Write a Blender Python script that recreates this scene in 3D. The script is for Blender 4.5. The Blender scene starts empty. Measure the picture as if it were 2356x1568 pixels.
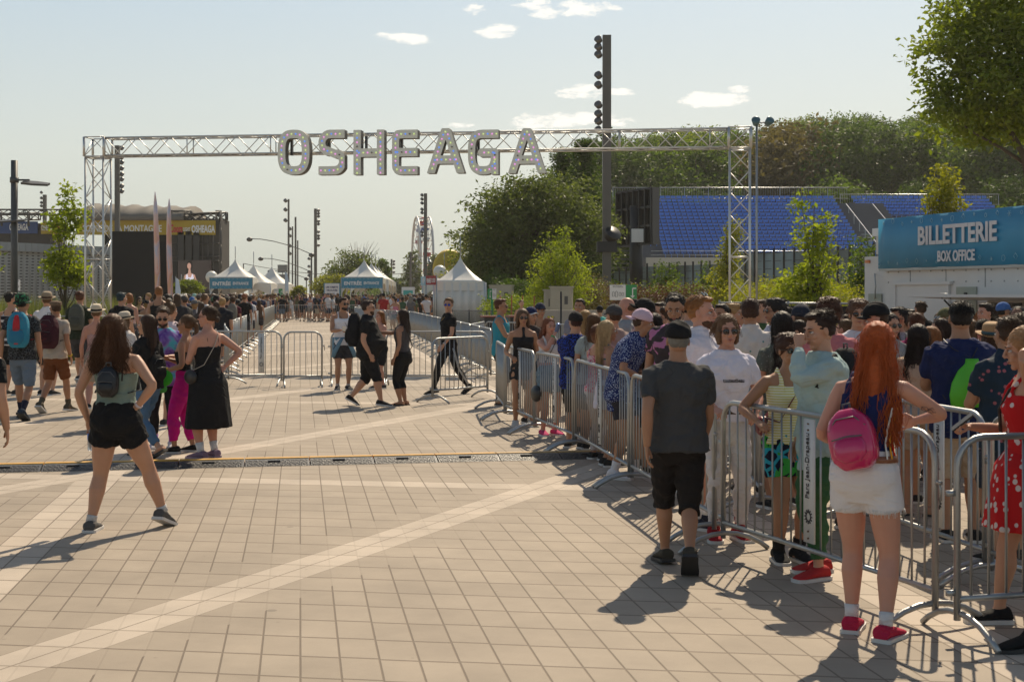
import bpy, bmesh, math, random
import numpy as np
from mathutils import Vector, Matrix, Euler
from mathutils.bvhtree import BVHTree
from mathutils import noise as mnoise
R = math.radians
rng = random.Random(7)
npr = np.random.RandomState(11)
scene = bpy.context.scene
# ------------------------------------------------------------------ camera
EYE = 1.88; FOC = 3272.0; CX = 1178.0; HZ = 672.0        # measured on a 2356 px wide view of the photograph
cam_d = bpy.data.cameras.new('camera'); cam = bpy.data.objects.new('camera', cam_d)
scene.collection.objects.link(cam); scene.camera = cam
cam_d.sensor_width = 36; cam_d.lens = 36 * FOC / 2356
cam_d.shift_y = -112 / 2356
cam_d.clip_start = 0.1; cam_d.clip_end = 6000
cam.location = (0, 0, EYE); cam.rotation_euler = (R(90), 0, 0)
cam_d.dof.use_dof = True; cam_d.dof.focus_distance = 22; cam_d.dof.aperture_fstop = 10
# ------------------------------------------------------------------ sun, sky, exposure
SUN_EL = 46.0; SUN_AZ = 17.0                              # azimuth clockwise from the view direction
sd = bpy.data.lights.new('sun', 'SUN'); sd.energy = 4.3; sd.angle = R(0.5); sd.color = (1.0, 0.85, 0.64)
sun = bpy.data.objects.new('sun', sd); scene.collection.objects.link(sun)
sv = Vector((math.sin(R(SUN_AZ)) * math.cos(R(SUN_EL)), math.cos(R(SUN_AZ)) * math.cos(R(SUN_EL)), math.sin(R(SUN_EL))))
sun.rotation_euler = sv.to_track_quat('Z', 'Y').to_euler()
sun.location = (0, 0, 60)
world = bpy.data.worlds.new('World'); scene.world = world; world.use_nodes = True
scene.view_settings.view_transform = 'Standard'; scene.view_settings.look = 'None'
scene.view_settings.exposure = 0.2; scene.view_settings.gamma = 1.0
def wnode(nt, t, **kw):
    n = nt.nodes.new(t)
    for k, v in kw.items(): setattr(n, k, v)
    return n
def mth(nt, op, a, b=None, c=None, clamp=False):
    n = nt.nodes.new('ShaderNodeMath'); n.operation = op; n.use_clamp = clamp
    for i, v in enumerate((a, b, c)):
        if v is None: continue
        if isinstance(v, (int, float)): n.inputs[i].default_value = v
        else: nt.links.new(v, n.inputs[i])
    return n.outputs[0]
def build_world():
    nt = world.node_tree; nt.nodes.clear()
    out = wnode(nt, 'ShaderNodeOutputWorld'); bg = wnode(nt, 'ShaderNodeBackground')
    sky = wnode(nt, 'ShaderNodeTexSky'); sky.sky_type = 'NISHITA'; sky.sun_disc = False
    sky.sun_elevation = R(SUN_EL); sky.sun_rotation = R(SUN_AZ)
    sky.air_density = 1.0; sky.dust_density = 4.5; sky.ozone_density = 1.0
    # thin high haze: pull the sky towards a pale warm grey, more so low down
    tc = wnode(nt, 'ShaderNodeTexCoord'); sep = wnode(nt, 'ShaderNodeSeparateXYZ')
    nt.links.new(tc.outputs['Generated'], sep.inputs[0])
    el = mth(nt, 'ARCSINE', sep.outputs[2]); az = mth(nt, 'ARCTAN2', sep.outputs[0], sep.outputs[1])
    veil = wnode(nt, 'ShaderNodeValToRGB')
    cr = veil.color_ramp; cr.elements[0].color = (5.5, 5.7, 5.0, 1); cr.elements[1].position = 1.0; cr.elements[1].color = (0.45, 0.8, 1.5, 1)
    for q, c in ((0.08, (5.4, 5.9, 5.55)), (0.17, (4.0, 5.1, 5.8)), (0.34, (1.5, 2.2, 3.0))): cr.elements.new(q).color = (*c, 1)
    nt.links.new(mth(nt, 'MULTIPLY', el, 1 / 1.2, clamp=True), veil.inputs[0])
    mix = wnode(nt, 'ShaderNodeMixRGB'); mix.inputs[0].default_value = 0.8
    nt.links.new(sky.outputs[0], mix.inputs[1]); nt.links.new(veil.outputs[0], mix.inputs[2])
    # fair-weather clouds, fixed in the sky by their azimuth and elevation
    clouds = [(1300, 22, 150, 34), (1085, 20, 48, 18), (1150, 72, 72, 24), (930, 90, 100, 20), (1340, 212, 80, 22), (1440, 212, 60, 14),
              (1645, 230, 100, 26), (1700, 205, 45, 14), (1240, 280, 120, 24), (1340, 272, 120, 22), (1420, 280, 60, 16), (1040, 288, 60, 10)]
    noi = wnode(nt, 'ShaderNodeTexNoise'); noi.inputs['Scale'].default_value = 42; noi.inputs['Detail'].default_value = 9; noi.inputs['Roughness'].default_value = 0.68
    mp = wnode(nt, 'ShaderNodeMapping'); mp.inputs['Scale'].default_value = (1, 1, 2.6)
    nt.links.new(tc.outputs['Generated'], mp.inputs[0]); nt.links.new(mp.outputs[0], noi.inputs['Vector'])
    tot = None
    for (x, y, w, h) in clouds:
        a0 = math.atan2(x - CX, FOC); e0 = math.atan2((HZ - y), math.hypot(FOC, x - CX))
        dx = mth(nt, 'MULTIPLY', mth(nt, 'SUBTRACT', az, a0), FOC / w)
        dy = mth(nt, 'MULTIPLY', mth(nt, 'SUBTRACT', el, e0), FOC / h)
        r2 = mth(nt, 'ADD', mth(nt, 'MULTIPLY', dx, dx), mth(nt, 'MULTIPLY', dy, dy))
        g = mth(nt, 'SUBTRACT', 1.0, r2, clamp=True)
        tot = g if tot is None else mth(nt, 'MAXIMUM', tot, g)
    dens = mth(nt, 'SUBTRACT', mth(nt, 'ADD', mth(nt, 'MULTIPLY', tot, 0.62), mth(nt, 'MULTIPLY', noi.outputs['Fac'], 1.9)), 1.26)
    dens = mth(nt, 'MULTIPLY', mth(nt, 'MULTIPLY', dens, 4.0, clamp=True), mth(nt, 'MULTIPLY', tot, 4, clamp=True), clamp=True)
    dens = mth(nt, 'MULTIPLY', dens, 0.85)
    m2 = wnode(nt, 'ShaderNodeMixRGB'); m2.inputs[2].default_value = (9.2, 8.8, 8.1, 1)
    nt.links.new(dens, m2.inputs[0]); nt.links.new(mix.outputs[0], m2.inputs[1])
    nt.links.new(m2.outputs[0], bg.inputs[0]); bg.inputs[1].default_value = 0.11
    nt.links.new(bg.outputs[0], out.inputs[0])
build_world()
# ------------------------------------------------------------------ placing
def GP(px, py, z=0.0):
    "point at height z seen at pixel (px,py) of the 2356 px view"
    d = FOC * (EYE - z) / (py - HZ); return Vector(((px - CX) / FOC * d, d, z))
def AT(px, py, d): return Vector(((px - CX) / FOC * d, d, EYE - (py - HZ) / FOC * d))
# ------------------------------------------------------------------ objects
col = scene.collection
def tag(o, label=None, cat=None, group=None, kind=None):
    if label: o['label'] = label
    if cat: o['category'] = cat
    if group: o['group'] = group
    if kind: o['kind'] = kind
    return o
def empty(name, loc=(0, 0, 0), rz=0.0, label=None, cat=None, group=None):
    o = bpy.data.objects.new(name, None); col.objects.link(o); o.location = loc; o.rotation_euler = (0, 0, rz)
    o.empty_display_size = 0.1
    return tag(o, label, cat, group)
def copy_tree(o, parent=None):
    c = o.copy(); col.objects.link(c); c.parent = parent
    for ch in o.children: copy_tree(ch, c)
    return c
class MB:
    "collects shapes, links them as one mesh object"
    def __init__(s): s.V = []; s.n = 0; s.F = {}
    def add(s, prim, mat=0, M=None):
        V, Fs = prim; V = np.asarray(V, float).reshape(-1, 3)
        if M is not None:
            A = np.array(M); V = V @ A[:3, :3].T + A[:3, 3]
        s.V.append(V)
        for F in Fs:
            F = np.asarray(F, int)
            if F.size == 0: continue
            s.F.setdefault(F.shape[1], []).append((F + s.n, mat))
        s.n += len(V); return s
    def mesh(s, name, mats, smooth=True):
        me = bpy.data.meshes.new(name)
        if s.n == 0: return me
        V = np.concatenate(s.V); loops = []; starts = []; mi = []; tot = 0
        for k, L in s.F.items():
            for F, m in L:
                loops.append(F.ravel()); starts.append(tot + np.arange(len(F)) * k); tot += F.size
                mi.append(np.full(len(F), m) if np.isscalar(m) else np.asarray(m))
        loops = np.concatenate(loops); starts = np.concatenate(starts); mi = np.concatenate(mi)
        me.vertices.add(len(V)); me.vertices.foreach_set('co', V.ravel().astype(np.float32))
        me.loops.add(len(loops)); me.loops.foreach_set('vertex_index', loops.astype(np.int32))
        me.polygons.add(len(starts)); me.polygons.foreach_set('loop_start', starts.astype(np.int32))
        for m in mats: me.materials.append(m)
        me.polygons.foreach_set('material_index', mi.astype(np.int32))
        me.polygons.foreach_set('use_smooth', np.full(len(starts), bool(smooth)))
        me.update(calc_edges=True); return me
    def build(s, name, mats, parent=None, smooth=True, color=None):
        if not isinstance(mats, (list, tuple)): mats = [mats]
        o = bpy.data.objects.new(name, s.mesh(name, mats, smooth)); col.objects.link(o)
        if parent: o.parent = parent
        if color: o.color = (*color, 1)
        return o
def link_mesh(name, me, parent=None, color=None):
    o = bpy.data.objects.new(name, me); col.objects.link(o)
    if parent: o.parent = parent
    if color: o.color = (*color, 1)
    return o
# ------------------------------------------------------------------ primitives -> (V, [F...])
def box(c, s, rot=None):
    h = np.array(s) / 2.0
    V = np.array([[x, y, z] for x in (-1, 1) for y in (-1, 1) for z in (-1, 1)]) * h
    if rot is not None: V = V @ np.array(rot.to_3x3() if hasattr(rot, 'to_3x3') else rot).T
    V = V + np.array(c)
    return V, [[(0, 1, 3, 2), (4, 6, 7, 5), (0, 4, 5, 1), (2, 3, 7, 6), (0, 2, 6, 4), (1, 5, 7, 3)]]
def rings(Rg, caps=True):
    Rg = np.asarray(Rg, float); m, n = Rg.shape[:2]; V = Rg.reshape(-1, 3)
    i = np.arange(m - 1)[:, None] * n; j = np.arange(n)[None, :]; j2 = (j + 1) % n
    Q = np.stack([i + j, i + j2, i + n + j2, i + n + j], -1).reshape(-1, 4)
    Fs = [Q]
    if caps: Fs.append(np.array([list(range(n))[::-1], [(m - 1) * n + k for k in range(n)]]))
    return V, Fs
def frame_of(d, ref=None):
    d = d / (np.linalg.norm(d) + 1e-12)
    if ref is None: ref = np.array([0, 0, 1.0]) if abs(d[2]) < 0.9 else np.array([1.0, 0, 0])
    a = np.cross(ref, d); a /= (np.linalg.norm(a) + 1e-12); b = np.cross(d, a); return a, b
def tube(path, r, n=8, ref=None, caps=True, fa=None):
    "r: number, list, or list of (ra, rb)"
    P = np.array([tuple(p) for p in path], float); m = len(P)
    if np.isscalar(r): r = [r] * m
    t = np.linspace(0, 2 * np.pi, n, endpoint=False); out = []
    prev = None
    for k in range(m):
        d = P[min(k + 1, m - 1)] - P[max(k - 1, 0)]
        a, b = frame_of(d, prev if prev is not None else (None if ref is None else np.array(ref, float)))
        prev = b
        ra, rb = (r[k], r[k]) if np.isscalar(r[k]) else r[k]
        out.append(P[k] + np.outer(np.cos(t) * ra, a) + np.outer(np.sin(t) * rb, b))
    return rings(out, caps)
def ell(c, r, nu=14, nv=9, M=None):
    r = (r, r, r) if np.isscalar(r) else r
    th = np.linspace(0.04, np.pi - 0.04, nv); t = np.linspace(0, 2 * np.pi, nu, endpoint=False)
    Rg = [np.stack([np.cos(t) * math.sin(a), np.sin(t) * math.sin(a), np.full(nu, -math.cos(a))], -1) * np.array(r) for a in th]
    V, F = rings(Rg)
    if M is not None: V = V @ np.array(M.to_3x3() if hasattr(M, 'to_3x3') else M).T
    return V + np.array(c), F
def cyl(c, r, h, n=16, axis='Z'):
    p = {'Z': (0, 0, 1), 'X': (1, 0, 0), 'Y': (0, 1, 0)}[axis]; c = np.array(c, float); p = np.array(p) * h / 2
    return tube([c - p, c + p], r, n)
def bar(a, b, w, t, up=(0, 0, 1)):
    "rectangular bar from a to b"
    a = np.array(tuple(a), float); b = np.array(tuple(b), float); d = b - a
    s_, u = frame_of(d, np.array(up, float)); V = []
    for p in (a, b):
        for sx, sy in ((-1, -1), (1, -1), (1, 1), (-1, 1)): V.append(p + s_ * sx * w / 2 + u * sy * t / 2)
    return np.array(V), [[(0, 1, 2, 3)[::-1], (4, 5, 6, 7), (0, 1, 5, 4), (1, 2, 6, 5), (2, 3, 7, 6), (3, 0, 4, 7)]]
def prism(pts, z0, z1):
    "polygon (xy) extruded"
    n = len(pts); V = [(x, y, z) for z in (z0, z1) for x, y in pts]
    return np.array(V), [np.array([list(range(n))[::-1], [n + k for k in range(n)]]), np.array([(k, (k + 1) % n, n + (k + 1) % n, n + k) for k in range(n)])]
def lathe(prof, n=20, c=(0, 0, 0)):
    t = np.linspace(0, 2 * np.pi, n, endpoint=False)
    V, F = rings([np.stack([np.cos(t) * r, np.sin(t) * r, np.full(n, z)], -1) for r, z in prof]); return V + np.array(c), F
# ------------------------------------------------------------------ materials
MATS = {}
def _new(name):
    m = bpy.data.materials.new(name); m.use_nodes = True; nt = m.node_tree
    b = nt.nodes['Principled BSDF']; return m, nt, b
def mat(name, color=None, rough=0.7, metal=0.0, var=0.12, scale=6.0, bump=0.0, bscale=60.0, emit=None, trans=0.0, alpha=1.0, spec=0.5, coat=0.0, folds=0):
    "colour None = the object's own colour (Object Info)"
    if name in MATS: return MATS[name]
    m, nt, b = _new(name); MATS[name] = m
    tc = nt.nodes.new('ShaderNodeTexCoord')
    noi = nt.nodes.new('ShaderNodeTexNoise'); noi.inputs['Scale'].default_value = scale; noi.inputs['Detail'].default_value = 5
    nt.links.new(tc.outputs['Object'], noi.inputs['Vector'])
    if color is None:
        oi = nt.nodes.new('ShaderNodeObjectInfo'); base = oi.outputs['Color']
    else:
        rgb = nt.nodes.new('ShaderNodeRGB'); rgb.outputs[0].default_value = (*color, 1); base = rgb.outputs[0]
    f = mth(nt, 'MULTIPLY_ADD', noi.outputs['Fac'], 2 * var, 1 - var)
    vm = nt.nodes.new('ShaderNodeVectorMath'); vm.operation = 'SCALE'
    nt.links.new(base, vm.inputs[0]); nt.links.new(f, vm.inputs['Scale'])
    nt.links.new(vm.outputs[0], b.inputs['Base Color'])
    b.inputs['Roughness'].default_value = rough; b.inputs['Metallic'].default_value = metal
    b.inputs['Specular IOR Level'].default_value = spec
    if coat: b.inputs['Coat Weight'].default_value = coat
    if bump:
        n2 = nt.nodes.new('ShaderNodeTexNoise'); n2.inputs['Scale'].default_value = bscale; n2.inputs['Detail'].default_value = 4
        nt.links.new(tc.outputs['Object'], n2.inputs['Vector'])
        bp = nt.nodes.new('ShaderNodeBump'); bp.inputs['Strength'].default_value = bump; bp.inputs['Distance'].default_value = 0.01
        nt.links.new(n2.outputs['Fac'], bp.inputs['Height']); nt.links.new(bp.outputs[0], b.inputs['Normal'])
        if folds:
            mp = nt.nodes.new('ShaderNodeMapping'); mp.inputs['Scale'].default_value = (1, 1, 1.7); mp.inputs['Rotation'].default_value = (.5, .4, 0); nt.links.new(tc.outputs['Object'], mp.inputs[0])
            n3 = nt.nodes.new('ShaderNodeTexNoise'); n3.inputs['Scale'].default_value = 7; n3.inputs['Detail'].default_value = 1; n3.inputs['Distortion'].default_value = 1.2; nt.links.new(mp.outputs[0], n3.inputs['Vector'])
            rg = mth(nt, 'ABSOLUTE', mth(nt, 'SUBTRACT', n3.outputs['Fac'], .5)); b2 = nt.nodes.new('ShaderNodeBump'); b2.inputs['Strength'].default_value = .8; b2.inputs['Distance'].default_value = folds; b2.invert = True
            nt.links.new(rg, b2.inputs['Height']); nt.links.new(b2.outputs[0], bp.inputs['Normal'])
    if emit: b.inputs['Emission Color'].default_value = (*emit[:3], 1); b.inputs['Emission Strength'].default_value = emit[3]
    if trans: b.inputs['Transmission Weight'].default_value = trans
    if alpha < 1: b.inputs['Alpha'].default_value = alpha
    return m
def pattern(name, base, fg, kind='voronoi', scale=30.0, thr=0.35, rough=0.8, fg2=None):
    "two or three colour printed cloth"
    if name in MATS: return MATS[name]
    m, nt, b = _new(name); MATS[name] = m
    tc = nt.nodes.new('ShaderNodeTexCoord'); b.inputs['Roughness'].default_value = rough
    b.inputs['Specular IOR Level'].default_value = 0.2
    if kind == 'stripes':
        sep = nt.nodes.new('ShaderNodeSeparateXYZ'); nt.links.new(tc.outputs['Object'], sep.inputs[0])
        fac = mth(nt, 'LESS_THAN', mth(nt, 'FRACT', mth(nt, 'MULTIPLY', sep.outputs[2], scale)), thr)
    elif kind == 'tiedye':
        noi = nt.nodes.new('ShaderNodeTexNoise'); noi.inputs['Scale'].default_value = scale; noi.inputs['Detail'].default_value = 5; noi.inputs['Distortion'].default_value = 1.0
        nt.links.new(tc.outputs['Object'], noi.inputs['Vector']); fac = noi.outputs['Fac']
    elif kind == 'noise':
        noi = nt.nodes.new('ShaderNodeTexNoise'); noi.inputs['Scale'].default_value = scale; noi.inputs['Detail'].default_value = 2; noi.inputs['Distortion'].default_value = 0.6
        nt.links.new(tc.outputs['Object'], noi.inputs['Vector']); fac = mth(nt, 'GREATER_THAN', noi.outputs['Fac'], thr)
    else:
        vo = nt.nodes.new('ShaderNodeTexVoronoi'); vo.inputs['Scale'].default_value = scale
        if kind == 'edge': vo.feature = 'DISTANCE_TO_EDGE'
        nt.links.new(tc.outputs['Object'], vo.inputs['Vector']); fac = mth(nt, 'LESS_THAN', vo.outputs['Distance'], thr)
    if kind == 'tiedye':
        cr = nt.nodes.new('ShaderNodeValToRGB'); cr.color_ramp.elements[0].position = 0.38; cr.color_ramp.elements[0].color = (*base, 1)
        cr.color_ramp.elements[1].position = 0.62; cr.color_ramp.elements[1].color = (*fg, 1)
        e = cr.color_ramp.elements.new(0.5); e.color = (*fg2, 1)
        nt.links.new(fac, cr.inputs[0]); nt.links.new(cr.outputs[0], b.inputs['Base Color'])
    else:
        mx = nt.nodes.new('ShaderNodeMixRGB'); mx.inputs[1].default_value = (*base, 1); mx.inputs[2].default_value = (*fg, 1)
        if fg2:
            n3 = nt.nodes.new('ShaderNodeTexNoise'); n3.inputs['Scale'].default_value = scale * 0.4
            nt.links.new(tc.outputs['Object'], n3.inputs['Vector'])
            m3 = nt.nodes.new('ShaderNodeMixRGB'); m3.inputs[1].default_value = (*fg, 1); m3.inputs[2].default_value = (*fg2, 1)
            nt.links.new(mth(nt, 'GREATER_THAN', n3.outputs['Fac'], 0.5), m3.inputs[0]); nt.links.new(m3.outputs[0], mx.inputs[2])
        nt.links.new(fac, mx.inputs[0]); nt.links.new(mx.outputs[0], b.inputs['Base Color'])
    return m
def leafmat(name, c1, c2, tr=0.45):
    if name in MATS: return MATS[name]
    m, nt, b = _new(name); MATS[name] = m
    g = nt.nodes.new('ShaderNodeNewGeometry'); cr = nt.nodes.new('ShaderNodeValToRGB')
    cr.color_ramp.elements[0].color = (*c1, 1); cr.color_ramp.elements[1].color = (*c2, 1)
    tc = nt.nodes.new('ShaderNodeTexCoord'); noi = nt.nodes.new('ShaderNodeTexNoise'); noi.inputs['Scale'].default_value = 0.35
    nt.links.new(tc.outputs['Object'], noi.inputs['Vector'])
    f = mth(nt, 'MULTIPLY_ADD', g.outputs['Random Per Island'], 0.6, mth(nt, 'MULTIPLY_ADD', noi.outputs['Fac'], 1.2, -0.4), clamp=True)
    nt.links.new(f, cr.inputs[0]); nt.links.new(cr.outputs[0], b.inputs['Base Color'])
    b.inputs['Roughness'].default_value = 0.55; b.inputs['Specular IOR Level'].default_value = 0.35
    t = nt.nodes.new('ShaderNodeBsdfTranslucent')
    sc = nt.nodes.new('ShaderNodeVectorMath'); sc.operation = 'MULTIPLY'; sc.inputs[1].default_value = (1.35, 1.45, 0.5)
    nt.links.new(cr.outputs[0], sc.inputs[0]); nt.links.new(sc.outputs[0], t.inputs[0])
    mx = nt.nodes.new('ShaderNodeMixShader'); mx.inputs[0].default_value = tr
    out = nt.nodes['Material Output']
    nt.links.new(b.outputs[0], mx.inputs[1]); nt.links.new(t.outputs[0], mx.inputs[2]); nt.links.new(mx.outputs[0], out.inputs[0])
    return m
STEEL = mat('galvanised_steel', (0.36, 0.37, 0.37), 0.42, 0.75, 0.22, 9, 0.1, 120)
ALU = mat('aluminium', (0.62, 0.61, 0.58), 0.38, 0.8, 0.1, 8)
DARK = mat('dark_paint', (0.075, 0.073, 0.07), 0.45, 0.0, 0.1, 3)
POLE = mat('grey_brown_paint', (0.115, 0.105, 0.092), 0.45, 0.2, 0.08, 3)
BLACK = mat('black_plastic', (0.016, 0.016, 0.017), 0.5, 0, 0.2, 6)
WHITE = mat('white_plastic', (0.75, 0.75, 0.73), 0.5, 0, 0.06, 4)
GLASSY = mat('dark_glass', (0.01, 0.011, 0.012), 0.08, 0, 0.1, 4, coat=0.5)
INK = mat('black_ink', (0.03, 0.03, 0.035), 0.6)
WTEXT = mat('white_print', (0.72, 0.72, 0.70), 0.6, 0, 0.03)
# ------------------------------------------------------------------ text
_tc = {}
def text_mesh(s, bold=0.0):
    k = (s, bold)
    if k not in _tc:
        cu = bpy.data.curves.new('t', 'FONT'); cu.body = s; cu.size = 1; cu.align_x = 'CENTER'; cu.align_y = 'CENTER'; cu.offset = bold; cu.resolution_u = 3
        cu.extrude = 0.01
        o = bpy.data.objects.new('t', cu); col.objects.link(o); bpy.context.view_layer.update()
        me = bpy.data.meshes.new_from_object(o.evaluated_get(bpy.context.evaluated_depsgraph_get()))
        bpy.data.objects.remove(o); n = len(me.vertices); V = np.empty(n * 3, np.float32); me.vertices.foreach_get('co', V); V = V.reshape(-1, 3)
        F = {}
        for p in me.polygons: F.setdefault(len(p.vertices), []).append(tuple(p.vertices))
        c = (V.min(0) + V.max(0)) / 2; V = V - c; w = V.max(0) - V.min(0)
        _tc[k] = (V / np.array([w[0], w[1], 1.0]), [np.array(f) for f in F.values()], w[0] / w[1])
    return _tc[k]
def text(s, c, w, h, right, up, mtl, name, parent, bold=0.02, thick=0.004):
    "a line of text fitted in a w x h rectangle centred at c"
    V, Fs, _ = text_mesh(s, bold); r = np.array(tuple(right), float); r /= np.linalg.norm(r); u = np.array(tuple(up), float); u /= np.linalg.norm(u)
    n = np.cross(r, u)
    W = np.array(tuple(c)) + np.outer(V[:, 0] * w, r) + np.outer(V[:, 1] * h, u) + np.outer((V[:, 2] + 0.01) * thick / 0.02, n)
    return MB().add((W, Fs)).build(name, mtl, parent, smooth=False)
# ================================================================== SETTING
def build_ground():
    m, nt, b = _new('plaza_paving')
    geo = nt.nodes.new('ShaderNodeNewGeometry'); sep = nt.nodes.new('ShaderNodeSeparateXYZ'); nt.links.new(geo.outputs['Position'], sep.inputs[0])
    x, y = sep.outputs[0], sep.outputs[1]
    u = mth(nt, 'ADD', x, mth(nt, 'MULTIPLY', y, 0.149)); v = mth(nt, 'ADD', y, mth(nt, 'MULTIPLY', x, 0.15)); w = mth(nt, 'SUBTRACT', x, mth(nt, 'MULTIPLY', y, 0.4275))
    uc = mth(nt, 'DIVIDE', u, 0.203); ui = mth(nt, 'FLOOR', uc)
    wn0 = nt.nodes.new('ShaderNodeTexWhiteNoise'); wn0.noise_dimensions = '1D'; nt.links.new(ui, wn0.inputs['W'])
    vc = mth(nt, 'ADD', mth(nt, 'DIVIDE', v, 0.40), mth(nt, 'MULTIPLY', wn0.outputs['Value'], 0.05)); vi = mth(nt, 'FLOOR', vc)
    def edge(c, size, half):      # 1 on the joint
        f = mth(nt, 'FRACT', c); dd = mth(nt, 'MULTIPLY', mth(nt, 'MINIMUM', f, mth(nt, 'SUBTRACT', 1.0, f)), size)
        mr = nt.nodes.new('ShaderNodeMapRange'); mr.inputs['From Min'].default_value = half * 0.55; mr.inputs['From Max'].default_value = half * 1.5
        mr.inputs['To Min'].default_value = 1; mr.inputs['To Max'].default_value = 0; nt.links.new(dd, mr.inputs['Value']); return mr.outputs[0]
    def window(c, a, bb): return mth(nt, 'MULTIPLY', mth(nt, 'GREATER_THAN', c, a), mth(nt, 'LESS_THAN', c, bb))
    # pale bands: diagonal (repeating every 5.05 m), along the axis, and across
    wf = mth(nt, 'MODULO', mth(nt, 'ADD', w, 5.80 + 5.05 * 40), 5.05)
    bandA = mth(nt, 'MULTIPLY', mth(nt, 'LESS_THAN', wf, 0.43), mth(nt, 'LESS_THAN', w, -5.2))
    jA = edge(mth(nt, 'DIVIDE', wf, 0.215), 0.215, 0.005)
    bandB = window(u, -2.24, -1.83); bandD = mth(nt, 'LESS_THAN', mth(nt, 'MODULO', mth(nt, 'ADD', v, 1000 - 13.6), 10.0), 0.4)
    bandB2 = window(u, 3.45, 3.86)
    rest = mth(nt, 'MAXIMUM', mth(nt, 'MAXIMUM', bandB, bandD), bandB2)
    band = mth(nt, 'MAXIMUM', bandA, rest)
    # the forward joints stop a stone short of a diagonal band
    near_band = mth(nt, 'MULTIPLY', mth(nt, 'MAXIMUM', mth(nt, 'GREATER_THAN', wf, 4.72), mth(nt, 'LESS_THAN', wf, 0.75)), mth(nt, 'LESS_THAN', w, -5.0))
    ju = mth(nt, 'MULTIPLY', edge(uc, 0.203, 0.0052), mth(nt, 'SUBTRACT', 1.0, mth(nt, 'MULTIPLY', near_band, 0.85)))
    jv = edge(vc, 0.40, 0.0095)
    jv = mth(nt, 'MULTIPLY', jv, mth(nt, 'SUBTRACT', 1.0, mth(nt, 'MULTIPLY', bandA, 0.35)))
    joint = mth(nt, 'MAXIMUM', mth(nt, 'MAXIMUM', ju, jv), mth(nt, 'MULTIPLY', jA, bandA))
    wn = nt.nodes.new('ShaderNodeTexWhiteNoise'); wn.noise_dimensions = '2D'
    cb = nt.nodes.new('ShaderNodeCombineXYZ'); nt.links.new(ui, cb.inputs[0]); nt.links.new(vi, cb.inputs[1]); nt.links.new(cb.outputs[0], wn.inputs['Vector'])
    c0 = nt.nodes.new('ShaderNodeMixRGB'); c0.inputs[1].default_value = (0.315, 0.258, 0.196, 1); c0.inputs[2].default_value = (0.352, 0.290, 0.222, 1)
    nt.links.new(wn.outputs['Value'], c0.inputs[0])
    c1 = nt.nodes.new('ShaderNodeMixRGB'); c1.inputs[2].default_value = (0.50, 0.42, 0.335, 1)
    nt.links.new(mth(nt, 'MULTIPLY', band, mth(nt, 'MULTIPLY_ADD', wn.outputs['Value'], 0.3, 0.7)), c1.inputs[0]); nt.links.new(c0.outputs[0], c1.inputs[1])
    # grain, worn patches, small stains
    n1 = nt.nodes.new('ShaderNodeTexNoise'); n1.inputs['Scale'].default_value = 260; n1.inputs['Detail'].default_value = 3; nt.links.new(geo.outputs['Position'], n1.inputs['Vector'])
    n2 = nt.nodes.new('ShaderNodeTexNoise'); n2.inputs['Scale'].default_value = 1.3; n2.inputs['Detail'].default_value = 8; n2.inputs['Roughness'].default_value = 0.65; nt.links.new(geo.outputs['Position'], n2.inputs['Vector'])
    vo = nt.nodes.new('ShaderNodeTexVoronoi'); vo.inputs['Scale'].default_value = 1.1; nt.links.new(geo.outputs['Position'], vo.inputs['Vector'])
    spot = mth(nt, 'LESS_THAN', vo.outputs['Distance'], 0.035)
    f = mth(nt, 'MULTIPLY', mth(nt, 'MULTIPLY_ADD', n1.outputs['Fac'], 0.5, 0.75), mth(nt, 'MULTIPLY_ADD', n2.outputs['Fac'], 0.7, 0.65))
    f = mth(nt, 'MULTIPLY', f, mth(nt, 'SUBTRACT', 1.0, mth(nt, 'MULTIPLY', spot, 0.28)))
    v2 = nt.nodes.new('ShaderNodeTexVoronoi'); v2.inputs['Scale'].default_value = 4.3; nt.links.new(geo.outputs['Position'], v2.inputs['Vector'])
    n4 = nt.nodes.new('ShaderNodeTexNoise'); n4.inputs['Scale'].default_value = .35; n4.inputs['Detail'].default_value = 4; nt.links.new(geo.outputs['Position'], n4.inputs['Vector'])
    f = mth(nt, 'MULTIPLY', f, mth(nt, 'SUBTRACT', 1.0, mth(nt, 'MULTIPLY', mth(nt, 'LESS_THAN', v2.outputs['Distance'], .05), .16))); f = mth(nt, 'MULTIPLY', f, mth(nt, 'MULTIPLY_ADD', n4.outputs['Fac'], .35, .84))
    sc = nt.nodes.new('ShaderNodeVectorMath'); sc.operation = 'SCALE'; nt.links.new(c1.outputs[0], sc.inputs[0]); nt.links.new(f, sc.inputs['Scale'])
    c2 = nt.nodes.new('ShaderNodeMixRGB'); c2.inputs[2].default_value = (0.15, 0.112, 0.078, 1)
    nt.links.new(mth(nt, 'MULTIPLY', joint, 0.85), c2.inputs[0]); nt.links.new(sc.outputs[0], c2.inputs[1]); nt.links.new(c2.outputs[0], b.inputs['Base Color'])
    b.inputs['Roughness'].default_value = 0.75; b.inputs['Specular IOR Level'].default_value = 0.35
    bp = nt.nodes.new('ShaderNodeBump'); bp.inputs['Strength'].default_value = 0.5; bp.inputs['Distance'].default_value = 0.006
    nt.links.new(mth(nt, 'SUBTRACT', mth(nt, 'MULTIPLY', n1.outputs['Fac'], 0.18), joint), bp.inputs['Height']); nt.links.new(bp.outputs[0], b.inputs['Normal'])
    g = MB(); N = 40
    xs = np.linspace(-1500, 1500, N); V = np.array([[xx, yy, 0] for yy in np.linspace(-60, 3000, N) for xx in xs])
    i = np.arange(N - 1)[:, None] * N; j = np.arange(N - 1)[None]; Q = np.stack([i + j, i + j + 1, i + j + 1 + N, i + j + N], -1).reshape(-1, 4)
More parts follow.
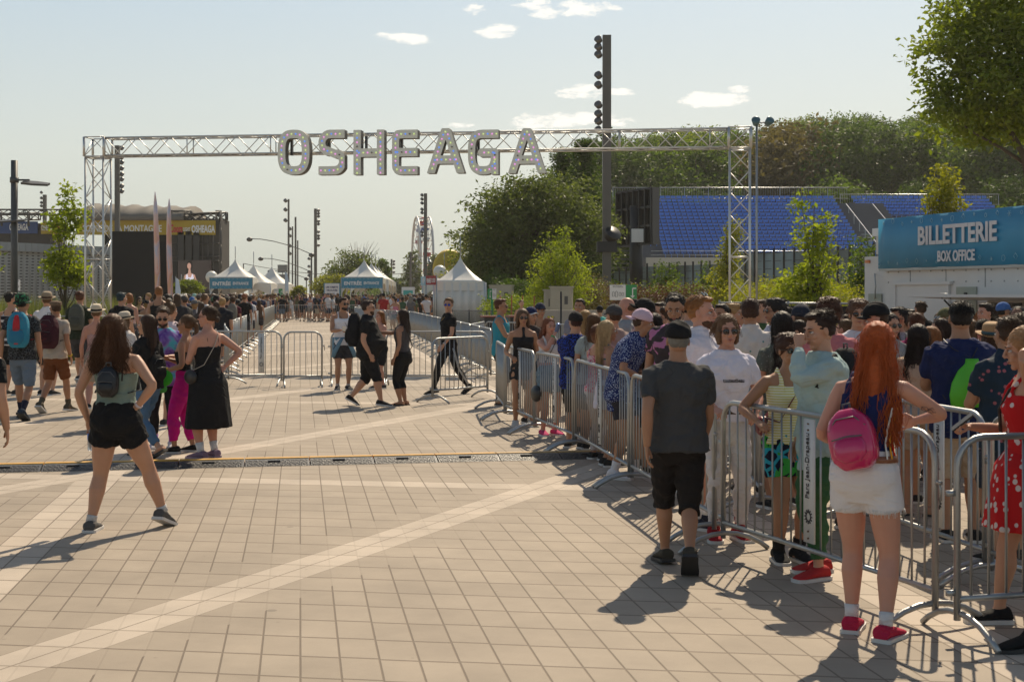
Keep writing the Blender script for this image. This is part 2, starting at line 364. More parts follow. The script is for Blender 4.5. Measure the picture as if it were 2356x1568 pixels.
    tag(g.add((V, [Q])).build('plaza_ground', m, smooth=False), kind='structure')
build_ground()

GRASSY = mat('grassy_soil', (0.06, 0.075, 0.03), 0.9, 0, 0.3, 2.0, 0.3, 8)
def hill_z(x, y):
    t = max(0.0, min(1.0, (y - 128 - max(0, (30 - x)) * 0.4) / 110.0)); s_ = t * t * (3 - 2 * t)
    side = max(0.0, min(1.0, (x + 6) / 32.0)); side = side * side * (3 - 2 * side)
    return 21.0 * s_ * side
def build_hill():
    nx, ny = 60, 40; V = []
    for j in range(ny):
        for i in range(nx):
            x = -10 + 300 * i / (nx - 1); y = 112 + 380 * j / (ny - 1); V.append((x, y, hill_z(x, y) + 0.06 * (hill_z(x, y) > 0.1) - 0.05 + 0.054))
    i = np.arange(ny - 1)[:, None] * nx; j = np.arange(nx - 1)[None]
    Q = np.stack([i + j, i + j + 1, i + j + 1 + nx, i + j + nx], -1).reshape(-1, 4)
    tag(MB().add((V, [Q])).build('hill', GRASSY), kind='structure')
build_hill()

# ------------------------------------------------------------------ cable ramp across the plaza
RB = mat('black_rubber', (0.055, 0.052, 0.05), 0.42, 0, 0.2, 30, 0.6, 55); YEL = mat('yellow_lid', (0.62, 0.33, 0.05), 0.5, 0, 0.25, 14, 0.2, 60)
YELW = mat('worn_yellow_lid', (0.50, 0.33, 0.14), 0.55, 0, 0.3, 20, 0.2, 60)
def cable_ramps():
    a = GP(-60, 1082); b = GP(1420, 1048); n = 10; L = (b - a) / n; ang = math.atan2(L.y, L.x); ln = L.length
    me = {}
    for worn in (0, 1):
        y_, k_ = MB(), MB()
        k_.add((np.array([(0.006, -.25, .004), (ln - .006, -.25, .004), (ln - .006, -.06, .05), (.006, -.06, .05), (.006, .03, .05), (ln - .006, .03, .05), (.006, .03, .004), (ln - .006, .03, .004)]),
                [np.array([(0, 1, 2, 3), (3, 2, 5, 4), (4, 5, 7, 6), (0, 6, 7, 1)]), np.array([(0, 3, 4, 6), (1, 7, 5, 2)])]))
        for q in range(26):      # tread pattern
            for r_ in range(4):
                k_.add(box((0.03 + q * (ln - .05) / 26, -.215 + r_ * .045, .0135 + r_ * .0105), (.022, .009, .006), Euler((R(13), 0, R(35 if (q + r_) % 2 else -35))).to_matrix()))
        k_.add(box((ln * .45, -.1, .046), (.13, .05, .012)))
        y_.add(box((ln / 2, .095, .029), (ln - .012, .12, .058)))
        y_.add((np.array([(0.006, .157, .05), (ln - .006, .157, .05), (ln - .006, .27, .004), (.006, .27, .004), (.006, .157, .004), (ln - .006, .157, .004)]), [np.array([(0, 1, 2, 3)]), np.array([(0, 3, 4), (1, 5, 2)])]))
        me[worn] = (k_.mesh('rubber_tread', [RB], False), y_.mesh('yellow_edge', [YELW if worn else YEL], False))
    words_ = ['cut off by the left edge', 'at the left edge', 'behind the woman with the black mini backpack', 'between the feet of the talking group', 'by the lilac shoes', 'just right of the lilac shoes', 'in the open middle of the plaza', 'left of the worn pieces', 'with worn yellow edge nearest the open plaza', 'with worn edge running in under the barriers']
    for k in range(n):
        worn = int(k >= 8); p = a + L * k
        o = empty('cable_ramp', p, ang, 'cable ramp piece with yellow rim, ' + words_[k], 'cable ramp', 'cable ramp pieces laid across the plaza')
        link_mesh('rubber_tread', me[worn][0], o); link_mesh('yellow_edge', me[worn][1], o)
cable_ramps()

# ------------------------------------------------------------------ crowd barriers
BH = 1.09
def arc(c, r, a0, a1, n=5): return [(c[0] + r * math.cos(R(a0 + (a1 - a0) * k / n)), 0, c[1] + r * math.sin(R(a0 + (a1 - a0) * k / n))) for k in range(n + 1)]
def barrier_meshes(L, lod=0):
    r = 0.0195; n = 8 if lod == 0 else 5; c = .16
    f = MB()
    path = [(0, 0, .10)] + [(0, 0, BH - c)] + arc((c, BH - c), c, 180, 90)[1:] + arc((L - c, BH - c), c, 90, 0) + [(L, 0, .10)]
    f.add(tube(path, r, n, ref=(0, 1, 0))); f.add(tube([(0, 0, .215), (L, 0, .215)], r * .9, n))
    f.add(box((-.03, 0, BH - .30), (.07, .022, .03))); f.add(tube([(L + .03, 0, BH - .26), (L + .05, 0, BH - .30), (L + .05, 0, BH - .37)], .008, 5)); f.add(box((L + .02, 0, BH - .27), (.07, .02, .02)))
    f.add(box((-.03, 0, .25), (.07, .022, .03)))
    nb = max(3, int(round(L / .122))); b1 = MB().add(tube([(0, 0, .225), (0, 0, BH - .015)], .0075, 6 if lod == 0 else 4))
    foot = MB(); pts = [(0, -.36, .012), (0, -.30, .055), (0, -.2, .105), (0, -.1, .132), (0, 0, .14), (0, .1, .132), (0, .2, .105), (0, .3, .055), (0, .36, .012)]
    foot.add(tube(pts, .018, n, ref=(1, 0, 0)))
    return f, nb, b1, foot
_bm = {}
def barrier(p0, p1, label, group, lod=0, sign=False, flip=1):
    p0 = Vector((p0[0], p0[1], 0)); p1 = Vector((p1[0], p1[1], 0)); L = round((p1 - p0).length, 2)
    o = empty('crowd_barrier', p0, math.atan2(p1.y - p0.y, p1.x - p0.x), label, 'barrier', group)
    k = (L, lod)
    if k not in _bm:
        f, nb, b1, foot = barrier_meshes(L, lod)
        infill = MB()
        for q in range(nb): infill.add((b1.V[0] + np.array(((q + .8) * L / (nb + .6), 0, 0)), [F for F, _ in sum(b1.F.values(), [])]))
        _bm[k] = (f.mesh('frame', [STEEL]), nb, b1.mesh('bar', [STEEL]), foot.mesh('foot', [STEEL]), infill.mesh('upright_bars', [STEEL]))
    f, nb, b1, foot, inf = _bm[k]
    link_mesh('frame', f, o)
    if lod == 0:
        for q in range(nb):
            if sign and abs(((q + .8) * L / (nb + .6)) - L * sign) < .05: continue
            c = link_mesh('bar', b1, o); c.location = ((q + .8) * L / (nb + .6), 0, 0)
    else: link_mesh('upright_bars', inf, o)
    for x in (.0, L):
        c = link_mesh('foot', foot, o); c.location = (x + (.012 if x == 0 else -.012), 0, 0)
    if sign:
        x = L * sign; pl = MB().add(box((x, 0, .66), (.125, .012, .80))); s = -flip
        ob = pl.build('sign_plate', mat('sign_white', (0.66, 0.66, 0.64), .55), o)
        tag(ob, 'white plate lettered up its length with a round emblem at its foot')
        text('Parc Jean-Drapeau', (x, s * .012, .76), .42, .058, (0, 0, 1), (s, 0, 0), INK, 'lettering', ob, .0)
        em = MB()
        for a in range(12):
            ca, sa = math.cos(R(a * 30)), math.sin(R(a * 30))
            em.add(box((x + ca * .037, s * .0085, .43 + sa * .037), (.02, .006, .007), Euler((0, -R(a * 30), 0)).to_matrix()))
            em.add(box((x + ca * .027, s * .0085, .43 + sa * .027), (.004, .006, .017), Euler((0, -R(a * 30), 0)).to_matrix()))
        em.build('emblem', INK, ob, False)
        bo = MB()
        for z in (.29, .335, .99, 1.03): bo.add(cyl((x, s * .010, z), .006, .01, 8, 'Y'))
        bo.build('bolts', mat('rusty_bolt', (.16, .10, .06), .7), ob)
    return o
def run(points, n, lab, group, lod=1, signs=()):
    "n panels along a polyline"
    P = [Vector((p[0], p[1], 0)) for p in points]; Ls = [(P[i + 1] - P[i]).length for i in range(len(P) - 1)]; T = sum(Ls)
    def at(t):
        for i, l in enumerate(Ls):
            if t <= l or i == len(Ls) - 1: return P[i].lerp(P[i + 1], t / l)
            t -= l
    for k in range(n):
        a, b = at(T * k / n), at(T * (k + 1) / n); d = (b - a).normalized()
        a = a + d * .03; b = b - d * .03
        # keep a few shared lengths
        barrier(a, a + d * round((b - a).length, 1), lab(k, n), group, lod, sign=(.5 if k in signs else False))
_tens = ['', '', 'twenty', 'thirty', 'forty', 'fifty']; _on = ['first', 'second', 'third', 'fourth', 'fifth', 'sixth', 'seventh', 'eighth', 'ninth']
def nth(k): return 'first' if k == 0 else ordn(k)
def ordn(k): return ['nearest', 'second', 'third', 'fourth', 'fifth', 'sixth', 'seventh', 'eighth', 'ninth', 'tenth', 'eleventh', 'twelfth', 'thirteenth', 'fourteenth', 'fifteenth', 'sixteenth', 'seventeenth', 'eighteenth', 'nineteenth', 'twentieth'][k] if k < 20 else (_tens[(k + 1) // 10][:-1] + 'ieth' if (k + 1) % 10 == 0 else _tens[(k + 1) // 10] + '-' + _on[(k + 1) % 10 - 1])
Q = {k: GP(*v) for k, v in dict(a=(1143, 940), b=(1161, 966), c=(1229, 998), d=(1320, 1040), e=(1448, 1121), f=(1643, 1247), f2=(1664, 1269), g=(2152, 1445), g2=(2202, 1468), h=(2580, 1440)).items()}
gR = 'steel barriers edging the waiting queue'
barrier(Q['a'], Q['b'], 'short steel barrier seen end-on beside the man in the teal tank top', gR)
barrier(Q['b'] + Vector((.02, -.04, 0)), Q['c'], 'steel barrier in front of the woman in the black halter top', gR, sign=.5)
barrier(Q['c'] + Vector((.02, -.05, 0)), Q['d'], 'steel barrier in front of the woman drinking from a can', gR, sign=.52)
barrier(Q['d'] + Vector((.02, -.05, 0)), Q['e'], 'steel barrier that the person in the pale pink cap leans on', gR, sign=.5)
barrier(Q['e'] + Vector((.02, -.05, 0)), Q['f'], 'steel barrier half hidden behind the man in the dark grey t-shirt', gR)
barrier(Q['f2'], Q['g'], 'steel barrier with a park sign plate that the red-haired woman leans on', gR, sign=.47)
barrier(Q['g2'], Q['h'], 'steel barrier nearest the camera, in front of the woman in the red dress', gR)
S = [GP(1711, 1125), GP(1750, 1180)]
barrier(S[1], S[0] + (S[0] - S[1]) * .6, 'steel barrier end behind the man in white trousers and sunglasses', gR)
t0, t1 = GP(2117, 1282), GP(2356, 1376)
dirS = (t1 - t0).normalized()
barrier(t0 - dirS * 1.3, t0 + dirS * .9, 'inner steel barrier with a sign plate, behind the red-haired woman', gR, sign=.72)
barrier(t0 + dirS * .98, t0 + dirS * 3.3, 'inner steel barrier in front of the man with the green drawstring bag', gR)
barrier(GP(1640, 1085), GP(1711, 1125) + Vector((.0, .5, 0)), 'inner steel barrier low behind the queue, left end', gR)
gM = 'steel barriers closing off the middle of the plaza'
barrier(GP(392, 886), GP(648, 887), 'steel barrier with a sign plate, left end of the row across the plaza', gM, sign=.82)
barrier(GP(653, 890), GP(741, 889), 'narrow steel gate barrier in the row across the plaza', gM)
barrier(GP(762, 887), GP(885, 886), 'steel barrier behind the man in the white tank top', gM)
barrier(GP(889, 888), GP(1122, 888), 'steel barrier behind the long-haired woman in capri leggings', gM)
barrier(GP(995, 927), GP(1122, 915), 'steel barrier set forward, in front of the man in track trousers', gM)
lc = [GP(526, 884), (-7.2, 35.5), (-14.7, 88)]
run([(p[0], p[1]) for p in lc], 25, lambda k, n: '%s steel barrier of the left row, counted from the row across the plaza' % ordn(k), 'left row of steel barriers running away')
run([(-14.7, 88.6), (-8.5, 88.6)], 3, lambda k, n: '%s far steel barrier in front of the dense standing crowd' % ['left', 'middle', 'right'][k], 'far steel barriers across the corridor', 1, (0, 2))
run([(-.45, 30.5), (-1.5, 38.7), (-2.4, 45), (-4.1, 58), (-6.3, 65), (-8.4, 75), (-8.5, 88)], 25, lambda k, n: '%s steel barrier of the right row, counted from the track trousers man' % ordn(k), 'right row of steel barriers running away')
run([(GP(1080, 850).x, GP(1080, 850).y), (GP(1121, 830).x, GP(1121, 830).y), (2.2, 33)], 3, lambda k, n: '%s steel barrier standing behind the queue head' % ordn(k), 'steel barriers behind the queue head')
run([(3.2, 27), (6.8, 33)], 2, lambda k, n: '%s steel barrier behind the crowd left of the box office' % ordn(k), 'barriers behind the queue crowd')

# black picket fence and bins beyond the right row
def picket_fence(a, b, label, step=.11, h=1.1):
    a = Vector((a[0], a[1], 0)); b = Vector((b[0], b[1], 0)); L = (b - a).length
    o = empty('picket_fence', a, math.atan2(b.y - a.y, b.x - a.x), label, 'fence')
    rr = MB(); rr.add(tube([(0, 0, h), (L, 0, h)], .02, 6)); rr.add(tube([(0, 0, .15), (L, 0, .15)], .02, 6)); rr.build('rails', DARK, o)
    pk = MB()
    for k in range(int(L / step)): pk.add(tube([(k * step, 0, .15), (k * step, 0, h)], .008, 4))
    pk.build('pickets', DARK, o)
    for k in range(int(L / 2) + 1): MB().add(tube([(min(L, k * 2.0), 0, 0), (min(L, k * 2.0), 0, h + .05)], .028, 6)).build('post', DARK, o)
picket_fence((-2.6, 62), (-.9, 58), 'black picket fence by the white tent wall')
picket_fence((-.85, 58), (4.8, 60), 'black picket fence between the white tent and the cabinets')
def bin_(x, y, label):
    o = empty('waste_bin', (x, y, 0), .2, label, 'bin', 'black bins by the picket fence')
    MB().add(prism([(-.28, -.3), (.28, -.3), (.3, .3), (-.3, .3)], .05, 1.0)).build('bin_body', BLACK, o, False)
    MB().add(box((0, 0, 1.03), (.66, .7, .06))).build('lid', mat('dull_red_plastic', (.2, .05, .03), .5), o, False)
bin_(-.75, 50, 'black wheeled bin with reddish lid behind the man in teal'); bin_(.15, 50.5, 'black wheeled bin further right behind the halter-top woman')

# ------------------------------------------------------------------ truss gate
def lattice(mb, p0, p1, w, side, r=.024, rd=.013, bay=None, n=6):
    "square box truss from p0 to p1; side = unit vector of one face"
    p0 = np.array(tuple(p0), float); p1 = np.array(tuple(p1), float); d = p1 - p0; L = np.linalg.norm(d); d /= L
    s = np.array(tuple(side), float); t = np.cross(d, s); nb = max(1, int(round(L / (bay or w)))); st = L / nb
    cs = [s * a * w / 2 + t * b * w / 2 for a, b in ((-1, -1), (1, -1), (1, 1), (-1, 1))]
    for c in cs: mb.add(tube([p0 + c, p1 + c], r, n))
    for f in range(4):
        a, b = cs[f], cs[(f + 1) % 4]
        for k in range(nb):
            q0 = p0 + d * st * k; q1 = p0 + d * st * (k + 1)
            x, y = (a, b) if (k + f) % 2 == 0 else (b, a)
            mb.add(tube([q0 + x, q1 + y], rd, 5))
        for k in range(0, nb + 1, 5):
            q = p0 + d * st * min(k, nb); mb.add(tube([q + a, q + b], rd * 1.3, 5))
    for e in (0, L):
        for f in range(4): mb.add(tube([p0 + d * e + cs[f], p0 + d * e + cs[(f + 1) % 4]], rd * 1.4, 5))
gl, gr = AT(226, 672, 38.0), AT(1702, 672, 35.7)
gx = Vector((gr.x - gl.x, gr.y - gl.y, 0)).normalized(); gy = Vector((-gx.y, gx.x, 0))
def gate():
    o = empty('truss_gate', (gl.x, gl.y, 0), 0, 'square aluminium truss gate spanning the entrance and carrying big lit letters', 'gate')
    base = Vector((gl.x, gl.y, 0))
    for p, nm in ((gl, 'left'), (gr, 'right')):
        m = MB(); q = Vector((p.x, p.y, 0)) - base; lattice(m, q + Vector((0, 0, .06)), q + Vector((0, 0, 5.46)), .50, gx, .027, .014, .52)
        tw = m.build('tower', ALU, o)
        MB().add(box(q + Vector((0, 0, .03)), (1.0, 1.0, .05), Matrix.Rotation(math.atan2(gx.y, gx.x), 3, 'Z'))).build('base_plate', STEEL, o, False)
        m = MB(); lattice(m, q + Vector((0, 0, 5.49)), q + Vector((0, 0, 6.0)), .55, gx, .034, .012, .5); m.build('corner_block', ALU, o)
    m = MB(); L = (gr - gl).length; b0 = gx * .29; b1 = Vector((gr.x, gr.y, 0)) - base - gx * .29
    lattice(m, b0 + Vector((0, 0, 5.74)), b1 + Vector((0, 0, 5.74)), .47, (0, 0, 1), .026, .013, .45)
    m.build('beam', ALU, o)
    m = MB(); pts = [b0 + (b1 - b0) * (k / 60) + Vector((0, 0, 5.535 + .02 * math.sin(k * 1.9) - .02)) for k in range(61)]
    m.add(tube([tuple(p) for p in pts], .014, 4)); m.build('cable', BLACK, o)
gate()
tw = empty('twin_spotlight', gr + gx * .42 + Vector((0, 0, -EYE)), 0, 'pair of small spotlights on a thin pole at the right end of the truss gate', 'spotlight')
MB().add(tube([(0, 0, 0), (0, 0, 6.12)], .03, 6)).build('pole', STEEL, tw)
MB().add(tube([(-.05, 0, 6.13), (.3, 0, 6.13)], .014, 5)).build('bracket', DARK, tw)
for x in (-.02, .3):
    l_ = MB().add(lathe([(.02, -.12), (.10, -.1), (.12, .0), (.14, .12), (.11, .14), (.02, .145)], 12)).build('floodlight', mat('teal_grey_metal', (.10, .17, .18), .35, .5), tw)
    l_.scale = (.8, .8, .8); l_.location = (x, 0, 6.14); l_.rotation_euler = (R(60), 0, R(25 if x > 0.1 else -10))

# the letters: outlines from strokes, contoured and extruded
HT = .095
def rbox_line(cx, cy, hw, hh, r, a0=0, a1=360, step=6):
    "points of a rounded rectangle's outline, by angle (superellipse-like)"
    P = []
    for a in np.arange(a0, a1 + .1, step):
        c, s = math.cos(R(a)), math.sin(R(a)); k = (abs(c / hw) ** 3.0 + abs(s / hh) ** 3.0) ** (-1 / 3.0); P.append((cx + c * k, cy + s * k))
    return P
def glyph(ch):
    h = .405
    if ch == 'O': return [rbox_line(0, 0, .30, h, .2)]
    if ch == 'S':
        return [[(.40, h), (.06, h)] + [(-.05 + .215 * math.cos(R(a)), .205 + .20 * math.sin(R(a))) for a in range(90, 250, 12)] + [(-.1, .03), (.1, -.04)] +
                [(.08 + .22 * math.cos(R(a)), -.21 + .195 * math.sin(R(a))) for a in range(62, -91, -12)] + [(-.05, -h), (-.40, -h)]]
    if ch == 'H': return [[(-.30, -.6), (-.30, .6)], [(.30, -.6), (.30, .6)], [(-.30, -.01), (.30, -.01)]]
    if ch == 'E': return [[(.42, h), (-.1, h), (-.2, h - .01), (-.245, h - .07), (-.25, h - .14), (-.25, 0), (-.25, -h + .14), (-.245, -h + .07), (-.2, -h + .01), (-.1, -h), (.42, -h)], [(-.25, 0), (.36, 0)]]
    if ch == 'A': return [[(-.42, -.62), (-.035, .42), (.035, .42), (.42, -.62)], [(-.26, -.2), (.26, -.2)]]
    if ch == 'G': return [[(.42, h), (.12, h)] + rbox_line(.02, 0, .30, h, .2, 96, 318, 6) + [(.31, -.22), (.32, -.02)], [(.33, -.6), (.33, -.01), (-.02, -.01)]]
LIM = {'O': .42, 'S': .36, 'H': .42, 'E': .345, 'A': .47, 'G': .42}
def glyph_sdf(ch, X, Y):
    D = np.full(X.shape, 9.0)
    for line in glyph(ch):
        for (x0, y0), (x1, y1) in zip(line[:-1], line[1:]):
            dx, dy = x1 - x0, y1 - y0; t = np.clip(((X - x0) * dx + (Y - y0) * dy) / (dx * dx + dy * dy + 1e-9), 0, 1)
            D = np.minimum(D, np.hypot(X - x0 - t * dx, Y - y0 - t * dy) - HT)
    lim = LIM[ch]
    D = np.maximum(D, np.abs(Y) - .5); D = np.maximum(D, np.abs(X) - lim)
    return D
def glyph_mesh(ch, depth, sx, sz, g=.0135):
    lim = LIM[ch] + .03; xs = np.arange(-lim, lim + g, g); ys = np.arange(-.53, .53 + g, g); X, Y = np.meshgrid(xs, ys); D = glyph_sdf(ch, X, Y)
    verts = []; vid = {}; faces = []; cont = []
    def vert(key, x, y):
        if key not in vid: vid[key] = len(verts); verts.append((x, y))
        return vid[key]
    ny, nx = D.shape
    for j in range(ny - 1):
        for i in range(nx - 1):
            cs = [(i, j), (i + 1, j), (i + 1, j + 1), (i, j + 1)]; d = [D[b, a] for a, b in cs]
            if min(d) >= 0: continue
            poly = []; flags = []
            for k in range(4):
                (a, b), (c, e) = cs[k], cs[(k + 1) % 4]; d0, d1 = d[k], d[(k + 1) % 4]
                if d0 < 0: poly.append(vert((a, b), xs[a], ys[b])); flags.append(0)
                if (d0 < 0) != (d1 < 0):
                    t = d0 / (d0 - d1); key = ('e',) + tuple(sorted([(a, b), (c, e)])); poly.append(vert(key, xs[a] + (xs[c] - xs[a]) * t, ys[b] + (ys[e] - ys[b]) * t)); flags.append(1)
            if len(poly) >= 3:
                faces.append(poly)
                n = len(poly)
                for k in range(n):
                    if flags[k] and flags[(k + 1) % n]: cont.append((poly[k], poly[(k + 1) % n]))
    n = len(verts); V = np.array([(x * sx, -depth / 2, y * sz) for x, y in verts] + [(x * sx, depth / 2, y * sz) for x, y in verts])
    F = {}
    for p in faces: F.setdefault(len(p), []).append(p); F.setdefault(len(p), []).append([q + n for q in p][::-1])
    sides = [(b, a, a + n, b + n) for a, b in cont]
    return V, [np.array(v) for v in F.values()], np.array(sides)
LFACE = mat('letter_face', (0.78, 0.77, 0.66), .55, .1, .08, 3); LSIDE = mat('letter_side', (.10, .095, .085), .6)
BUL = [mat('bulb_' + n, c, .3, emit=(*c, .75)) for n, c in (('blue', (.10, .24, .75)), ('pink', (.72, .28, .66)), ('lime', (.5, .62, .22)))]
BULOFF = mat('bulb_unlit', (.2, .19, .16), .4)
def letters():
    spec = [('O', 650, 735), ('S', 745, 812), ('H', 822, 904), ('E', 912, 977), ('A', 991, 1083), ('G', 1080, 1160), ('A', 1175, 1267)]
    lab = ['big rounded letter O, first of the lit letters on the truss gate', 'big letter S of the lit gate letters', 'big letter H of the lit gate letters', 'big letter E of the lit gate letters',
           'big letter A between the E and the G on the truss gate', 'big letter G of the lit gate letters', 'big letter A at the right end of the lit gate letters']
    bulb = MB().add(ell((0, 0, 0), .022, 8, 6)); bms = [bulb.mesh('bulb', [m]) for m in BUL + [BULOFF]]
    for k, (ch, x0, x1) in enumerate(spec):
        cxp = (x0 + x1) / 2 - 2; dx = (cxp - CX) / FOC
        t = (dx * gl.y - gl.x) / (gx.x - dx * gx.y); p = Vector((gl.x, gl.y, 0)) + gx * t - gy * .45
        sc = FOC / p.y; wpx = (x1 - x0 - 6); W = wpx / sc / .99; sx = W / (2 * LIM[ch]); sz = 103 / sc
        zc = EYE + (HZ - (351.5 if ch != 'A' else 348.0)) / sc
        o = empty('marquee_letter', (p.x, p.y, zc), math.atan2(gx.y, gx.x), lab[k], 'sign letter', 'lit letters spelling the festival name on the gate')
        V, Fs, sides = glyph_mesh(ch, .30, sx, sz)
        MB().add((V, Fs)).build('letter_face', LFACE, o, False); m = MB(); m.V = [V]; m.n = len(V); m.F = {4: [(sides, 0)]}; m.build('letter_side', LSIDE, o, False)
        rim = MB()
        idx = {}
        q = 0
        for line in glyph(ch):
            pts = []
            L = 0; prev = None; nxt = .05
            for (xa, ya), (xb, yb) in zip(line[:-1], line[1:]):
                l = math.hypot((xb - xa) * sx, (yb - ya) * sz)
                while nxt <= L + l:
                    f = (nxt - L) / l; xx, yy = xa + (xb - xa) * f, ya + (yb - ya) * f; nxt += .112
                    if abs(xx) < LIM[ch] - .03 and abs(yy) < .46: pts.append((xx * sx, yy * sz))
                L += l
            for (xx, zz) in pts:
                q += 1; mi = (q * 2) % 3 if (q * 7 + k) % 17 else 3
                b = link_mesh('bulb', bms[mi], o); b.location = (xx, -.163, zz)
        MB().add(box((-.15, .21, .2), (.05, .12, .5))).build('mounting_arm', DARK, o, False)
letters()
# ================================================================== MASTS, LAMPS
_flood = MB().add(lathe([(.03, -.16), (.15, -.13), (.17, .0), (.19, .1), (.17, .13), (.02, .10)], 12)).mesh('floodlight', [mat('lamp_housing', (.16, .15, .14), .4, .3)])
def mast(px, top_y, d, w, floods, label, side=-1, group='tall square floodlight masts', flood_s=1.0, zb=0.0):
    x = (px - CX) / FOC * d; h = EYE + (HZ - top_y) / FOC * d
    o = empty('floodlight_mast', (x, d, zb), 0, label, 'light mast', group)
    MB().add(box((0, 0, h / 2), (w, w, h))).build('post', POLE, o, False)
    MB().add(box((0, 0, .03), (w * 1.8, w * 1.8, .06))).build('base_plate', STEEL, o, False)
    for f in floods:
        s = side; f_ = link_mesh('floodlight', _flood, o); f_.scale = (flood_s,) * 3
        f_.location = (s * (w / 2 + .2 * flood_s), -.05, f * h); f_.rotation_euler = (R(55), 0, R(-35 * -s))
    return o
FL = (.985, .955, .925, .84, .81)
m_ = mast(1396, 82, 68, .40, (.985, .960, .935, .865, .832, .765, .735, .71, .68), 'tallest floodlight mast, rising behind the truss gate left of the blue seats')
MB().add(box((0, -.05, (HZ - 568) / 48 + EYE), (.95, .6, .5))).build('loudspeaker', BLACK, m_, False)
sp = MB().add(lathe([(.05, -.3), (.3, -.25), (.42, .1), (.4, .16)], 14)).build('horn_speaker', BLACK, m_); sp.location = (.25, -.2, (HZ - 540) / 48 + EYE); sp.rotation_euler = (R(50), 0, R(30))
mast(270, 335, 118, .37, (.985, .93, .90, .865, .83, .80, .76, .73), 'floodlight mast just right of the left gate tower', 1)
mast(103, 448, 178, .40, (1.02, .97, .93, .90, .86, .82, .62, .58), 'floodlight mast left of the small maple, by the stage roof', -1)
mast(726, 480, 207, .40, (.98, .95, .92, .87, .84, .76, .72, .69, .62), 'floodlight mast right of the cluster of thin lamp posts', 1, flood_s=1.2)
mast(979, 445, 176, .40, (.985, .95, .915, .86, .83, .66, .63), 'floodlight mast standing in front of the ferris wheel', -1, flood_s=1.1)
mast(901, 596, 260, .30, (.95, .88, .80, .7), 'small far floodlight mast between the middle tent and the ferris wheel', 1, flood_s=1.3)
mast(881, 604, 300, .30, (.95, .85), 'small far floodlight mast just right of the middle tent', 1, flood_s=1.3)
mast(945, 580, 230, .35, (.9, .8), 'grey post left of the ferris wheel', 1)
mast(664, 458, 200, .24, (.985, .90, .80), 'thin lamp post with three round floods, leftmost of the cluster', -1, 'thin lamp posts in a cluster', 1.5)
mast(673, 521, 230, .22, (.97, .88, .75, .65), 'shorter thin lamp post with floods inside the cluster', -1, 'thin lamp posts in a cluster', 1.5)
mast(680, 499, 205, .24, (), 'bare thin post joined to the leftmost one of the cluster', -1, 'thin lamp posts in a cluster')
mast(685, 553, 240, .22, (), 'lower bare thin post right of the cluster', -1, 'thin lamp posts in a cluster')
mast(716, 592, 250, .2, (.97, .8, .6), 'short thin lamp post just left of the floodlight mast', -1, 'thin lamp posts in a cluster', 1.4)
def arm_lamp(pts, d, label):
    P = [AT(x, y, d + k * 0) for k, (x, y) in enumerate(pts)]
    o = empty('arched_lamp', (P[-1].x, d, 0), 0, label, 'street lamp', 'arched lamp arms over the entrance'); B = Vector((P[-1].x, d, 0))
    MB().add(tube([tuple(p - B) for p in P], .06, 6)).build('arm', DARK, o)
    MB().add(tube([(0, 0, 0), tuple(P[-1] - B)], .1, 6)).build('pole', POLE, o)
    for e in (0, -1):
        MB().add(ell(tuple(P[e] - B + Vector((0, 0, -.1))), (.42, .35, .3), 10, 7)).build('lamp_head', DARK, o)
arm_lamp([(574, 549), (600, 550), (630, 555), (660, 563), (690, 573), (717, 585)], 190, 'uppermost long arched lamp arm reaching left over the left tents')
arm_lamp([(600, 594), (625, 595), (655, 601), (685, 612), (713, 624)], 215, 'second arched lamp arm below the uppermost one')
arm_lamp([(621, 623), (650, 624), (680, 631), (705, 640)], 240, 'lowest and farthest arched lamp arm')
def street_lamp():
    d = 42.0; s = FOC / d; x = (33 - CX) / s; h = EYE + (HZ - 369) / s
    o = empty('street_lamp', (x, d, 0), 0, 'grey street lamp with flat angled head at the far left', 'street lamp')
    MB().add(tube([(0, 0, 0), (.0, 0, h)], .1, 12)).build('pole', DARK, o)
    zz = EYE + (HZ - 418) / s
    MB().add(box((.2, 0, zz + .05), (.5, .06, .05))).add(cyl((0, 0, zz + .05), .13, .16, 12)).build('bracket', DARK, o)
    hd = MB().add(prism([(.25, -.18), (.6, -.22), (1.02, -.12), (1.02, .12), (.6, .22), (.25, .18)], -.025, .035)).build('lamp_head', DARK, o, False)
    hd.location = (0, 0, zz + .0); hd.rotation_euler = (R(14), R(5), 0)
    z2 = EYE + (HZ - 508) / s
    h2 = MB().add(prism([(-.45, -.2), (0, -.24), (.35, -.16), (.35, .16), (-.45, .2)], -.02, .03)).build('lower_lamp_head', DARK, o, False); h2.location = (0, 0, z2); h2.rotation_euler = (R(8), R(-3), 0)
street_lamp()
# overhead cable
ca, cb = AT(560, 606, 150), AT(1150, 590, 150)
tag(MB().add(tube([tuple(ca.lerp(cb, t) - Vector((0, 0, 1.6 * 4 * t * (1 - t)))) for t in np.linspace(0, 1, 20)], .03, 4)).build('overhead_cable', DARK), 'thin overhead cable sagging between posts behind the tents', 'cable')
tag(MB().add(tube([tuple(AT(560, 606, 150)), (AT(560, 606, 150).x, 150, 0)], .06, 5)).build('cable_post', POLE), 'thin post holding up the left end of the overhead cable', 'post')

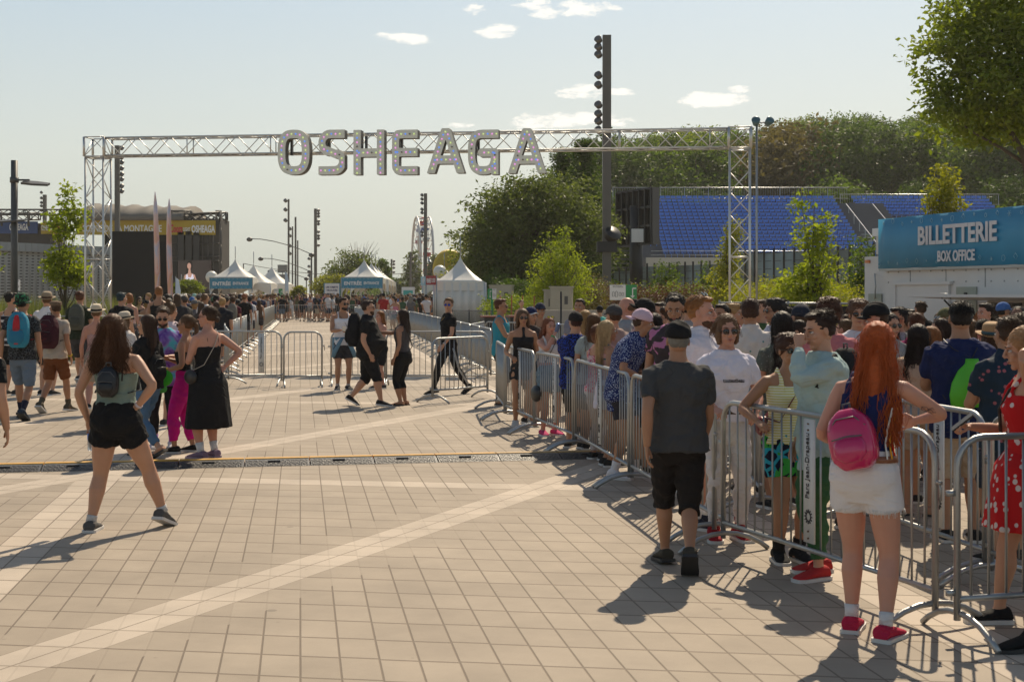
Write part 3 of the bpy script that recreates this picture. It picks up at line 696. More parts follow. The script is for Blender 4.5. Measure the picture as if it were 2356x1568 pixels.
# ================================================================== TENTS
TENT = mat('tent_vinyl', (0.72, 0.69, 0.62), .45, 0, .06, 1.2, .12, 3); BLUEB = mat('banner_blue', (0.045, 0.24, 0.37), .55, 0, .1, 2)
REDB = mat('banner_red', (0.36, .06, .06), .55); PALEB = mat('banner_pale', (.35, .55, .62), .6)
def tent_roof(mb, W, D, eave, apex, n=12):
    "high-peak canopy: square eave to a point, concave"
    prof = [(1 - t) ** 1.9 for t in np.linspace(0, 1, n)]; Rg = []
    for k, t in enumerate(np.linspace(0, 1, n)):
        f = max((1 - t) ** 1.75, .012); z = eave + (apex - eave) * t
        sq = []
        for a in np.linspace(0, 2 * np.pi, 32, endpoint=False):
            c, s = math.cos(a), math.sin(a); kk = 1 / max(abs(c), abs(s)); rr = 1.0
            sag = 1 - .06 * (1 - (min(abs(c), abs(s)) / max(abs(c), abs(s)))) * t * (1 - t) * 4
            sq.append((c * kk * W / 2 * f * sag, s * kk * D / 2 * f * sag, z))
        Rg.append(sq)
    mb.add(rings(Rg))
def tent(px, d, W, eave, apex, label, banner=None, closed=False, group='white high-peak tents', rz=0.0, D=None, valance=.45):
    D = D or W; x = (px - CX) / FOC * d
    o = empty('peaked_tent', (x, d + D / 2, 0), rz, label, 'tent', group)
    r = MB(); tent_roof(r, W, D, eave, apex); ro = r.build('roof', TENT, o)
    MB().add(tube([(0, 0, apex - .1), (0, 0, apex + 1.0)], .035, 6)).build('mast', STEEL, ro)
    for sx in (-1, 1):
        for sy in (-1, 1): MB().add(tube([(sx * W / 2, sy * D / 2, 0), (sx * W / 2, sy * D / 2, eave)], .05, 6)).build('leg', ALU, o)
    v = MB()                       # scalloped valance
    for (ax, ay, bx, by) in ((-1, -1, 1, -1), (1, -1, 1, 1), (1, 1, -1, 1), (-1, 1, -1, -1)):
        P0, P1 = np.array((ax * W / 2, ay * D / 2)), np.array((bx * W / 2, by * D / 2)); nrm = np.array((by - ay, ax - bx)) / 2.0; nrm = nrm / np.linalg.norm(nrm) * .012
        top, bot = [], []
        for t in np.linspace(0, 1, 17):
            q = P0 + (P1 - P0) * t; drop = valance + .9 * max(0, (abs(t - .5) * 2)) ** 3.2 * (0 if closed else 1)
            top.append((q[0], q[1], eave + .01)); bot.append((q[0], q[1], eave - drop))
        Rg = [[(a[0] + nrm[0] * e, a[1] + nrm[1] * e, a[2]) for a, e in ((tp, 1), (bt, 1), (bt, -1), (tp, -1))] for tp, bt in zip(top, bot)]
        v.add(rings(Rg))
    v.build('valance', TENT, o, False)
    if closed:
        for k, (ax, ay, bx, by) in enumerate(((-1, -1, 1, -1), (1, -1, 1, 1), (1, 1, -1, 1), (-1, 1, -1, -1))):
            n = 36; P0, P1 = np.array((ax * W / 2, ay * D / 2)) * .985, np.array((bx * W / 2, by * D / 2)) * .985; nr = np.array((by - ay, ax - bx)) / 2.0; nr /= np.linalg.norm(nr)
            Rg = []
            for q in range(n + 1):
                c = P0 + (P1 - P0) * q / n + nr * .035 * math.sin(q * 1.1) ; Rg.append([(c[0] + nr[0] * e, c[1] + nr[1] * e, z) for z, e in ((0.02, .01), (eave, .01), (eave, -.01), (.02, -.01))])
            if k == 3:             # entrance side: curtain drawn back
                Rg = Rg[:10]
            MB().add(rings(Rg)).build('side_wall', TENT, o)
    if banner:
        bw, bh, bz, words_, y = banner
        b = MB().add(box((0, -D / 2 - .09, bz), (bw, .05, bh))).build('banner', BLUEB, o, False)
        MB().add(box((0, -D / 2 - .09, bz + bh / 2 + .03), (bw + .1, .1, .06))).add(box((-bw / 2 - .03, -D / 2 - .09, bz - .1), (.06, .1, bh + .25))).add(box((bw / 2 + .03, -D / 2 - .09, bz - .1), (.06, .1, bh + .25))).build('banner_frame', STEEL, o, False)
        for (w_, cx_, ww, hh) in words_: text(w_, (cx_, -D / 2 - .117, bz + (.02 if len(w_) < 7 else 0)), ww, hh, (1, 0, 0), (0, 0, 1), WTEXT, 'lettering', b, .035)
        dd = MB()
        for q in range(10):
            for zz in (bz + bh * .41, bz - bh * .41): dd.add(tube([(-bw / 2 + (q + .5) * bw / 10 + .05 * math.cos(R(a)), -D / 2 - .118, zz + .05 * math.sin(R(a))) for a in range(0, 361, 60)], .008, 4))
        dd.build('printed_fruit_outlines', PALEB, b)
    return o
ENT = [('ENTRÉE', -.22, .43, .30), ('ENTRANCE', .23, .37, .19)]
def ent(bw, bh, bz): return (bw, bh, bz, [(w, c * bw, ww * bw, hh * bh / .62 * .9) for w, c, ww, hh in ENT], 0)
tent(833, 130, 3.7, 3.15, 5.05, 'middle white peaked entrance tent with a blue banner', ent(3.75, .95, 2.72))
tent(850, 141, 3.7, 3.1, 5.0, 'white peaked tent close behind the middle entrance tent'); tent(860, 152, 3.7, 3.05, 5.0, 'white peaked tent third in the middle row of tents'); tent(868, 163, 3.7, 3.05, 5.0, 'white peaked tent last in the middle row of tents')
tent(532, 126, 3.7, 3.1, 5.0, 'left white peaked entrance tent with a blue banner', ent(3.75, .95, 2.66))
tent(575, 128, 3.7, 2.6, 4.6, 'white peaked tent second in the left row of tents'); tent(618, 134, 3.7, 2.55, 4.5, 'white peaked tent third in the left row of tents')
tent(1057, 79, 2.85, 2.42, 4.03, 'large closed white peaked tent on the right by the barriers', None, True)
tent(1020, 122, 3.6, 2.6, 4.3, 'white peaked tent mostly hidden behind the large closed one')
tent(412, 120, 1.6, 1.5, 2.4, 'tiny white peaked tent left of the left entrance tent')
# side banners of the right tent
bt = empty('side_banners', AT(1003, 672, 78.6) - Vector((0, 0, EYE)), 0, 'red and blue banners facing left on the side of the closed tent', 'banner')
for k, (x0, x1, yt, yb, m, wd) in enumerate(((980, 1003, 634, 655, REDB, ('FERMÉE', 'CLOSED')), (968, 979, 636, 656, PALEB, ('VIP', '')))):
    dL, dR = (100.5, 102.8) if k == 0 else (99, 100.4)
    a = AT(x0, 672, 78.6) - bt.location; b = AT(x1, 672, 78.6) - bt.location
    z1 = EYE + (HZ - yt) / 41.6; z0 = EYE + (HZ - yb) / 41.6; a.z = b.z = 0
    p = MB().add(bar((a.x, 0, (z0 + z1) / 2), (b.x, 0, (z0 + z1) / 2), .05, z1 - z0)).build('banner_panel', m, bt, False)
    text(wd[0], ((a.x + b.x) / 2 - (b.x - a.x) * (.22 if wd[1] else 0), -.03, (z0 + z1) / 2), (b.x - a.x) * (.42 if wd[1] else .7), .3, (1, 0, 0), (0, 0, 1), WTEXT, 'lettering', p, .04)
    if wd[1]: text(wd[1], ((a.x + b.x) / 2 + (b.x - a.x) * .24, -.03, (z0 + z1) / 2), (b.x - a.x) * .38, .22, (1, 0, 0), (0, 0, 1), WTEXT, 'lettering', p, .03)
    MB().add(tube([(b.x + .03, .02, 0), (b.x + .03, .02, z1 + .05)], .04, 6)).build('post', STEEL, bt)
def globe(px, py, r, d, label):
    p = AT(px, py, d); o = empty('light_balloon', (p.x, d, 0), 0, label, 'balloon light', 'white lighting balloons on poles')
    MB().add(ell((0, 0, p.z), r, 20, 14)).build('balloon', mat('balloon_skin', (.72, .70, .62), .4), o); MB().add(tube([(0, 0, 0), (0, 0, p.z - r)], .04, 6)).build('pole', STEEL, o)
globe(487, 637, .56, 132, 'white lighting balloon beside the left entrance tent'); globe(1012, 625, .55, 118, 'white lighting balloon behind the large closed tent')
def panel_sign(px0, px1, y0, y1, d, label, m, lines, cat='sign', border=None):
    a, b = AT(px0, y0, d), AT(px1, y1, d); w = b.x - a.x; zc = (a.z + b.z) / 2; hh = a.z - b.z
    o = empty('sign_board', ((a.x + b.x) / 2, d, 0), 0, label, cat)
    if border: MB().add(box((0, .02, zc), (w, .06, hh))).build('board_frame', border, o, False); MB().add(box((0, -.018, zc), (w * .88, .03, hh * .93))).build('board', m, o, False)
    else: MB().add(box((0, 0, zc), (w, .06, hh))).build('board', m, o, False)
    for s in (-1, 1): MB().add(tube([(s * w * .42, .04, 0), (s * w * .42, .04, zc - hh / 2)], .05, 6)).build('leg', STEEL, o)
    for (t, cx, cz, ww, th, tm) in lines: text(t, (cx * w, -.04, zc + cz * hh), ww * w, th * hh, (1, 0, 0), (0, 0, 1), tm, 'lettering', o, .03, .01)
    return o
NAVY = mat('navy_print', (.02, .035, .13), .6)
panel_sign(745, 783, 651, 680, 118, 'white lost-property sign board with blue border by the middle tent', WHITE, [('LES OBJETS', 0, .16, .74, .17, NAVY), ('TROUVÉS', 0, -.06, .66, .17, NAVY), ('LOST & FOUND', .02, -.33, .7, .09, NAVY)], 'sign', BLUEB)
TEALP = mat('teal_print', (.06, .38, .36), .6); 
wb = panel_sign(924, 954, 660, 690, 112, 'white board with a teal panel between the tents', WHITE, [], 'sign')
MB().add(box((0, -.06, EYE + (HZ - 674) / 29.2), (.75, .03, .42))).build('teal_panel', TEALP, wb, False); MB().add(box((0, -.06, EYE + (HZ - 683) / 29.2), (.85, .03, .15))).build('red_panel', REDB, wb, False)
# yellow inflatable arch top behind the right tent
tag(MB().add(lathe([(.2, -.25), (1.9, -.25), (2.1, 0), (1.9, .25), (.2, .25)], 28)).build('round_yellow_sign', mat('sign_yellow', (.62, .42, .04), .5)), 'round yellow sign peeking out above the large closed tent', 'sign')
o = bpy.data.objects['round_yellow_sign']; o.location = AT(1034, 619, 150); o.rotation_euler = (R(90), 0, R(35))
tag(MB().add(tube([(o.location.x, 150.3, 0), (o.location.x, 150.3, o.location.z)], .12, 6)).build('sign_post', POLE), 'post under the round yellow sign', 'post')

# water / recycling stations: green and white panels on a post
GREEN = mat('sign_green', (.03, .27, .085), .5)
def station(px0, px1, pxm, y0, y1, d, label, green_left, zb=0.0):
    a, b, m = AT(px0, y0, d), AT(px1, y1, d), AT(pxm, y0, d); zc = (a.z + b.z) / 2; hh = a.z - b.z; B = Vector((m.x, d, 0))
    o = empty('recycling_station', B, 0, label, 'sign', 'green and white recycling signs')
    MB().add(tube([(0, .05, 0), (0, .05, a.z)], .05, 8)).build('post', GREEN, o)
    for (x0, x1, g) in ((a.x - m.x, -.01, green_left), (.01, b.x - m.x, not green_left)):
        p = MB().add(box(((x0 + x1) / 2, 0, zc), (x1 - x0, .05, hh))).build('panel', GREEN if g else WHITE, o, False); w = x1 - x0; cx = (x0 + x1) / 2; mm = MB()
        if g:
            mm.add(box((cx + w * .1, -.03, zc + hh * .02), (w * .1, .012, hh * .5))); mm.add(box((cx + w * .27, -.03, zc + hh * .27), (w * .34, .012, hh * .09)))
            V = [(cx - w * .12, -.036, zc - hh * .2), (cx + w * .32, -.036, zc - hh * .2), (cx + w * .1, -.036, zc - hh * .38)]
            mm.add((V, [np.array([(0, 2, 1)])])); mm.build('arrow', WTEXT, p, False)
        else:
            for q, (bx, bh) in enumerate(((-.28, .3), (-.08, .36), (.14, .22), (.32, .2))):
                zz = zc - hh * .12; mm.add(tube([(cx + (bx - .06) * w, -.03, zz - .5 * bh * hh * .9), (cx + (bx - .06) * w, -.03, zz + bh * hh * .4), (cx + bx * w, -.03, zz + bh * hh * .6), (cx + (bx + .06) * w, -.03, zz + bh * hh * .4), (cx + (bx + .06) * w, -.03, zz - .5 * bh * hh * .9), (cx + (bx - .06) * w, -.03, zz - .5 * bh * hh * .9)], w * .012, 4))
            mm.build('bottle_outlines', INK, p)
            text('Rien ne se perd.', (cx, -.035, zc + hh * .43), w * .6, hh * .05, (1, 0, 0), (0, 0, 1), INK, 'lettering', p); text('Tout se transforme!', (cx, -.035, zc + hh * .36), w * .66, hh * .05, (1, 0, 0), (0, 0, 1), INK, 'lettering', p)
station(1403, 1465, 1440, 655, 690, 52, 'large white and green recycling sign below the scoreboard', False)
station(1122, 1142, 1132, 664, 688, 60, 'narrow green and white recycling sign at the corner of the closed tent', True)
station(28, 46, 34, 643, 668, 66, 'green and white recycling sign beside the far left street lamp', True)
station(630, 650, 641, 664, 690, 118, 'small white and green recycling sign at the end of the left tents', False)
# electrical cabinets
CAB = mat('cabinet_metal', (.33, .31, .25), .4, .35, .12, 1.5)
def cabinet(px0, px1, ytop, d, dep, label):
    a, b = AT(px0, ytop, d), AT(px1, ytop, d); w = b.x - a.x; h = a.z
    o = empty('electrical_cabinet', ((a.x + b.x) / 2, d + dep / 2, 0), R(-6), label, 'cabinet', 'electrical cabinets by the shrubs')
    MB().add(box((0, 0, h / 2), (w, dep, h))).add(box((0, 0, h + .02), (w + .08, dep + .08, .05))).build('housing', CAB, o, False)
    for s in (-1, 1): MB().add(box((s * w * .245, -dep / 2 - .012, h * .5), (w * .46, .022, h * .9))).build('door', CAB, o, False)
    MB().add(box((w * .25, -dep / 2 - .03, h * .78), (w * .16, .02, h * .14))).build('vent', DARK, o, False); MB().add(box((-w * .06, -dep / 2 - .035, h * .5), (.03, .03, .22))).build('handle', BLACK, o, False)
cabinet(1268, 1318, 661, 50, .8, 'tall metal electrical cabinet left of the big mast'); cabinet(1128, 1180, 657, 72, 1.0, 'wide metal electrical cabinet behind the green recycling sign')
cabinet(1253, 1270, 668, 50.3, .6, 'slim ribbed cabinet attached beside the tall one')
# low concrete wall behind the queue
tag(MB().add(box((AT(1345, 0, 44).x, 44.3, .66), (2.9, .35, 1.32))).build('concrete_wall', mat('concrete', (.33, .30, .26), .8, 0, .15, 2, .2, 20), None, False), 'low concrete planter wall at the foot of the big mast', 'wall')
for k in range(7):
    x = AT(1150 + k * 26, 0, 54).x
    tag(MB().add(tube([(x, 54 + (k % 3), 0), (x + .02, 54 + (k % 3), 1.75)], .025, 5)).build('marker_stake', mat('stake_orange', (.35, .1, .04), .7)), 'thin rusty orange stake in the weeds, ' + ['leftmost', 'second from left', 'third from left', 'middle one', 'third from right', 'second from right', 'rightmost'][k], 'stake', 'orange stakes in the weeds')
tag(MB().add(tube([(AT(1290, 0, 40).x, 40, 0), (AT(1291, 0, 40).x, 40, 1.9)], .03, 6)).build('black_pole', BLACK), 'thin black pole in front of the tall cabinet', 'pole')

# ================================================================== FERRIS WHEEL
def ferris():
    d = 300.0; s = FOC / d; c = AT(972, 592, d); Rr = 93 / s; o = empty('ferris_wheel', (c.x, d, 0), R(-80), 'white ferris wheel seen nearly edge-on beyond the tents', 'ferris wheel')
    WS = mat('white_steel', (.6, .58, .55), .45, .2)
    for y in (-1.3, 1.3):
        m = MB(); m.add(tube([(Rr * math.cos(a), y, c.z + Rr * math.sin(a)) for a in np.linspace(0, 2 * np.pi, 49)], .22, 6)); m.add(tube([(Rr * .82 * math.cos(a), y, c.z + Rr * .82 * math.sin(a)) for a in np.linspace(0, 2 * np.pi, 49)], .1, 5)); m.build('rim', WS, o)
    m = MB()
    for k in range(16):
        a = k * math.pi / 8; e = (Rr * math.cos(a), c.z + Rr * math.sin(a))
        for y in (-1.3, 1.3): m.add(tube([(0, y * .5, c.z), (e[0], y, e[1])], .07, 4))
        m.add(tube([(e[0], -1.3, e[1]), (e[0], 1.3, e[1])], .08, 4))
    m.build('spokes', WS, o)
    cols = [(.5, .05, .05), (.6, .6, .58), (.05, .12, .4)]
    for k in range(16):
        a = (k + .5) * math.pi / 8; x, z = Rr * math.cos(a), c.z + Rr * math.sin(a)
        MB().add(lathe([(.3, -1.7), (.8, -1.5), (.85, -.9), (.7, -.85)], 10, (x, 0, z))).add(lathe([(.9, -.25), (.05, .05)], 10, (x, 0, z))).add(tube([(x, 0, z - 1), (x, 0, z)], .05, 4)).build('gondola', mat('gondola_%d' % (k % 3), cols[k % 3], .5), o)
    for y in (-2.2, 2.2):
        for x in (-6, 6): MB().add(tube([(x, y * 1.6, 0), (0, y * .6, c.z)], .25, 6)).build('leg', mat('blue_steel', (.08, .14, .3), .5), o)
    MB().add(box((0, 0, .9), (12, 6, 1.2))).build('platform', DARK, o, False)
ferris()

# ================================================================== STAGE AND SCREENS AT LEFT
SCRIM = mat('black_scrim', (.012, .012, .012), .9, 0, .3, 2, .2, 5); YB = mat('banner_yellow', (.42, .29, .02), .6, 0, .2, .6); TARP = mat('grey_tarp', (.17, .15, .125), .8, 0, .2, 1, .3, 3)
def stage():
    d = 140.0; s = FOC / d
    def X(px): return (px - CX) / s
    def Z(py): return EYE + (HZ - py) / s
    x0, x1 = X(135), X(507); o = empty('concert_stage', ((x0 + x1) / 2, d, 0), 0, 'large black concert stage with a yellow banner and arched grey roof', 'stage'); B = o.location.x
    wing = MB(); wing.add(box((X(447) - B, 2.5, Z(503) / 2), (X(505) - X(390), 5, Z(503)))); wing.build('stage_wing', mat('black_cloth', (.055, .050, .045), .85, 0, .4, .8), o, False)
    MB().add(box((X(290) - B, 7, Z(530) / 2), (X(390) - X(200), .5, Z(530)))).build('back_cloth', SCRIM, o, False)
    b = MB().add(box((X(345) - B - .3, -.35, Z(524)), (X(505) - X(186), .15, Z(508) - Z(541)))).build('stage_banner', YB, o, False)
    text('SCÈNE DE LA MONTAGNE', (X(284) - B, -.44, Z(524)), X(373) - X(192), .85, (1, 0, 0), (0, 0, 1), WTEXT, 'lettering', b, .02, .02)
    text('OSHEAGA', (X(470) - B, -.44, Z(527)), X(497) - X(443), .75, (1, 0, 0), (0, 0, 1), WTEXT, 'lettering', b, .04, .02)
    text('Coors', (X(408) - B, -.44, Z(526)), X(423) - X(395), .8, (1, 0, 0), (0, 0, 1), mat('red_print', (.5, .03, .04), .6), 'lettering', b, .03, .02)
    text('LIGHT', (X(432) - B, -.44, Z(528)), X(440) - X(424), .4, (1, 0, 0), (0, 0, 1), WTEXT, 'lettering', b, .02, .02)
    r = MB(); n = 14; xa, xb = X(195) - B, X(424) - B
    Rg = []
    for k in range(31):
        x = xa + (xb - xa) * k / 30; q = []
        sag = .25 * abs(math.sin(k / 30 * math.pi * 5))
        for t in np.linspace(0, math.pi, 9): q.append((x, 5 - 6 * math.cos(t), Z(507) + (2.0 - sag) * math.sin(t) * (1 - .15 * (k / 30))))
        q.append((x, 5, Z(508))); Rg.append(q)
    r.add(rings(Rg)); r.build('arched_roof', TARP, o)
    t = MB(); lattice(t, (X(388) - B, 0, Z(491)), (X(440) - B, 0, Z(491)), .5, (0, 0, 1), .07, .05, .9, 4); lattice(t, (X(418) - B, .5, Z(503)), (X(505) - B, .5, Z(497)), .8, (0, 0, 1), .09, .07, 1.2, 4); lattice(t, (X(418) - B, 3.5, Z(500)), (X(505) - B, 3.5, Z(494)), .8, (0, 0, 1), .09, .07, 1.2, 4)
    for px in (280, 325, 344): t.add(tube([(X(px) - B, 2, Z(505)), (X(px) - B, 2, Z(480))], .07, 4))
    t.add(tube([(X(285) - B, 2, Z(481)), (X(305) - B, 2, Z(490))], .06, 4)); t.add(tube([(X(325) - B, 2, Z(480)), (X(388) - B, 2, Z(480)), (X(410) - B, 2, Z(491))], .06, 4)); t.build('roof_truss', DARK, o)
    for px in (507, 504):
        m = MB(); lattice(m, (X(px) - B - .3, .6, 0), (X(px) - B - .3, .6, Z(484)), .45, (1, 0, 0), .05, .03, .8, 4); m.build('corner_tower', DARK, o)
        break
    m = MB()
    for k in range(9): m.add(tube([(X(395 + k * 12) - B, -.12, Z(505)), (X(395 + k * 12) - B, -.12, 0)], .06, 4))
    for y_ in (560, 590, 600): m.add(tube([(X(388) - B, -.14, Z(y_)), (X(505) - B, -.14, Z(y_))], .05, 4))
    m.build('wing_frame', mat('dull_frame', (.07, .065, .06), .6), o)
    # video screen with the singer on it
    sc = MB().add(box((X(450) - B, -.35, Z(633)), (X(488) - X(412), .3, Z(603) - Z(672)))).build('video_screen', mat('screen_dark', (.03, .022, .02), .4, emit=(.02, .014, .012, 1.0)), o, False)
    sk = mat('screen_skin', (.25, .14, .1), .5, emit=(.36, .2, .15, 1.0)); wh = mat('screen_white', (.4, .4, .45), .5, emit=(.5, .46, .52, 1.0)); hr = mat('screen_hair', (.02, .012, .01), .5)
    def flat(pts, m, y, name):
        V = [(X(a) - B, y, Z(b_)) for a, b_ in pts]; n = len(V); V2 = [(a, y + .02, c_) for a, _, c_ in V]
        MB().add((V + V2, [np.array([list(range(n)), [n + k for k in range(n)][::-1]]), np.array([(k, (k + 1) % n, n + (k + 1) % n, n + k) for k in range(n)])])).build(name, m, sc, False)
    flat([(439 + 7 * math.cos(R(a)), 612 + 13 * math.sin(R(a))) for a in range(0, 360, 30)], hr, -.53, 'singer_hair')
    flat([(438 + 4.6 * math.cos(R(a)), 612 + 7.2 * math.sin(R(a))) for a in range(0, 360, 30)], sk, -.56, 'singer_face')
    flat([(424, 672), (424, 645), (428, 632), (436, 628), (436, 618), (441, 618), (442, 628), (451, 632), (455, 645), (456, 668), (450, 672)], sk, -.54, 'singer_body')
    flat([(430, 672), (430, 640), (432, 630), (434, 630), (436, 638), (442, 638), (445, 630), (447, 631), (450, 645), (450, 672)], wh, -.57, 'singer_top')
    flat([(432, 619), (436, 617), (437, 620), (434, 630), (430, 632)], hr, -.58, 'microphone')
    for k in range(3): MB().add(box((X(418 + 18 * k) - B, -.3, Z(574)), (.6, .25, 3.6))).build('hanging_panel', mat('grey_cloth', (.05, .048, .045), .8), o, False)
stage()
def scrim(px0, px1, y0, d, label, th=.6):
    a, b = AT(px0, y0, d), AT(px1, y0, d); w = b.x - a.x
    o = empty('black_screen_wall', ((a.x + b.x) / 2, d, 0), 0, label, 'screen wall', 'big black screen walls beside the stage')
    MB().add(box((0, 0, a.z / 2), (w, .06, a.z))).build('cloth', SCRIM, o, False)
    m = MB()
    for s in (-.5, 0, .5): m.add(tube([(s * w * .98, .2, 0), (s * w * .98, .2, a.z)], .05, 5))
    m.add(tube([(-w / 2, .2, a.z - .1), (w / 2, .2, a.z - .1)], .05, 5)); m.build('frame', STEEL, o)
scrim(255, 357, 532, 98, 'big black screen wall left of the two tall feather-shaped totems'); scrim(358, 386, 556, 100, 'lower black screen wall between the two tall totems')
# second stage roof far left with blue banner
def stage2():
    d = 150.0; s = FOC / d
    def X(px): return (px - CX) / s
    def Z(py): return EYE + (HZ - py) / s
    o = empty('far_stage', (X(40), d, 0), 0, 'far left dark stage roof with a blue banner and lighting trusses', 'stage'); B = o.location.x
    MB().add(box((X(20) - B, 3, Z(512) / 2), (X(130) - X(-60), 3, Z(512)))).build('stage_house', mat('far_black', (.06, .055, .05), .85, 0, .2, .5), o, False)
    t = MB(); lattice(t, (X(-40) - B, 0, Z(488)), (X(190) - B, 0, Z(488)), .55, (0, 0, 1), .07, .05, .9, 4)
    for px in (2, 35, 64, 115, 140, 170): t.add(tube([(X(px) - B, 0, Z(488)), (X(px + 2) - B, 0, Z(520))], .12, 4))
    lattice(t, (X(-40) - B, 1.5, Z(498)), (X(80) - B, 1.5, Z(496)), .7, (0, 0, 1), .07, .05, 1, 4); t.build('roof_truss', DARK, o)
    b = MB().add(box((X(26) - B, 1.2, Z(522)), (X(64) - X(-40), .15, Z(508) - Z(536)))).build('stage_banner', mat('banner_deep_blue', (.03, .07, .2), .6), o, False)
    text('OSHEAGA', (X(35) - B, 1.1, Z(521)), X(56) - X(12), .72, (1, 0, 0), (0, 0, 1), WTEXT, 'lettering', b, .04, .02)
    b = MB().add(box((X(112) - B, 1.0, Z(524)), (X(136) - X(87), .15, Z(511) - Z(537)))).build('yellow_banner', YB, o, False)
    text('OSHEAGA', (X(102) - B, .9, Z(523)), X(117) - X(90), .6, (1, 0, 0), (0, 0, 1), WTEXT, 'lettering', b, .04, .02)
    text('Coors', (X(127) - B, .9, Z(523)), X(134) - X(120), .5, (1, 0, 0), (0, 0, 1), mat('red_print', (.5, .03, .04), .6), 'lettering', b, .03, .02)
stage2()
# perforated metal building, folded panels
def folded_wall():
    o = empty('metal_pavilion', (0, 0, 0), 0, 'low grey pavilion clad in folded perforated metal panels', 'building')
    m, nt, b = _new('perforated_metal'); b.inputs['Metallic'].default_value = .45; b.inputs['Roughness'].default_value = .45
    tc = nt.nodes.new('ShaderNodeTexCoord'); sep = nt.nodes.new('ShaderNodeSeparateXYZ'); nt.links.new(tc.outputs['Object'], sep.inputs[0])
    a = mth(nt, 'SUBTRACT', mth(nt, 'FRACT', mth(nt, 'MULTIPLY', sep.outputs[0], 5)), .5); c = mth(nt, 'SUBTRACT', mth(nt, 'FRACT', mth(nt, 'MULTIPLY', sep.outputs[2], 5)), .5)
    h = mth(nt, 'LESS_THAN', mth(nt, 'ADD', mth(nt, 'MULTIPLY', a, a), mth(nt, 'MULTIPLY', c, c)), .05)
    mx = nt.nodes.new('ShaderNodeMixRGB'); mx.inputs[1].default_value = (.36, .37, .36, 1); mx.inputs[2].default_value = (.09, .09, .09, 1); nt.links.new(h, mx.inputs[0]); nt.links.new(mx.outputs[0], b.inputs['Base Color'])
    pl = MB(); n = 24; P = [AT(-90 + 345 * k / n, 0, 88 + 14 * k / n) for k in range(n + 1)]
    zt = 4.55; zb = 0; za = 5.05
    for k in range(n):
        a_, b_ = P[k], P[k + 1]; bulge = -.42
        mid_t = a_.lerp(b_, .12) ; mid_b = a_.lerp(b_, .62)
        V = [(a_.x, a_.y, zb), (mid_b.x, mid_b.y + bulge, zb), (b_.x, b_.y, zb), (a_.x, a_.y, zt), (mid_t.x, mid_t.y + bulge * .15, zt), (b_.x, b_.y, zt)]
        pl.add((V, [np.array([(0, 1, 4, 3), (1, 2, 5, 4)])]))
    pl.build('folded_panels', m, o, False)
    f = MB()
    for k in range(n):
        a_, b_ = P[k], P[k + 1]; f.add(bar((a_.x, a_.y - .25, zt + .28), (b_.x - .02, b_.y - .25, zt + .28), .6, .56))
    f.build('fascia', mat('fascia_metal', (.32, .34, .34), .4, .4, .08, .5), o, False)
    bk = MB(); bk.add((np.array([(P[0].x, P[0].y + .02, 0), (P[-1].x, P[-1].y + .02, 0), (P[-1].x, 118, 0), (P[0].x, 118, 0), (P[0].x, P[0].y + .02, 5.0), (P[-1].x, P[-1].y + .02, 5.0), (P[-1].x, 118, 5.0), (P[0].x, 118, 5.0)]), [np.array([(4, 5, 6, 7), (1, 2, 6, 5), (0, 4, 7, 3), (2, 3, 7, 6)])]))
    bk.build('roof', TARP, o, False)
folded_wall()
# tall totems (feather / surfboard shapes), iridescent
def totem(px, y_top, y_bot, wpx, d, label, cut=None):
    m = MATS.get('iridescent')
    if not m:
        m, nt, b = _new('iridescent'); MATS['iridescent'] = m
        tc = nt.nodes.new('ShaderNodeTexCoord'); mp = nt.nodes.new('ShaderNodeMapping'); mp.inputs['Scale'].default_value = (1.2, 1.2, .3); noi = nt.nodes.new('ShaderNodeTexNoise'); noi.inputs['Scale'].default_value = 1.6; noi.inputs['Distortion'].default_value = 1.4
        nt.links.new(tc.outputs['Object'], mp.inputs[0]); nt.links.new(mp.outputs[0], noi.inputs['Vector']); cr = nt.nodes.new('ShaderNodeValToRGB')
        cr.color_ramp.elements[0].position = .3; cr.color_ramp.elements[0].color = (.55, .36, .2, 1); cr.color_ramp.elements[1].position = .7; cr.color_ramp.elements[1].color = (.3, .52, .48, 1)
        for p_, c_ in ((.42, (.6, .3, .26, 1)), (.5, (.62, .42, .36, 1)), (.58, (.45, .4, .5, 1))): e = cr.color_ramp.elements.new(p_); e.color = c_
        nt.links.new(noi.outputs['Fac'], cr.inputs[0]); nt.links.new(cr.outputs[0], b.inputs['Base Color']); b.inputs['Roughness'].default_value = .3; b.inputs['Metallic'].default_value = .3
    s = FOC / d; x = (px - CX) / s; zt = EYE + (HZ - y_top) / s; o = empty('feather_totem', (x, d, 0), R(12), label, 'sculpture', 'tall feather-shaped totems by the stage')
    W = wpx / s; Rg = []
    for t in np.linspace(0, 1, 26):
        z = .1 + (zt - .1) * t; w = W / 2 * (min(1, (1 - t) * 9 + .10) ** .7) * (.62 + .38 * math.sin(math.pi * min(1, t * 1.05) ** .9)) ; off = W * .25 * math.sin(t * 3.0 + px)
        Rg.append([(off + w * math.cos(a), .14 * math.sin(a), z) for a in np.linspace(0, 2 * np.pi, 10, endpoint=False)])
    MB().add(rings(Rg)).build('blade', m, o)
    MB().add(tube([(0, .25, 0), (0, .25, zt * .8)], .06, 6)).build('back_post', DARK, o)
totem(359, 441, 665, 13, 84, 'taller feather-shaped iridescent totem left of the stage screen'); totem(392, 457, 665, 13, 86, 'shorter feather-shaped iridescent totem right beside the taller one')
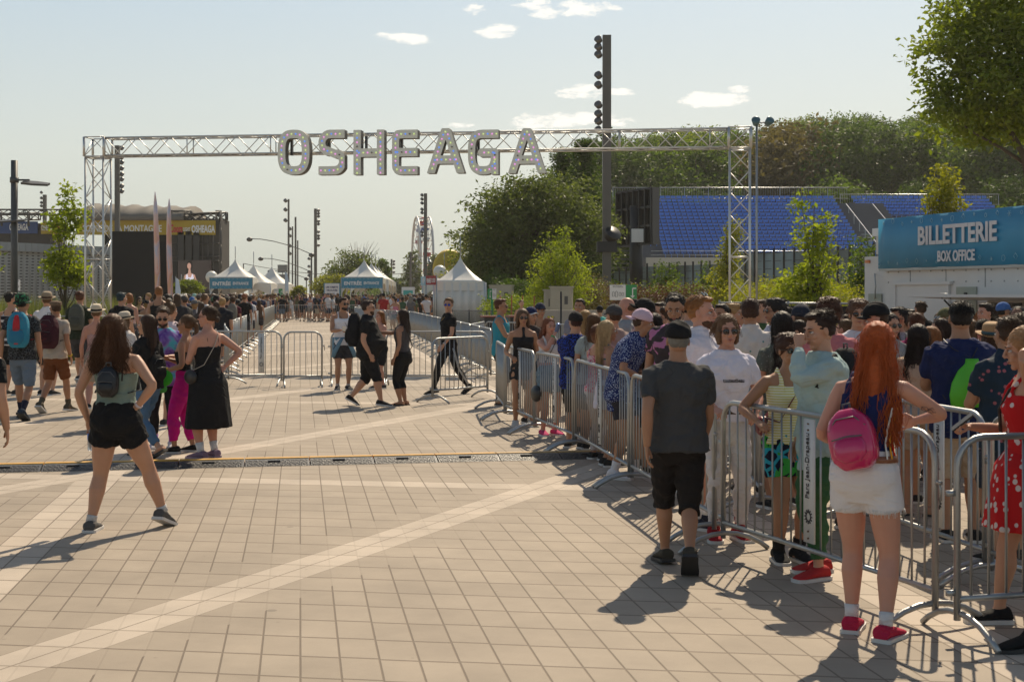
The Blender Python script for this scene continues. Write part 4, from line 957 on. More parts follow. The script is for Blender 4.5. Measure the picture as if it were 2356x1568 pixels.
def feather_flag(px, y_top, d, label):
    s = FOC / d; x = (px - CX) / s; zt = EYE + (HZ - y_top) / s; o = empty('feather_flag', (x, d, 0), 0, label, 'flag', 'small feather flags')
    MB().add(tube([(0, 0, 0), (0, 0, zt)], .025, 5)).build('pole', STEEL, o)
    MB().add(prism([(0, 0), (.28, .1), (.32, .9), (.2, 1.6), (0, 1.75)], 0, .02)).build('flag', mat('flag_cloth', (.5, .6, .7), .6), o, False).matrix_local = Matrix.Translation((0, 0, zt - 1.8)) @ Matrix.Rotation(R(90), 4, 'X')
feather_flag(656, 624, 128, 'pale blue feather flag right of the left tents'); feather_flag(404, 636, 90, 'pale feather flag below the shorter totem'); feather_flag(1121, 617, 150, 'blue feather flag in front of the big tree')
# floodlight boxes left of thin posts
for k, (x, y) in enumerate(((650, 618), (650, 640))):
    o = empty('work_light', (AT(x, y, 180).x, 180, 0), 0, 'square work light panel on a pole, %s of the two' % ('upper' if k == 0 else 'lower'), 'work light', 'square work lights')
    z = AT(x, y, 180).z; MB().add(box((0, 0, z), (1.2, .3, 1.0))).build('lamp_panel', mat('grey_panel', (.22, .23, .22), .5), o, False); MB().add(tube([(0, .2 + k * .2, 0), (0, .2 + k * .2, z)], .06, 5)).build('pole', POLE, o)

# ================================================================== GRANDSTAND, FENCES, SCOREBOARD
SEAT = mat('blue_seat', (.10, .24, .66), .28, 0, .2, 3)
def grandstand():
    base_d = 118.0; s0 = FOC / base_d; x0 = (1497 - CX) / s0; rows, ncol, pit = 16, 36, .50
    st = empty('grandstand', (x0, base_d, 0), 0, 'grandstand with concrete steps rising behind the glass fence', 'grandstand')
    z0 = EYE + (HZ - 586) / s0; dz, dy = .352, .80
    conc = mat('stand_concrete', (.13, .13, .14), .8, 0, .12, 1); m = MB()
    for r in range(rows): m.add(box((ncol * pit / 2 + 1.9, r * dy + dy / 2, (z0 + r * dz) / 2 - .25), (ncol * pit + 5.2, dy - .004, z0 + r * dz - .02)))
    m.build('steps', conc, st, False)
    seat = MB(); seat.add(box((0, .20, .60), (.42, .05, .18), Euler((R(-12), 0, 0)).to_matrix())); seat.add(box((0, .04, .40), (.40, .34, .035), Euler((R(4), 0, 0)).to_matrix())); seat.add(box((0, .12, .215), (.06, .1, .42))); seat.add(box((0, .215, .715), (.43, .10, .03), Euler((R(-12), 0, 0)).to_matrix()))
    me = seat.mesh('stadium_seat', [SEAT], False); n = 0; restV = []; rest = MB()
    for r in range(rows):
        for c in range(ncol):
            off = (1.0 if r < 3 else 0); x = x0 + .3 + c * pit + off
            p = (x, base_d + r * dy + .45, z0 + r * dz - .27)
            if n < 300:
                o = link_mesh('stadium_seat', me); o.location = p
                tag(o, 'blue plastic stadium seat, %s row from the bottom, %s from the left' % (nth(r), nth(c)), 'seat', 'blue seats of the grandstand'); n += 1
            else:
                restV.append(p)
    V = np.empty(len(me.vertices) * 3, np.float32); me.vertices.foreach_get('co', V); V = V.reshape(-1, 3); F = np.array([tuple(p.vertices) for p in me.polygons])
    # upper rows and the farther block beyond the stairs
    for r in range(6):
        for c in range(26): restV.append((x0 + ncol * pit + 3.2 + c * pit, base_d + 6 + r * dy + 8, z0 + (r + 10.6) * dz - .1))
    for p in restV: rest.add((V + np.array(p), [F]))
    tag(rest.build('upper_seats', SEAT, None, False), 'mass of blue seats filling the upper rows of the grandstand', 'seats', None, 'stuff')
    m = MB()
    for r in range(6): m.add(box((ncol * pit + 3 + 13 * pit, 6 + r * dy + 8 - .05, (z0 + (r + 10.6) * dz) / 2), (27 * pit, dy - .004, z0 + (r + 10.6) * dz - .1)))
    m.build('side_steps', conc, st, False)
    rl = MB(); zt = z0 + rows * dz; yb = rows * dy + .3       # railing along the back
    for (xa, xb, yy, zz) in ((-2.2, ncol * pit + 1.5, yb, zt), (ncol * pit + 2.5, ncol * pit + 18, yb + 7.5, zt - .1)):
        rl.add(tube([(xa, yy, zz + .9), (xb, yy, zz + .9)], .04, 4)); rl.add(tube([(xa, yy, zz - .1), (xb, yy, zz - .1)], .03, 4))
        k = xa
        while k < xb: rl.add(tube([(k, yy, zz - .2), (k, yy, zz + .9)], .013, 3)); k += .22
        k = xa
        while k < xb: rl.add(tube([(k, yy, zz - 1), (k, yy, zz + .95)], .04, 4)); k += 2.2
    rl.build('back_railing', STEEL, st)
    fr = MB()
    for zz in (.55, .9): fr.add(tube([(0, -.3, z0 + zz - .6), (ncol * pit, -.3, z0 + zz - .6)], .03, 4))
    fr.build('front_railing', STEEL, st)
    sta = MB()                                                # open stair and handrail between the two blocks
    for k in range(14): sta.add(box((ncol * pit + 2.0, k * .8, z0 + k * .3 - .2), (2.4, .55, .08)))
    for sx in (.8, 3.2): sta.add(tube([(ncol * pit + sx, 0, z0 + .9), (ncol * pit + sx, 11, z0 + 4.9)], .045, 5))
    for k in range(6): sta.add(tube([(ncol * pit + .8, k * 2, z0 + k * .73 - .3), (ncol * pit + .8, k * 2, z0 + k * .73 + .9)], .035, 4))
    sta.build('stairs', STEEL, st, False)
    ls = MB()
    for k in range(12): ls.add(box((-2.2, k * .8, z0 - .9 + k * .38 - .9), (3.2, .6, .08)))
    ls.add(tube([(-3.7, 0, z0 - .2), (-3.7, 10, z0 + 4.5)], .05, 5)); ls.build('left_stairs', DARK, st, False)
    MB().add(box((6, -1.2, z0 - .75), (13, .3, 1.0))).build('front_board', mat('cream_board', (.5, .47, .40), .7), st, False)
grandstand()
def scoreboard():
    d = 92; s = FOC / d; o = empty('scoreboard', (AT(1462, 0, d).x, d, 0), 0, 'black scoreboard seen from behind on a thick pole beside the blue seats', 'scoreboard'); B = o.location
    a, b = AT(1421, 0, d + 3) - B, AT(1501, 0, d - 1.5) - B; z0, z1 = EYE + (HZ - 562) / s, EYE + (HZ - 436) / s
    u = Vector((b.x - a.x, b.y - a.y, 0)); L = u.length; u.normalize(); ang = math.atan2(u.y, u.x)
    back = MB().add(box((L / 2, .25, (z0 + z1) / 2), (L, .3, z1 - z0))).build('panel', SCRIM, o, False)
    fr = MB()
    for k in range(7): fr.add(box((L * k / 6, 0, (z0 + z1) / 2), (.1, .28, z1 - z0)))
    for k in range(4): fr.add(box((L / 2, .01, z0 + (z1 - z0) * k / 3), (L + .1, .2, .12)))
    f = fr.build('back_frame', BLACK, o, False)
    fc = MB().add(box((L + .03, .2, (z0 + z1) / 2), (.16, .5, z1 - z0 + .1))).build('side_cover', DARK, o, False)
    for ob in (back, f, fc): ob.location = (a.x, a.y, 0); ob.rotation_euler = (0, 0, ang)
    MB().add(tube([(.1, .6, 0), (.1, .6, z1 - 1)], .42, 12)).build('pole', BLACK, o)
    MB().add(box((.05, -.9, EYE + (HZ - 543) / s), (.75, .3, .85))).build('control_box', WHITE, o, False)
scoreboard()
def glass_fence():
    a, b = AT(1395, 0, 100), AT(2010, 0, 72); n = 30; o = empty('panel_fence', (0, 0, 0), 0, 'long fence of pale blue translucent sheets with black posts below the grandstand', 'fence')
    gm, nt, bs = _new('pale_sheet'); bs.inputs['Base Color'].default_value = (.22, .28, .30, 1); bs.inputs['Roughness'].default_value = .35; bs.inputs['Metallic'].default_value = .2
    tc = nt.nodes.new('ShaderNodeTexCoord'); noi = nt.nodes.new('ShaderNodeTexNoise'); noi.inputs['Scale'].default_value = .5; noi.inputs['Detail'].default_value = 6; nt.links.new(tc.outputs['Object'], noi.inputs['Vector'])
    cr = nt.nodes.new('ShaderNodeValToRGB'); cr.color_ramp.elements[0].position = .4; cr.color_ramp.elements[0].color = (.16, .19, .19, 1); cr.color_ramp.elements[1].position = .62; cr.color_ramp.elements[1].color = (.27, .36, .40, 1)
    nt.links.new(noi.outputs['Fac'], cr.inputs[0]); nt.links.new(cr.outputs[0], bs.inputs['Base Color'])
    P = [a.lerp(b, k / n) for k in range(n + 1)]; h = [3.6 + (.55 if k > 16 else 0) - .25 * (k < 4) for k in range(n + 1)]
    for k in range(n): 
        p, q = P[k], P[k + 1]; MB().add(bar((p.x + .03, p.y, h[k] / 2 + .1), (q.x - .03, q.y, h[k] / 2 + .1), .03, h[k] - .25)).build('sheet', gm, o, False)
        w = MB()
        for z in np.arange(.5, h[k], .45): w.add(bar((p.x, p.y - .05, z), (q.x, q.y - .05, z), .025, .03))
        w.build('wires', DARK, o, False)
    for k in range(n + 1): MB().add(box((P[k].x, P[k].y - .02, h[k] / 2 + .1), (.11, .11, h[k] + .2))).build('post', BLACK, o, False)
glass_fence()
def screened_fence():
    a, b = GP(1650, 900), AT(1985, 0, 27.5); a = AT(1655, 0, 30); o = empty('screened_fence', (0, 0, 0), 0, 'low steel fence hung with black cloth left of the box office', 'fence')
    z = EYE - (697 - HZ) / FOC * 29
    MB().add(bar((a.x, a.y, z / 2), (b.x, b.y, z / 2), .03, z - .1)).build('black_cloth', SCRIM, o, False); MB().add(tube([(a.x, a.y - .03, z), (b.x, b.y - .03, z)], .022, 8)).build('top_rail', STEEL, o)
    for k in range(5):
        p = a.lerp(b, k / 4); MB().add(tube([(p.x, p.y - .03, 0), (p.x, p.y - .03, z + .06)], .022, 6)).build('post', STEEL, o)
screened_fence()

# ================================================================== BOX OFFICE TRAILER
TRW = mat('trailer_white', (.62, .60, .57), .45, 0, .08, 1.5, .05, 8)
def trailer():
    A = AT(1994, 0, 28.6); B_ = AT(2027, 0, 28.0); C_ = AT(2356, 0, 23.55)
    u = Vector((C_.x - B_.x, C_.y - B_.y, 0)).normalized(); L = 11.0; ang = math.atan2(u.y, u.x)
    o = empty('box_office_trailer', (B_.x, B_.y, 0), ang, 'white box office trailer with a big blue banner along its roof', 'trailer')
    def zz(py, d): return EYE + (HZ - py) / FOC * d
    zr = zz(617, 28.0); zt = zz(505, 28.0)
    body = MB(); body.add(box((L / 2 + .1, 1.35, (zr + .45) / 2 + .05), (L, 2.6, zr - .35))); body.build('body', TRW, o, False)
    # folded front end with hinged panel
    nose = MB(); nose.add(box((-.45, 1.3, 1.6), (.92, 2.3, 2.0))); nose.add(box((-.2, 1.3, 2.82), (.5, 2.3, .36))); nose.build('nose', TRW, o, False)
    MB().add(box((-.22, 1.3, (zz(525, 28.4) + 2.62) / 2 + .19), (.6, 2.4, zz(525, 28.4) - 2.62 - .38))).build('air_unit', WHITE, o, False)
    MB().add(box((-.45, .13, 1.55), (.5, .03, .6))).build('hatch', mat('greenish_panel', (.30, .32, .26), .4), o, False); MB().add(box((-.45, .105, 1.6), (.09, .03, .06))).build('hatch_latch', BLACK, o, False)
    MB().add(box((-.75, .125, 2.5), (.16, .03, .06))).build('marker_lamp', mat('amber', (.6, .18, .04), .4), o, False)
    MB().add(tube([(-.45, .12, 2.25), (-.36, .07, 2.2), (-.33, .07, 2.0), (-.36, .07, 1.8), (-.45, .12, 1.75)], .014, 6)).build('grab_handle', STEEL, o)
    bn_h = zt - zr; bn = MB(); n = 40; Rg = []
    for k in range(n + 1):
        x = L * k / n; w = .018 * math.sin(k * 1.7) + .01 * math.sin(k * 4.1)
        Rg.append([(x, -.06 + w, zr - .01), (x, -.06 - w * .5, (zr + zt) / 2), (x, -.06 + w * .2, zt), (x, -.035 + w * .2, zt), (x, -.035, zr - .01)])
    b = bn.add(rings(Rg)).build('banner', mat('banner_bright_blue', (.028, .235, .40), .5, 0, .22, 1.4), o)
    fr = MB()
    for k in range(8): fr.add(box((.5 + k * 1.4, .05, (zr + zt) / 2), (.05, .08, bn_h)))
    fr.build('banner_frame', STEEL, o, False)
    def xat(px):       # distance along the wall for an image column
        t = (px - CX) / FOC; return (t * B_.y - B_.x) / (u.x - t * u.y)
    def txt(s_, x0, x1, zc, h): a, c = xat(x0), xat(x1); text(s_, ((a + c) / 2, -.092, zc), c - a, h, (1, 0, 0), (0, 0, 1), mat('banner_print', (.62, .60, .60), .6), 'lettering', b, .028, .012)
    txt('BILLETTERIE', 2123, 2305, zr + bn_h * .60, bn_h * .36); txt('BOX OFFICE', 2168, 2254, zr + bn_h * .19, bn_h * .21)
    mk = MB(); r3 = random.Random(3)
    for k in range(60):
        x = .08 + k * .17; up_ = k % 2; z = (zt - .06 - r3.random() * .07) if up_ else (zr + .06 + r3.random() * .08); rr = .025 + .03 * r3.random()
        if k % 3 == 0: mk.add(tube([(x + rr * math.cos(R(a)), -.085, z + rr * math.sin(R(a))) for a in range(0, 361, 45)], .004, 4))
        elif k % 3 == 1:
            for a in (0, 60, 120): mk.add(tube([(x - rr * math.cos(R(a)), -.085, z - rr * math.sin(R(a))), (x + rr * math.cos(R(a)), -.085, z + rr * math.sin(R(a)))], .004, 4))
        else: mk.add(tube([(x - rr, -.085, z), (x, -.085, z + rr), (x + rr, -.085, z), (x + rr * .3, -.085, z - rr), (x - rr, -.085, z)], .004, 4))
    mk.build('printed_fruit_outlines', PALEB, b)
    dr = MB()
    for px in (2058, 2184): pass
    x0, x1 = xat(2058), xat(2180); zd0, zd1 = .55, zr - .33
    MB().add(box(((x0 + x1) / 2, .035, (zd0 + zd1) / 2), (x1 - x0, .03, zd1 - zd0))).build('door', TRW, o, False)
    f = MB()
    for x in (x0, x1): f.add(box((x, .02, (zd0 + zd1) / 2), (.07, .05, zd1 - zd0 + .1)))
    f.add(box(((x0 + x1) / 2, .015, zd1 + .03), (x1 - x0 + .2, .07, .06))); f.add(box(((x0 + x1) / 2, .017, zd0), (x1 - x0 + .1, .06, .05))); f.build('door_frame', TRW, o, False)
    x2, x3 = xat(2197), xat(2243)
    MB().add(box(((x2 + x3) / 2, .036, zr - .85), (x3 - x2, .025, .95))).build('side_panel', mat('greenish_panel', (.30, .32, .26), .4), o, False); MB().add(box(((x2 + x3) / 2, .02, zr - .5), (.08, .03, .05))).build('panel_latch', BLACK, o, False)
    rv = MB()
    for k in range(26):
        for z in (zr - .08, zr - .28): rv.add(ell((k * .38 + .2, .045, z), .014, 6, 4))
    for k in range(9): rv.add(box((k * 1.22 + 1.0, .048, zr - .2), (.012, .012, .36)))
    rv.build('rivets_and_seams', mat('grey_metal', (.3, .3, .29), .5, .5), o)
    MB().add(box((L / 2, .0, zr - .03), (L, .1, .05))).build('roof_edge', STEEL, o, False)
    # serving window with raised hatch
    xw = xat(2276); zw0, zw1 = .95, zr - .62
    for k in range(4):
        xa = xw + k * 1.02; win = MB().add(box((xa + .5, .03, (zw0 + zw1) / 2), (.94, .03, zw1 - zw0))).build('window', GLASSY, o, False)
        ff = MB()
        for x in (xa, xa + 1.0): ff.add(box((x, .015, (zw0 + zw1) / 2), (.06, .07, zw1 - zw0 + .06)))
        for z in (zw0, zw1, zw0 + (zw1 - zw0) * .42): ff.add(box((xa + .5, .012, z), (.94, .06, .05)))
        ff.build('frame', mat('worn_aluminium', (.42, .38, .33), .5, .5), win, False)
        if k == 0:
            nt_ = MB().add(box((xa + .52, .006, zw0 + .38), (.36, .008, .5))).build('paper_notice', WHITE, win, False); text('FERMÉ', (xa + .52, -.003, zw0 + .5), .26, .07, (1, 0, 0), (0, 0, 1), INK, 'lettering', nt_)
    xh = xat(2225); aw = MB(); aw.add(box((2.5 + xh, -.62, zr - .56), (5.0, 1.15, .045), Euler((R(-3), 0, 0)).to_matrix())); aw.build('awning_flap', TRW, o, False)
    MB().add(tube([(xh + 1.0, -1.12, zr - .58), (xh + 1.0, -1.16, zr - .5), (xh + 1.25, -1.16, zr - .5), (xh + 1.25, -1.12, zr - .58)], .012, 5)).build('flap_handle', STEEL, o)
    MB().add(tube([(xh + .7, -.9, zr - .6), (xh + 1.0, -.02, zr - 1.6)], .016, 6)).build('gas_strut', BLACK, o)
    for x in (L * .35, L * .45):
        w_ = MB().add(cyl((x, .25, .36), .36, .22, 20, 'Y')).build('wheel', BLACK, o)
trailer()
# ================================================================== TREES AND PLANTS
BARK = mat('bark', (.09, .07, .05), .9, 0, .3, 6, .5, 30)
LEAF = dict(lime=leafmat('leaf_lime', (.13, .18, .016), (.34, .36, .04), .55), dark=leafmat('leaf_dark', (.024, .046, .010), (.095, .145, .025), .4), mid=leafmat('leaf_mid', (.038, .070, .012), (.15, .21, .035), .45),
            olive=leafmat('leaf_olive', (.045, .066, .02), (.18, .21, .06), .42), bright=leafmat('leaf_bright', (.08, .12, .014), (.25, .28, .035), .5),
            yellow=leafmat('leaf_yellow', (.13, .15, .012), (.34, .31, .03), .5), brown=leafmat('leaf_brown', (.07, .06, .025), (.19, .14, .06), .35),
            red=leafmat('leaf_red', (.055, .022, .018), (.13, .055, .04), .3), reed=leafmat('reed', (.09, .11, .035), (.22, .21, .09), .4))
def leaves(C, sz, per, spread, rs, flat=.6, aspect=.5):
    "C cluster centres (N,3) -> leaf quads"
    N = len(C) * per; P = np.repeat(C, per, 0) + rs.normal(0, 1, (N, 3)) * spread * np.array((1, 1, flat))
    d = rs.normal(0, 1, (N, 3)); d[:, 2] = d[:, 2] * .6 - .25; d /= np.linalg.norm(d, axis=1)[:, None]
    e = np.cross(d, rs.normal(0, 1, (N, 3))); e /= np.linalg.norm(e, axis=1)[:, None] + 1e-9
    s = sz * rs.uniform(.6, 1.3, (N, 1)); nrm = np.cross(d, e)
    V = np.stack([P, P + d * s * .5 + e * s * aspect * .5 + nrm * s * .08, P + d * s, P + d * s * .5 - e * s * aspect * .5 + nrm * s * .08], 1).reshape(-1, 3)
    F = np.arange(N * 4).reshape(-1, 4); return V, [F]
def crown_points(ells, n, rs, shell=.55):
    out = []; vol = np.array([a[3] * a[4] * a[5] for a in ells]) ** .8; cnt = np.maximum(1, (vol / vol.sum() * n).astype(int))
    for (cx, cy, cz, rx, ry, rz), k in zip(ells, cnt):
        d = rs.normal(0, 1, (k, 3)); d /= np.linalg.norm(d, axis=1)[:, None]; r = rs.uniform(shell ** 3, 1, (k, 1)) ** (1 / 3)
        lump = 1 + .16 * np.sin(d[:, :1] * 5 + cx * 3) * np.cos(d[:, 1:2] * 6 + cz) + .12 * np.sin(d[:, 2:] * 9 + cx)
        out.append(np.array((cx, cy, cz)) + d * r * lump * np.array((rx, ry, rz)))
    return np.concatenate(out)
def make_tree(name, H, ells, ncl, per, sz, spread, lm, tr, seed, label=None, loc=(0, 0, 0), group=None, base=.3, branches=16, lean=0, rz=0.0, cat='tree', shell=.5, multi=1):
    rs = np.random.RandomState(seed); o = empty(name, loc, rz, label, cat, group)
    C = crown_points(ells, ncl, rs, shell); t = MB()
    top = np.array((ells[0][0] + lean * H * .3, ells[0][1], H * .86))
    for q in range(multi):
        dx = (q - (multi - 1) / 2) * tr * 3; P = [np.array((dx * (1 - k / 7), 0, 0)) * 0 + np.array((dx, 0, 0)) * (1 + k * .25) * (multi > 1) + (top * np.array((1, 1, 0))) * (k / 7) ** 1.4 + np.array((math.sin(k * 1.3 + seed) * tr * .5, math.cos(k * 1.7) * tr * .5, H * .88 * k / 7)) for k in range(8)]
        t.add(tube(P, [tr * (1.25 if k == 0 else 1) * (1 - k / 8.5) for k in range(8)], 8))
    hs = np.array([c for c in C]); idx = rs.choice(len(C), min(branches, len(C)), False)
    for i in idx:
        c = C[i]; f = min(.92, max(base, (c[2] / H) * .62)); a = (top * np.array((1, 1, 0))) * f ** 1.4 + np.array((0, 0, H * .88 * f)); m = a + (c - a) * .5 + np.array((0, 0, -.04 * H * rs.rand()))
        r0 = tr * (1 - f) * .6 + tr * .08; t.add(tube([a, m, c], [r0, r0 * .6, r0 * .2], 5))
    t.build('trunk', BARK, o)
    MB().add(leaves(C, sz, per, spread, rs)).build('crown', LEAF[lm] if isinstance(lm, str) else lm, o, False)
    return o
def T(px, d): return (px - CX) / FOC * d
def ZT(py, d): return EYE + (HZ - py) / FOC * d
# small maple at left, between lamp and gate
d = 40.0; make_tree('young_maple', 5.0, [(.0, 0, 2.55, .56, .5, .55), (-.28, 0, 2.8, .34, .3, .3), (.3, 0, 2.4, .34, .4, .35), (0, 0, 3.6, .38, .35, .3), (.25, 0, 4.1, .34, .3, .33), (-.3, 0, 3.85, .24, .25, .25), (.1, 0, 4.6, .2, .2, .32)], 230, 11, .15, .12, 'lime', .045, 5, 'small young maple between the street lamp and the left gate tower', (T(150, d), d, 0), branches=26, shell=.1)
d = 26.0; make_tree('maple_branch', 3.2, [(-.25, 0, 2.6, .4, .4, .4), (-.6, 0, 2.2, .6, .5, .6)], 60, 9, .12, .1, 'bright', .04, 8, 'leafy branch tip of a tree cut off by the left edge', (T(-28, d), d, 0), shell=.1)
# yellow leaved shrubs, middle distance
def far_tree(px, ptop, pbot, wpx, d, lm, seed, label, group=None, n=150, per=22, sz=.3, zb=0, mult=1.0, bare=False):
    H = ZT(ptop, d) - zb; w = wpx / FOC * d / 2; b = max(.2, ZT(pbot, d) - zb)
    ch = H - b; E = [(0, 0, b + ch * .5, w, w, ch * .5), (-w * .4, 0, b + ch * .38, w * .55, w * .6, ch * .36), (w * .45, 0, b + ch * .42, w * .5, w * .6, ch * .36), (w * .1, 0, b + ch * .78, w * .5, w * .5, ch * .24)]
    return make_tree('shade_tree', H, E, n, per, sz, w * .13, lm, max(.05, w * .05), seed, label, (T(px, d), d, zb), group, branches=20, shell=.45)
far_tree(812, 583, 672, 118, 165, 'olive', 21, 'rounded olive green tree behind the middle entrance tent', n=260, per=24, sz=.34)
far_tree(878, 595, 655, 40, 175, 'mid', 22, 'green tree just right of the middle tents', sz=.3)
far_tree(762, 630, 690, 84, 150, 'yellow', 23, 'yellow leaved tree left of the lost-property sign', n=200, sz=.28)
far_tree(686, 657, 690, 32, 125, 'yellow', 24, 'small bright yellow shrub tree beside the white recycling sign', n=110, sz=.2)
far_tree(432, 647, 672, 66, 105, 'bright', 25, 'light green shrub tree below the video screen', n=240, per=26, sz=.2)
far_tree(948, 582, 680, 44, 260, 'olive', 26, 'grey-green tree left of the ferris wheel', sz=.45)
far_tree(1003, 588, 650, 40, 270, 'olive', 27, 'grey-green tree right of the ferris wheel', sz=.45)
far_tree(920, 640, 690, 60, 280, 'dark', 28, 'dark low tree clump between the middle tent and the ferris wheel', sz=.5)
far_tree(850, 655, 690, 200, 330, 'mid', 29, 'distant low green tree clump beyond the tents', sz=.6, n=240)
far_tree(640, 662, 690, 120, 340, 'mid', 30, 'distant green tree clump behind the thin lamp posts', sz=.6)
# bare twigs over the olive tree
tw_ = MB(); rs = np.random.RandomState(4); bx = T(822, 166)
for k in range(46):
    a = rs.uniform(-.9, .9); L_ = rs.uniform(2.2, 4.3); tw_.add(tube([(bx + a * .6, 166, 3.6), (bx + a * 1.7, 166 + rs.uniform(-1, 1), 3.6 + L_ * .6), (bx + a * 3.0, 166 + rs.uniform(-1.5, 1.5), 3.6 + L_)], [.05, .03, .012], 3))
tag(tw_.build('bare_tree', BARK), 'bare leafless tree top rising behind the olive green tree', 'tree')
# big dark tree mass right of the ferris wheel
d = 88.0; w = 165 / FOC * d
make_tree('broad_tree', ZT(385, d), [(0, 0, 5.1, w, 3.6, 3.6), (-w * .35, 0, 6.6, w * .55, 2.6, 2.2), (w * .35, .2, 6.9, w * .55, 2.6, 2.5), (-w * .6, -.4, 4.4, w * .5, 2.4, 2.0), (w * .6, -.6, 4.2, w * .55, 2.4, 2.6), (0, -1, 3.0, w * .9, 2.4, 1.8)], 900, 46, .26, .42, 'olive', .26, 31,
          'broad dark green locust tree filling the middle right behind the white tent', (T(1232, d), d, 0), branches=50, shell=.55)
d = 100.0; make_tree('yellowing_tree', ZT(522, d), [(0, 0, 3.6, 1.7, 1.5, 2.3), (.8, 0, 3.0, 1.5, 1.4, 1.8), (-.9, 0, 2.6, 1.0, 1.2, 1.3)], 210, 30, .2, .26, 'yellow', .12, 32, 'yellow-green tree to the left of the broad dark tree', (T(1082, d), d, 0), branches=24, shell=.4)
d = 84.0; make_tree('young_ash', ZT(618, d) - .0, [(0, 0, 1.9, 1.5, 1.2, 1.2), (.7, 0, 1.3, 1.2, 1.1, .8)], 140, 26, .2, .22, 'mid', .08, 33, 'fresh green low ash behind the closed white tent', (T(1128, d), d, 0), branches=16, shell=.4)
d = 56.0; make_tree('birch', ZT(512, d), [(0, 0, 2.5, 1.22, 1.1, 1.45), (-.45, 0, 2.0, .85, .9, 1.0), (.5, 0, 2.1, .85, .9, 1.1), (.1, 0, 3.5, .55, .6, .85)], 420, 24, .105, .15, 'lime', .09, 34, 'light green multi-stemmed birch behind the tall cabinet', (T(1287, d), d, 0), branches=40, shell=.25, multi=2)
# young trees in front of the grandstand
d = 58.0; make_tree('young_maple', ZT(475, d), [(0, 0, 2.3, .62, .55, 1.1), (0, 0, 1.6, .8, .6, .7), (.15, 0, 3.4, .45, .4, .9), (.3, 0, 4.3, .4, .4, .7)], 230, 16, .14, .12, 'yellow', .05, 35, 'yellowing young maple behind the right gate tower', (T(1672, d), d, 0), branches=26, shell=.15)
d = 36.0; make_tree('young_oak', ZT(420, d), [(.0, 0, 1.55, .66, .5, .65), (-.2, 0, 2.1, .72, .5, .4), (.25, 0, 2.6, .55, .5, .5), (-.1, 0, 3.2, .5, .4, .45), (.25, 0, 3.55, .35, .3, .4), (-.35, 0, 4.1, .22, .2, .35), (-.55, 0, 1.9, .45, .3, .2)], 230, 12, .145, .11, 'lime', .05, 36, 'young oak with a thin trunk left of the box office trailer', (T(1872, d), d, 0), branches=30, shell=.1)
for k, x in enumerate((1858, 1889)): tag(MB().add(tube([(T(x, 35.8), 35.8, 0), (T(x, 35.8), 35.8, 2.1)], .025, 5)).build('tree_stake', BLACK), 'black tree stake on the %s side of the young oak' % ('left' if k == 0 else 'right'), 'stake', 'stakes of the young oak')
d = 50.0; make_tree('young_maple', ZT(376, d), [(0, 0, 4.0, .8, .7, .7), (.1, 0, 4.9, .7, .6, .7), (.2, 0, 5.7, .4, .4, .7)], 210, 14, .17, .14, 'yellow', .07, 37, 'yellow-green tree top rising above the box office banner', (T(2160, d), d, 0), branches=24, shell=.15)
d = 44.0; make_tree('young_maple', ZT(548, d), [(0, 0, 1.9, .55, .6, 1.5)], 130, 14, .14, .13, 'mid', .05, 38, 'bushy young tree just left of the box office trailer', (T(1980, d), d, 0), branches=14, shell=.2)
for k, (px, tp) in enumerate(((1540, 592), (1625, 598), (1512, 615), (1660, 612))):
    d = 70.0; make_tree('slender_sapling', ZT(tp, d), [(0, 0, 1.9, .45, .4, 1.3), (.2, 0, 2.6, .4, .4, .7)], 70, 12, .15, .14, 'mid', .03, 50 + k, 'slender open sapling before the panel fence, ' + ['leftmost tall one', 'right tall one', 'short leftmost one', 'short rightmost one'][k], (T(px, d), d, 0), 'saplings in front of the panel fence', branches=14, shell=.1, multi=3)
# big maple at the top right
d = 40.0
bt_ = make_tree('big_maple', 12.0, [(.2, 0, 7.6, 1.9, 2.2, 1.2), (1.2, 0, 9.2, 2.6, 2.5, 1.9), (-.9, -.3, 8.2, 1.4, 1.6, 1.2), (-.6, 0, 6.6, 1.5, 1.5, .55), (-.1, .2, 9.8, 1.9, 2, 1.3), (2.0, .3, 6.8, 1.5, 2.0, 1.1), (.8, -.5, 7.0, 1.6, 1.4, .9), (-1.3, 0, 7.2, .8, 1, .6)], 640, 34, .20, .25, 'bright', .0001, 41,
           'big maple whose crown fills the top right corner above the box office', (T(2292, d), d, 0), branches=2, shell=.35)
tk = [c for c in bt_.children if c.name.startswith('trunk')][0]
t = MB(); t.add(tube([(1.62, 0, 0), (1.5, 0, 3.0), (1.3, 0, 4.3), (1.32, 0, 5.6), (1.1, 0, 7.2), (1.2, 0, 9.5)], [.34, .27, .22, .18, .12, .05], 10))
t.add(tube([(1.4, 0, 4.1), (.95, 0, 4.9), (.75, -.1, 5.7), (.2, -.1, 6.7), (-.6, 0, 7.8)], [.17, .13, .1, .07, .03], 8)); t.add(tube([(.8, 0, 5.5), (.2, 0, 5.9), (-.7, 0, 6.4), (-1.3, 0, 6.9)], [.06, .045, .03, .012], 6)); t.add(tube([(1.3, 0, 6.2), (2.0, .1, 7.4), (2.6, 0, 9)], [.12, .08, .04], 6)); t.add(tube([(1.1, 0, 7.2), (.4, 0, 8.3), (0, 0, 9.8)], [.09, .06, .03], 6)); t.add(tube([(-.1, 0, 7.2), (-.5, 0, 8.6)], [.05, .02], 5))
t2 = t.build('trunk', BARK, bt_); bpy.data.objects.remove(tk)
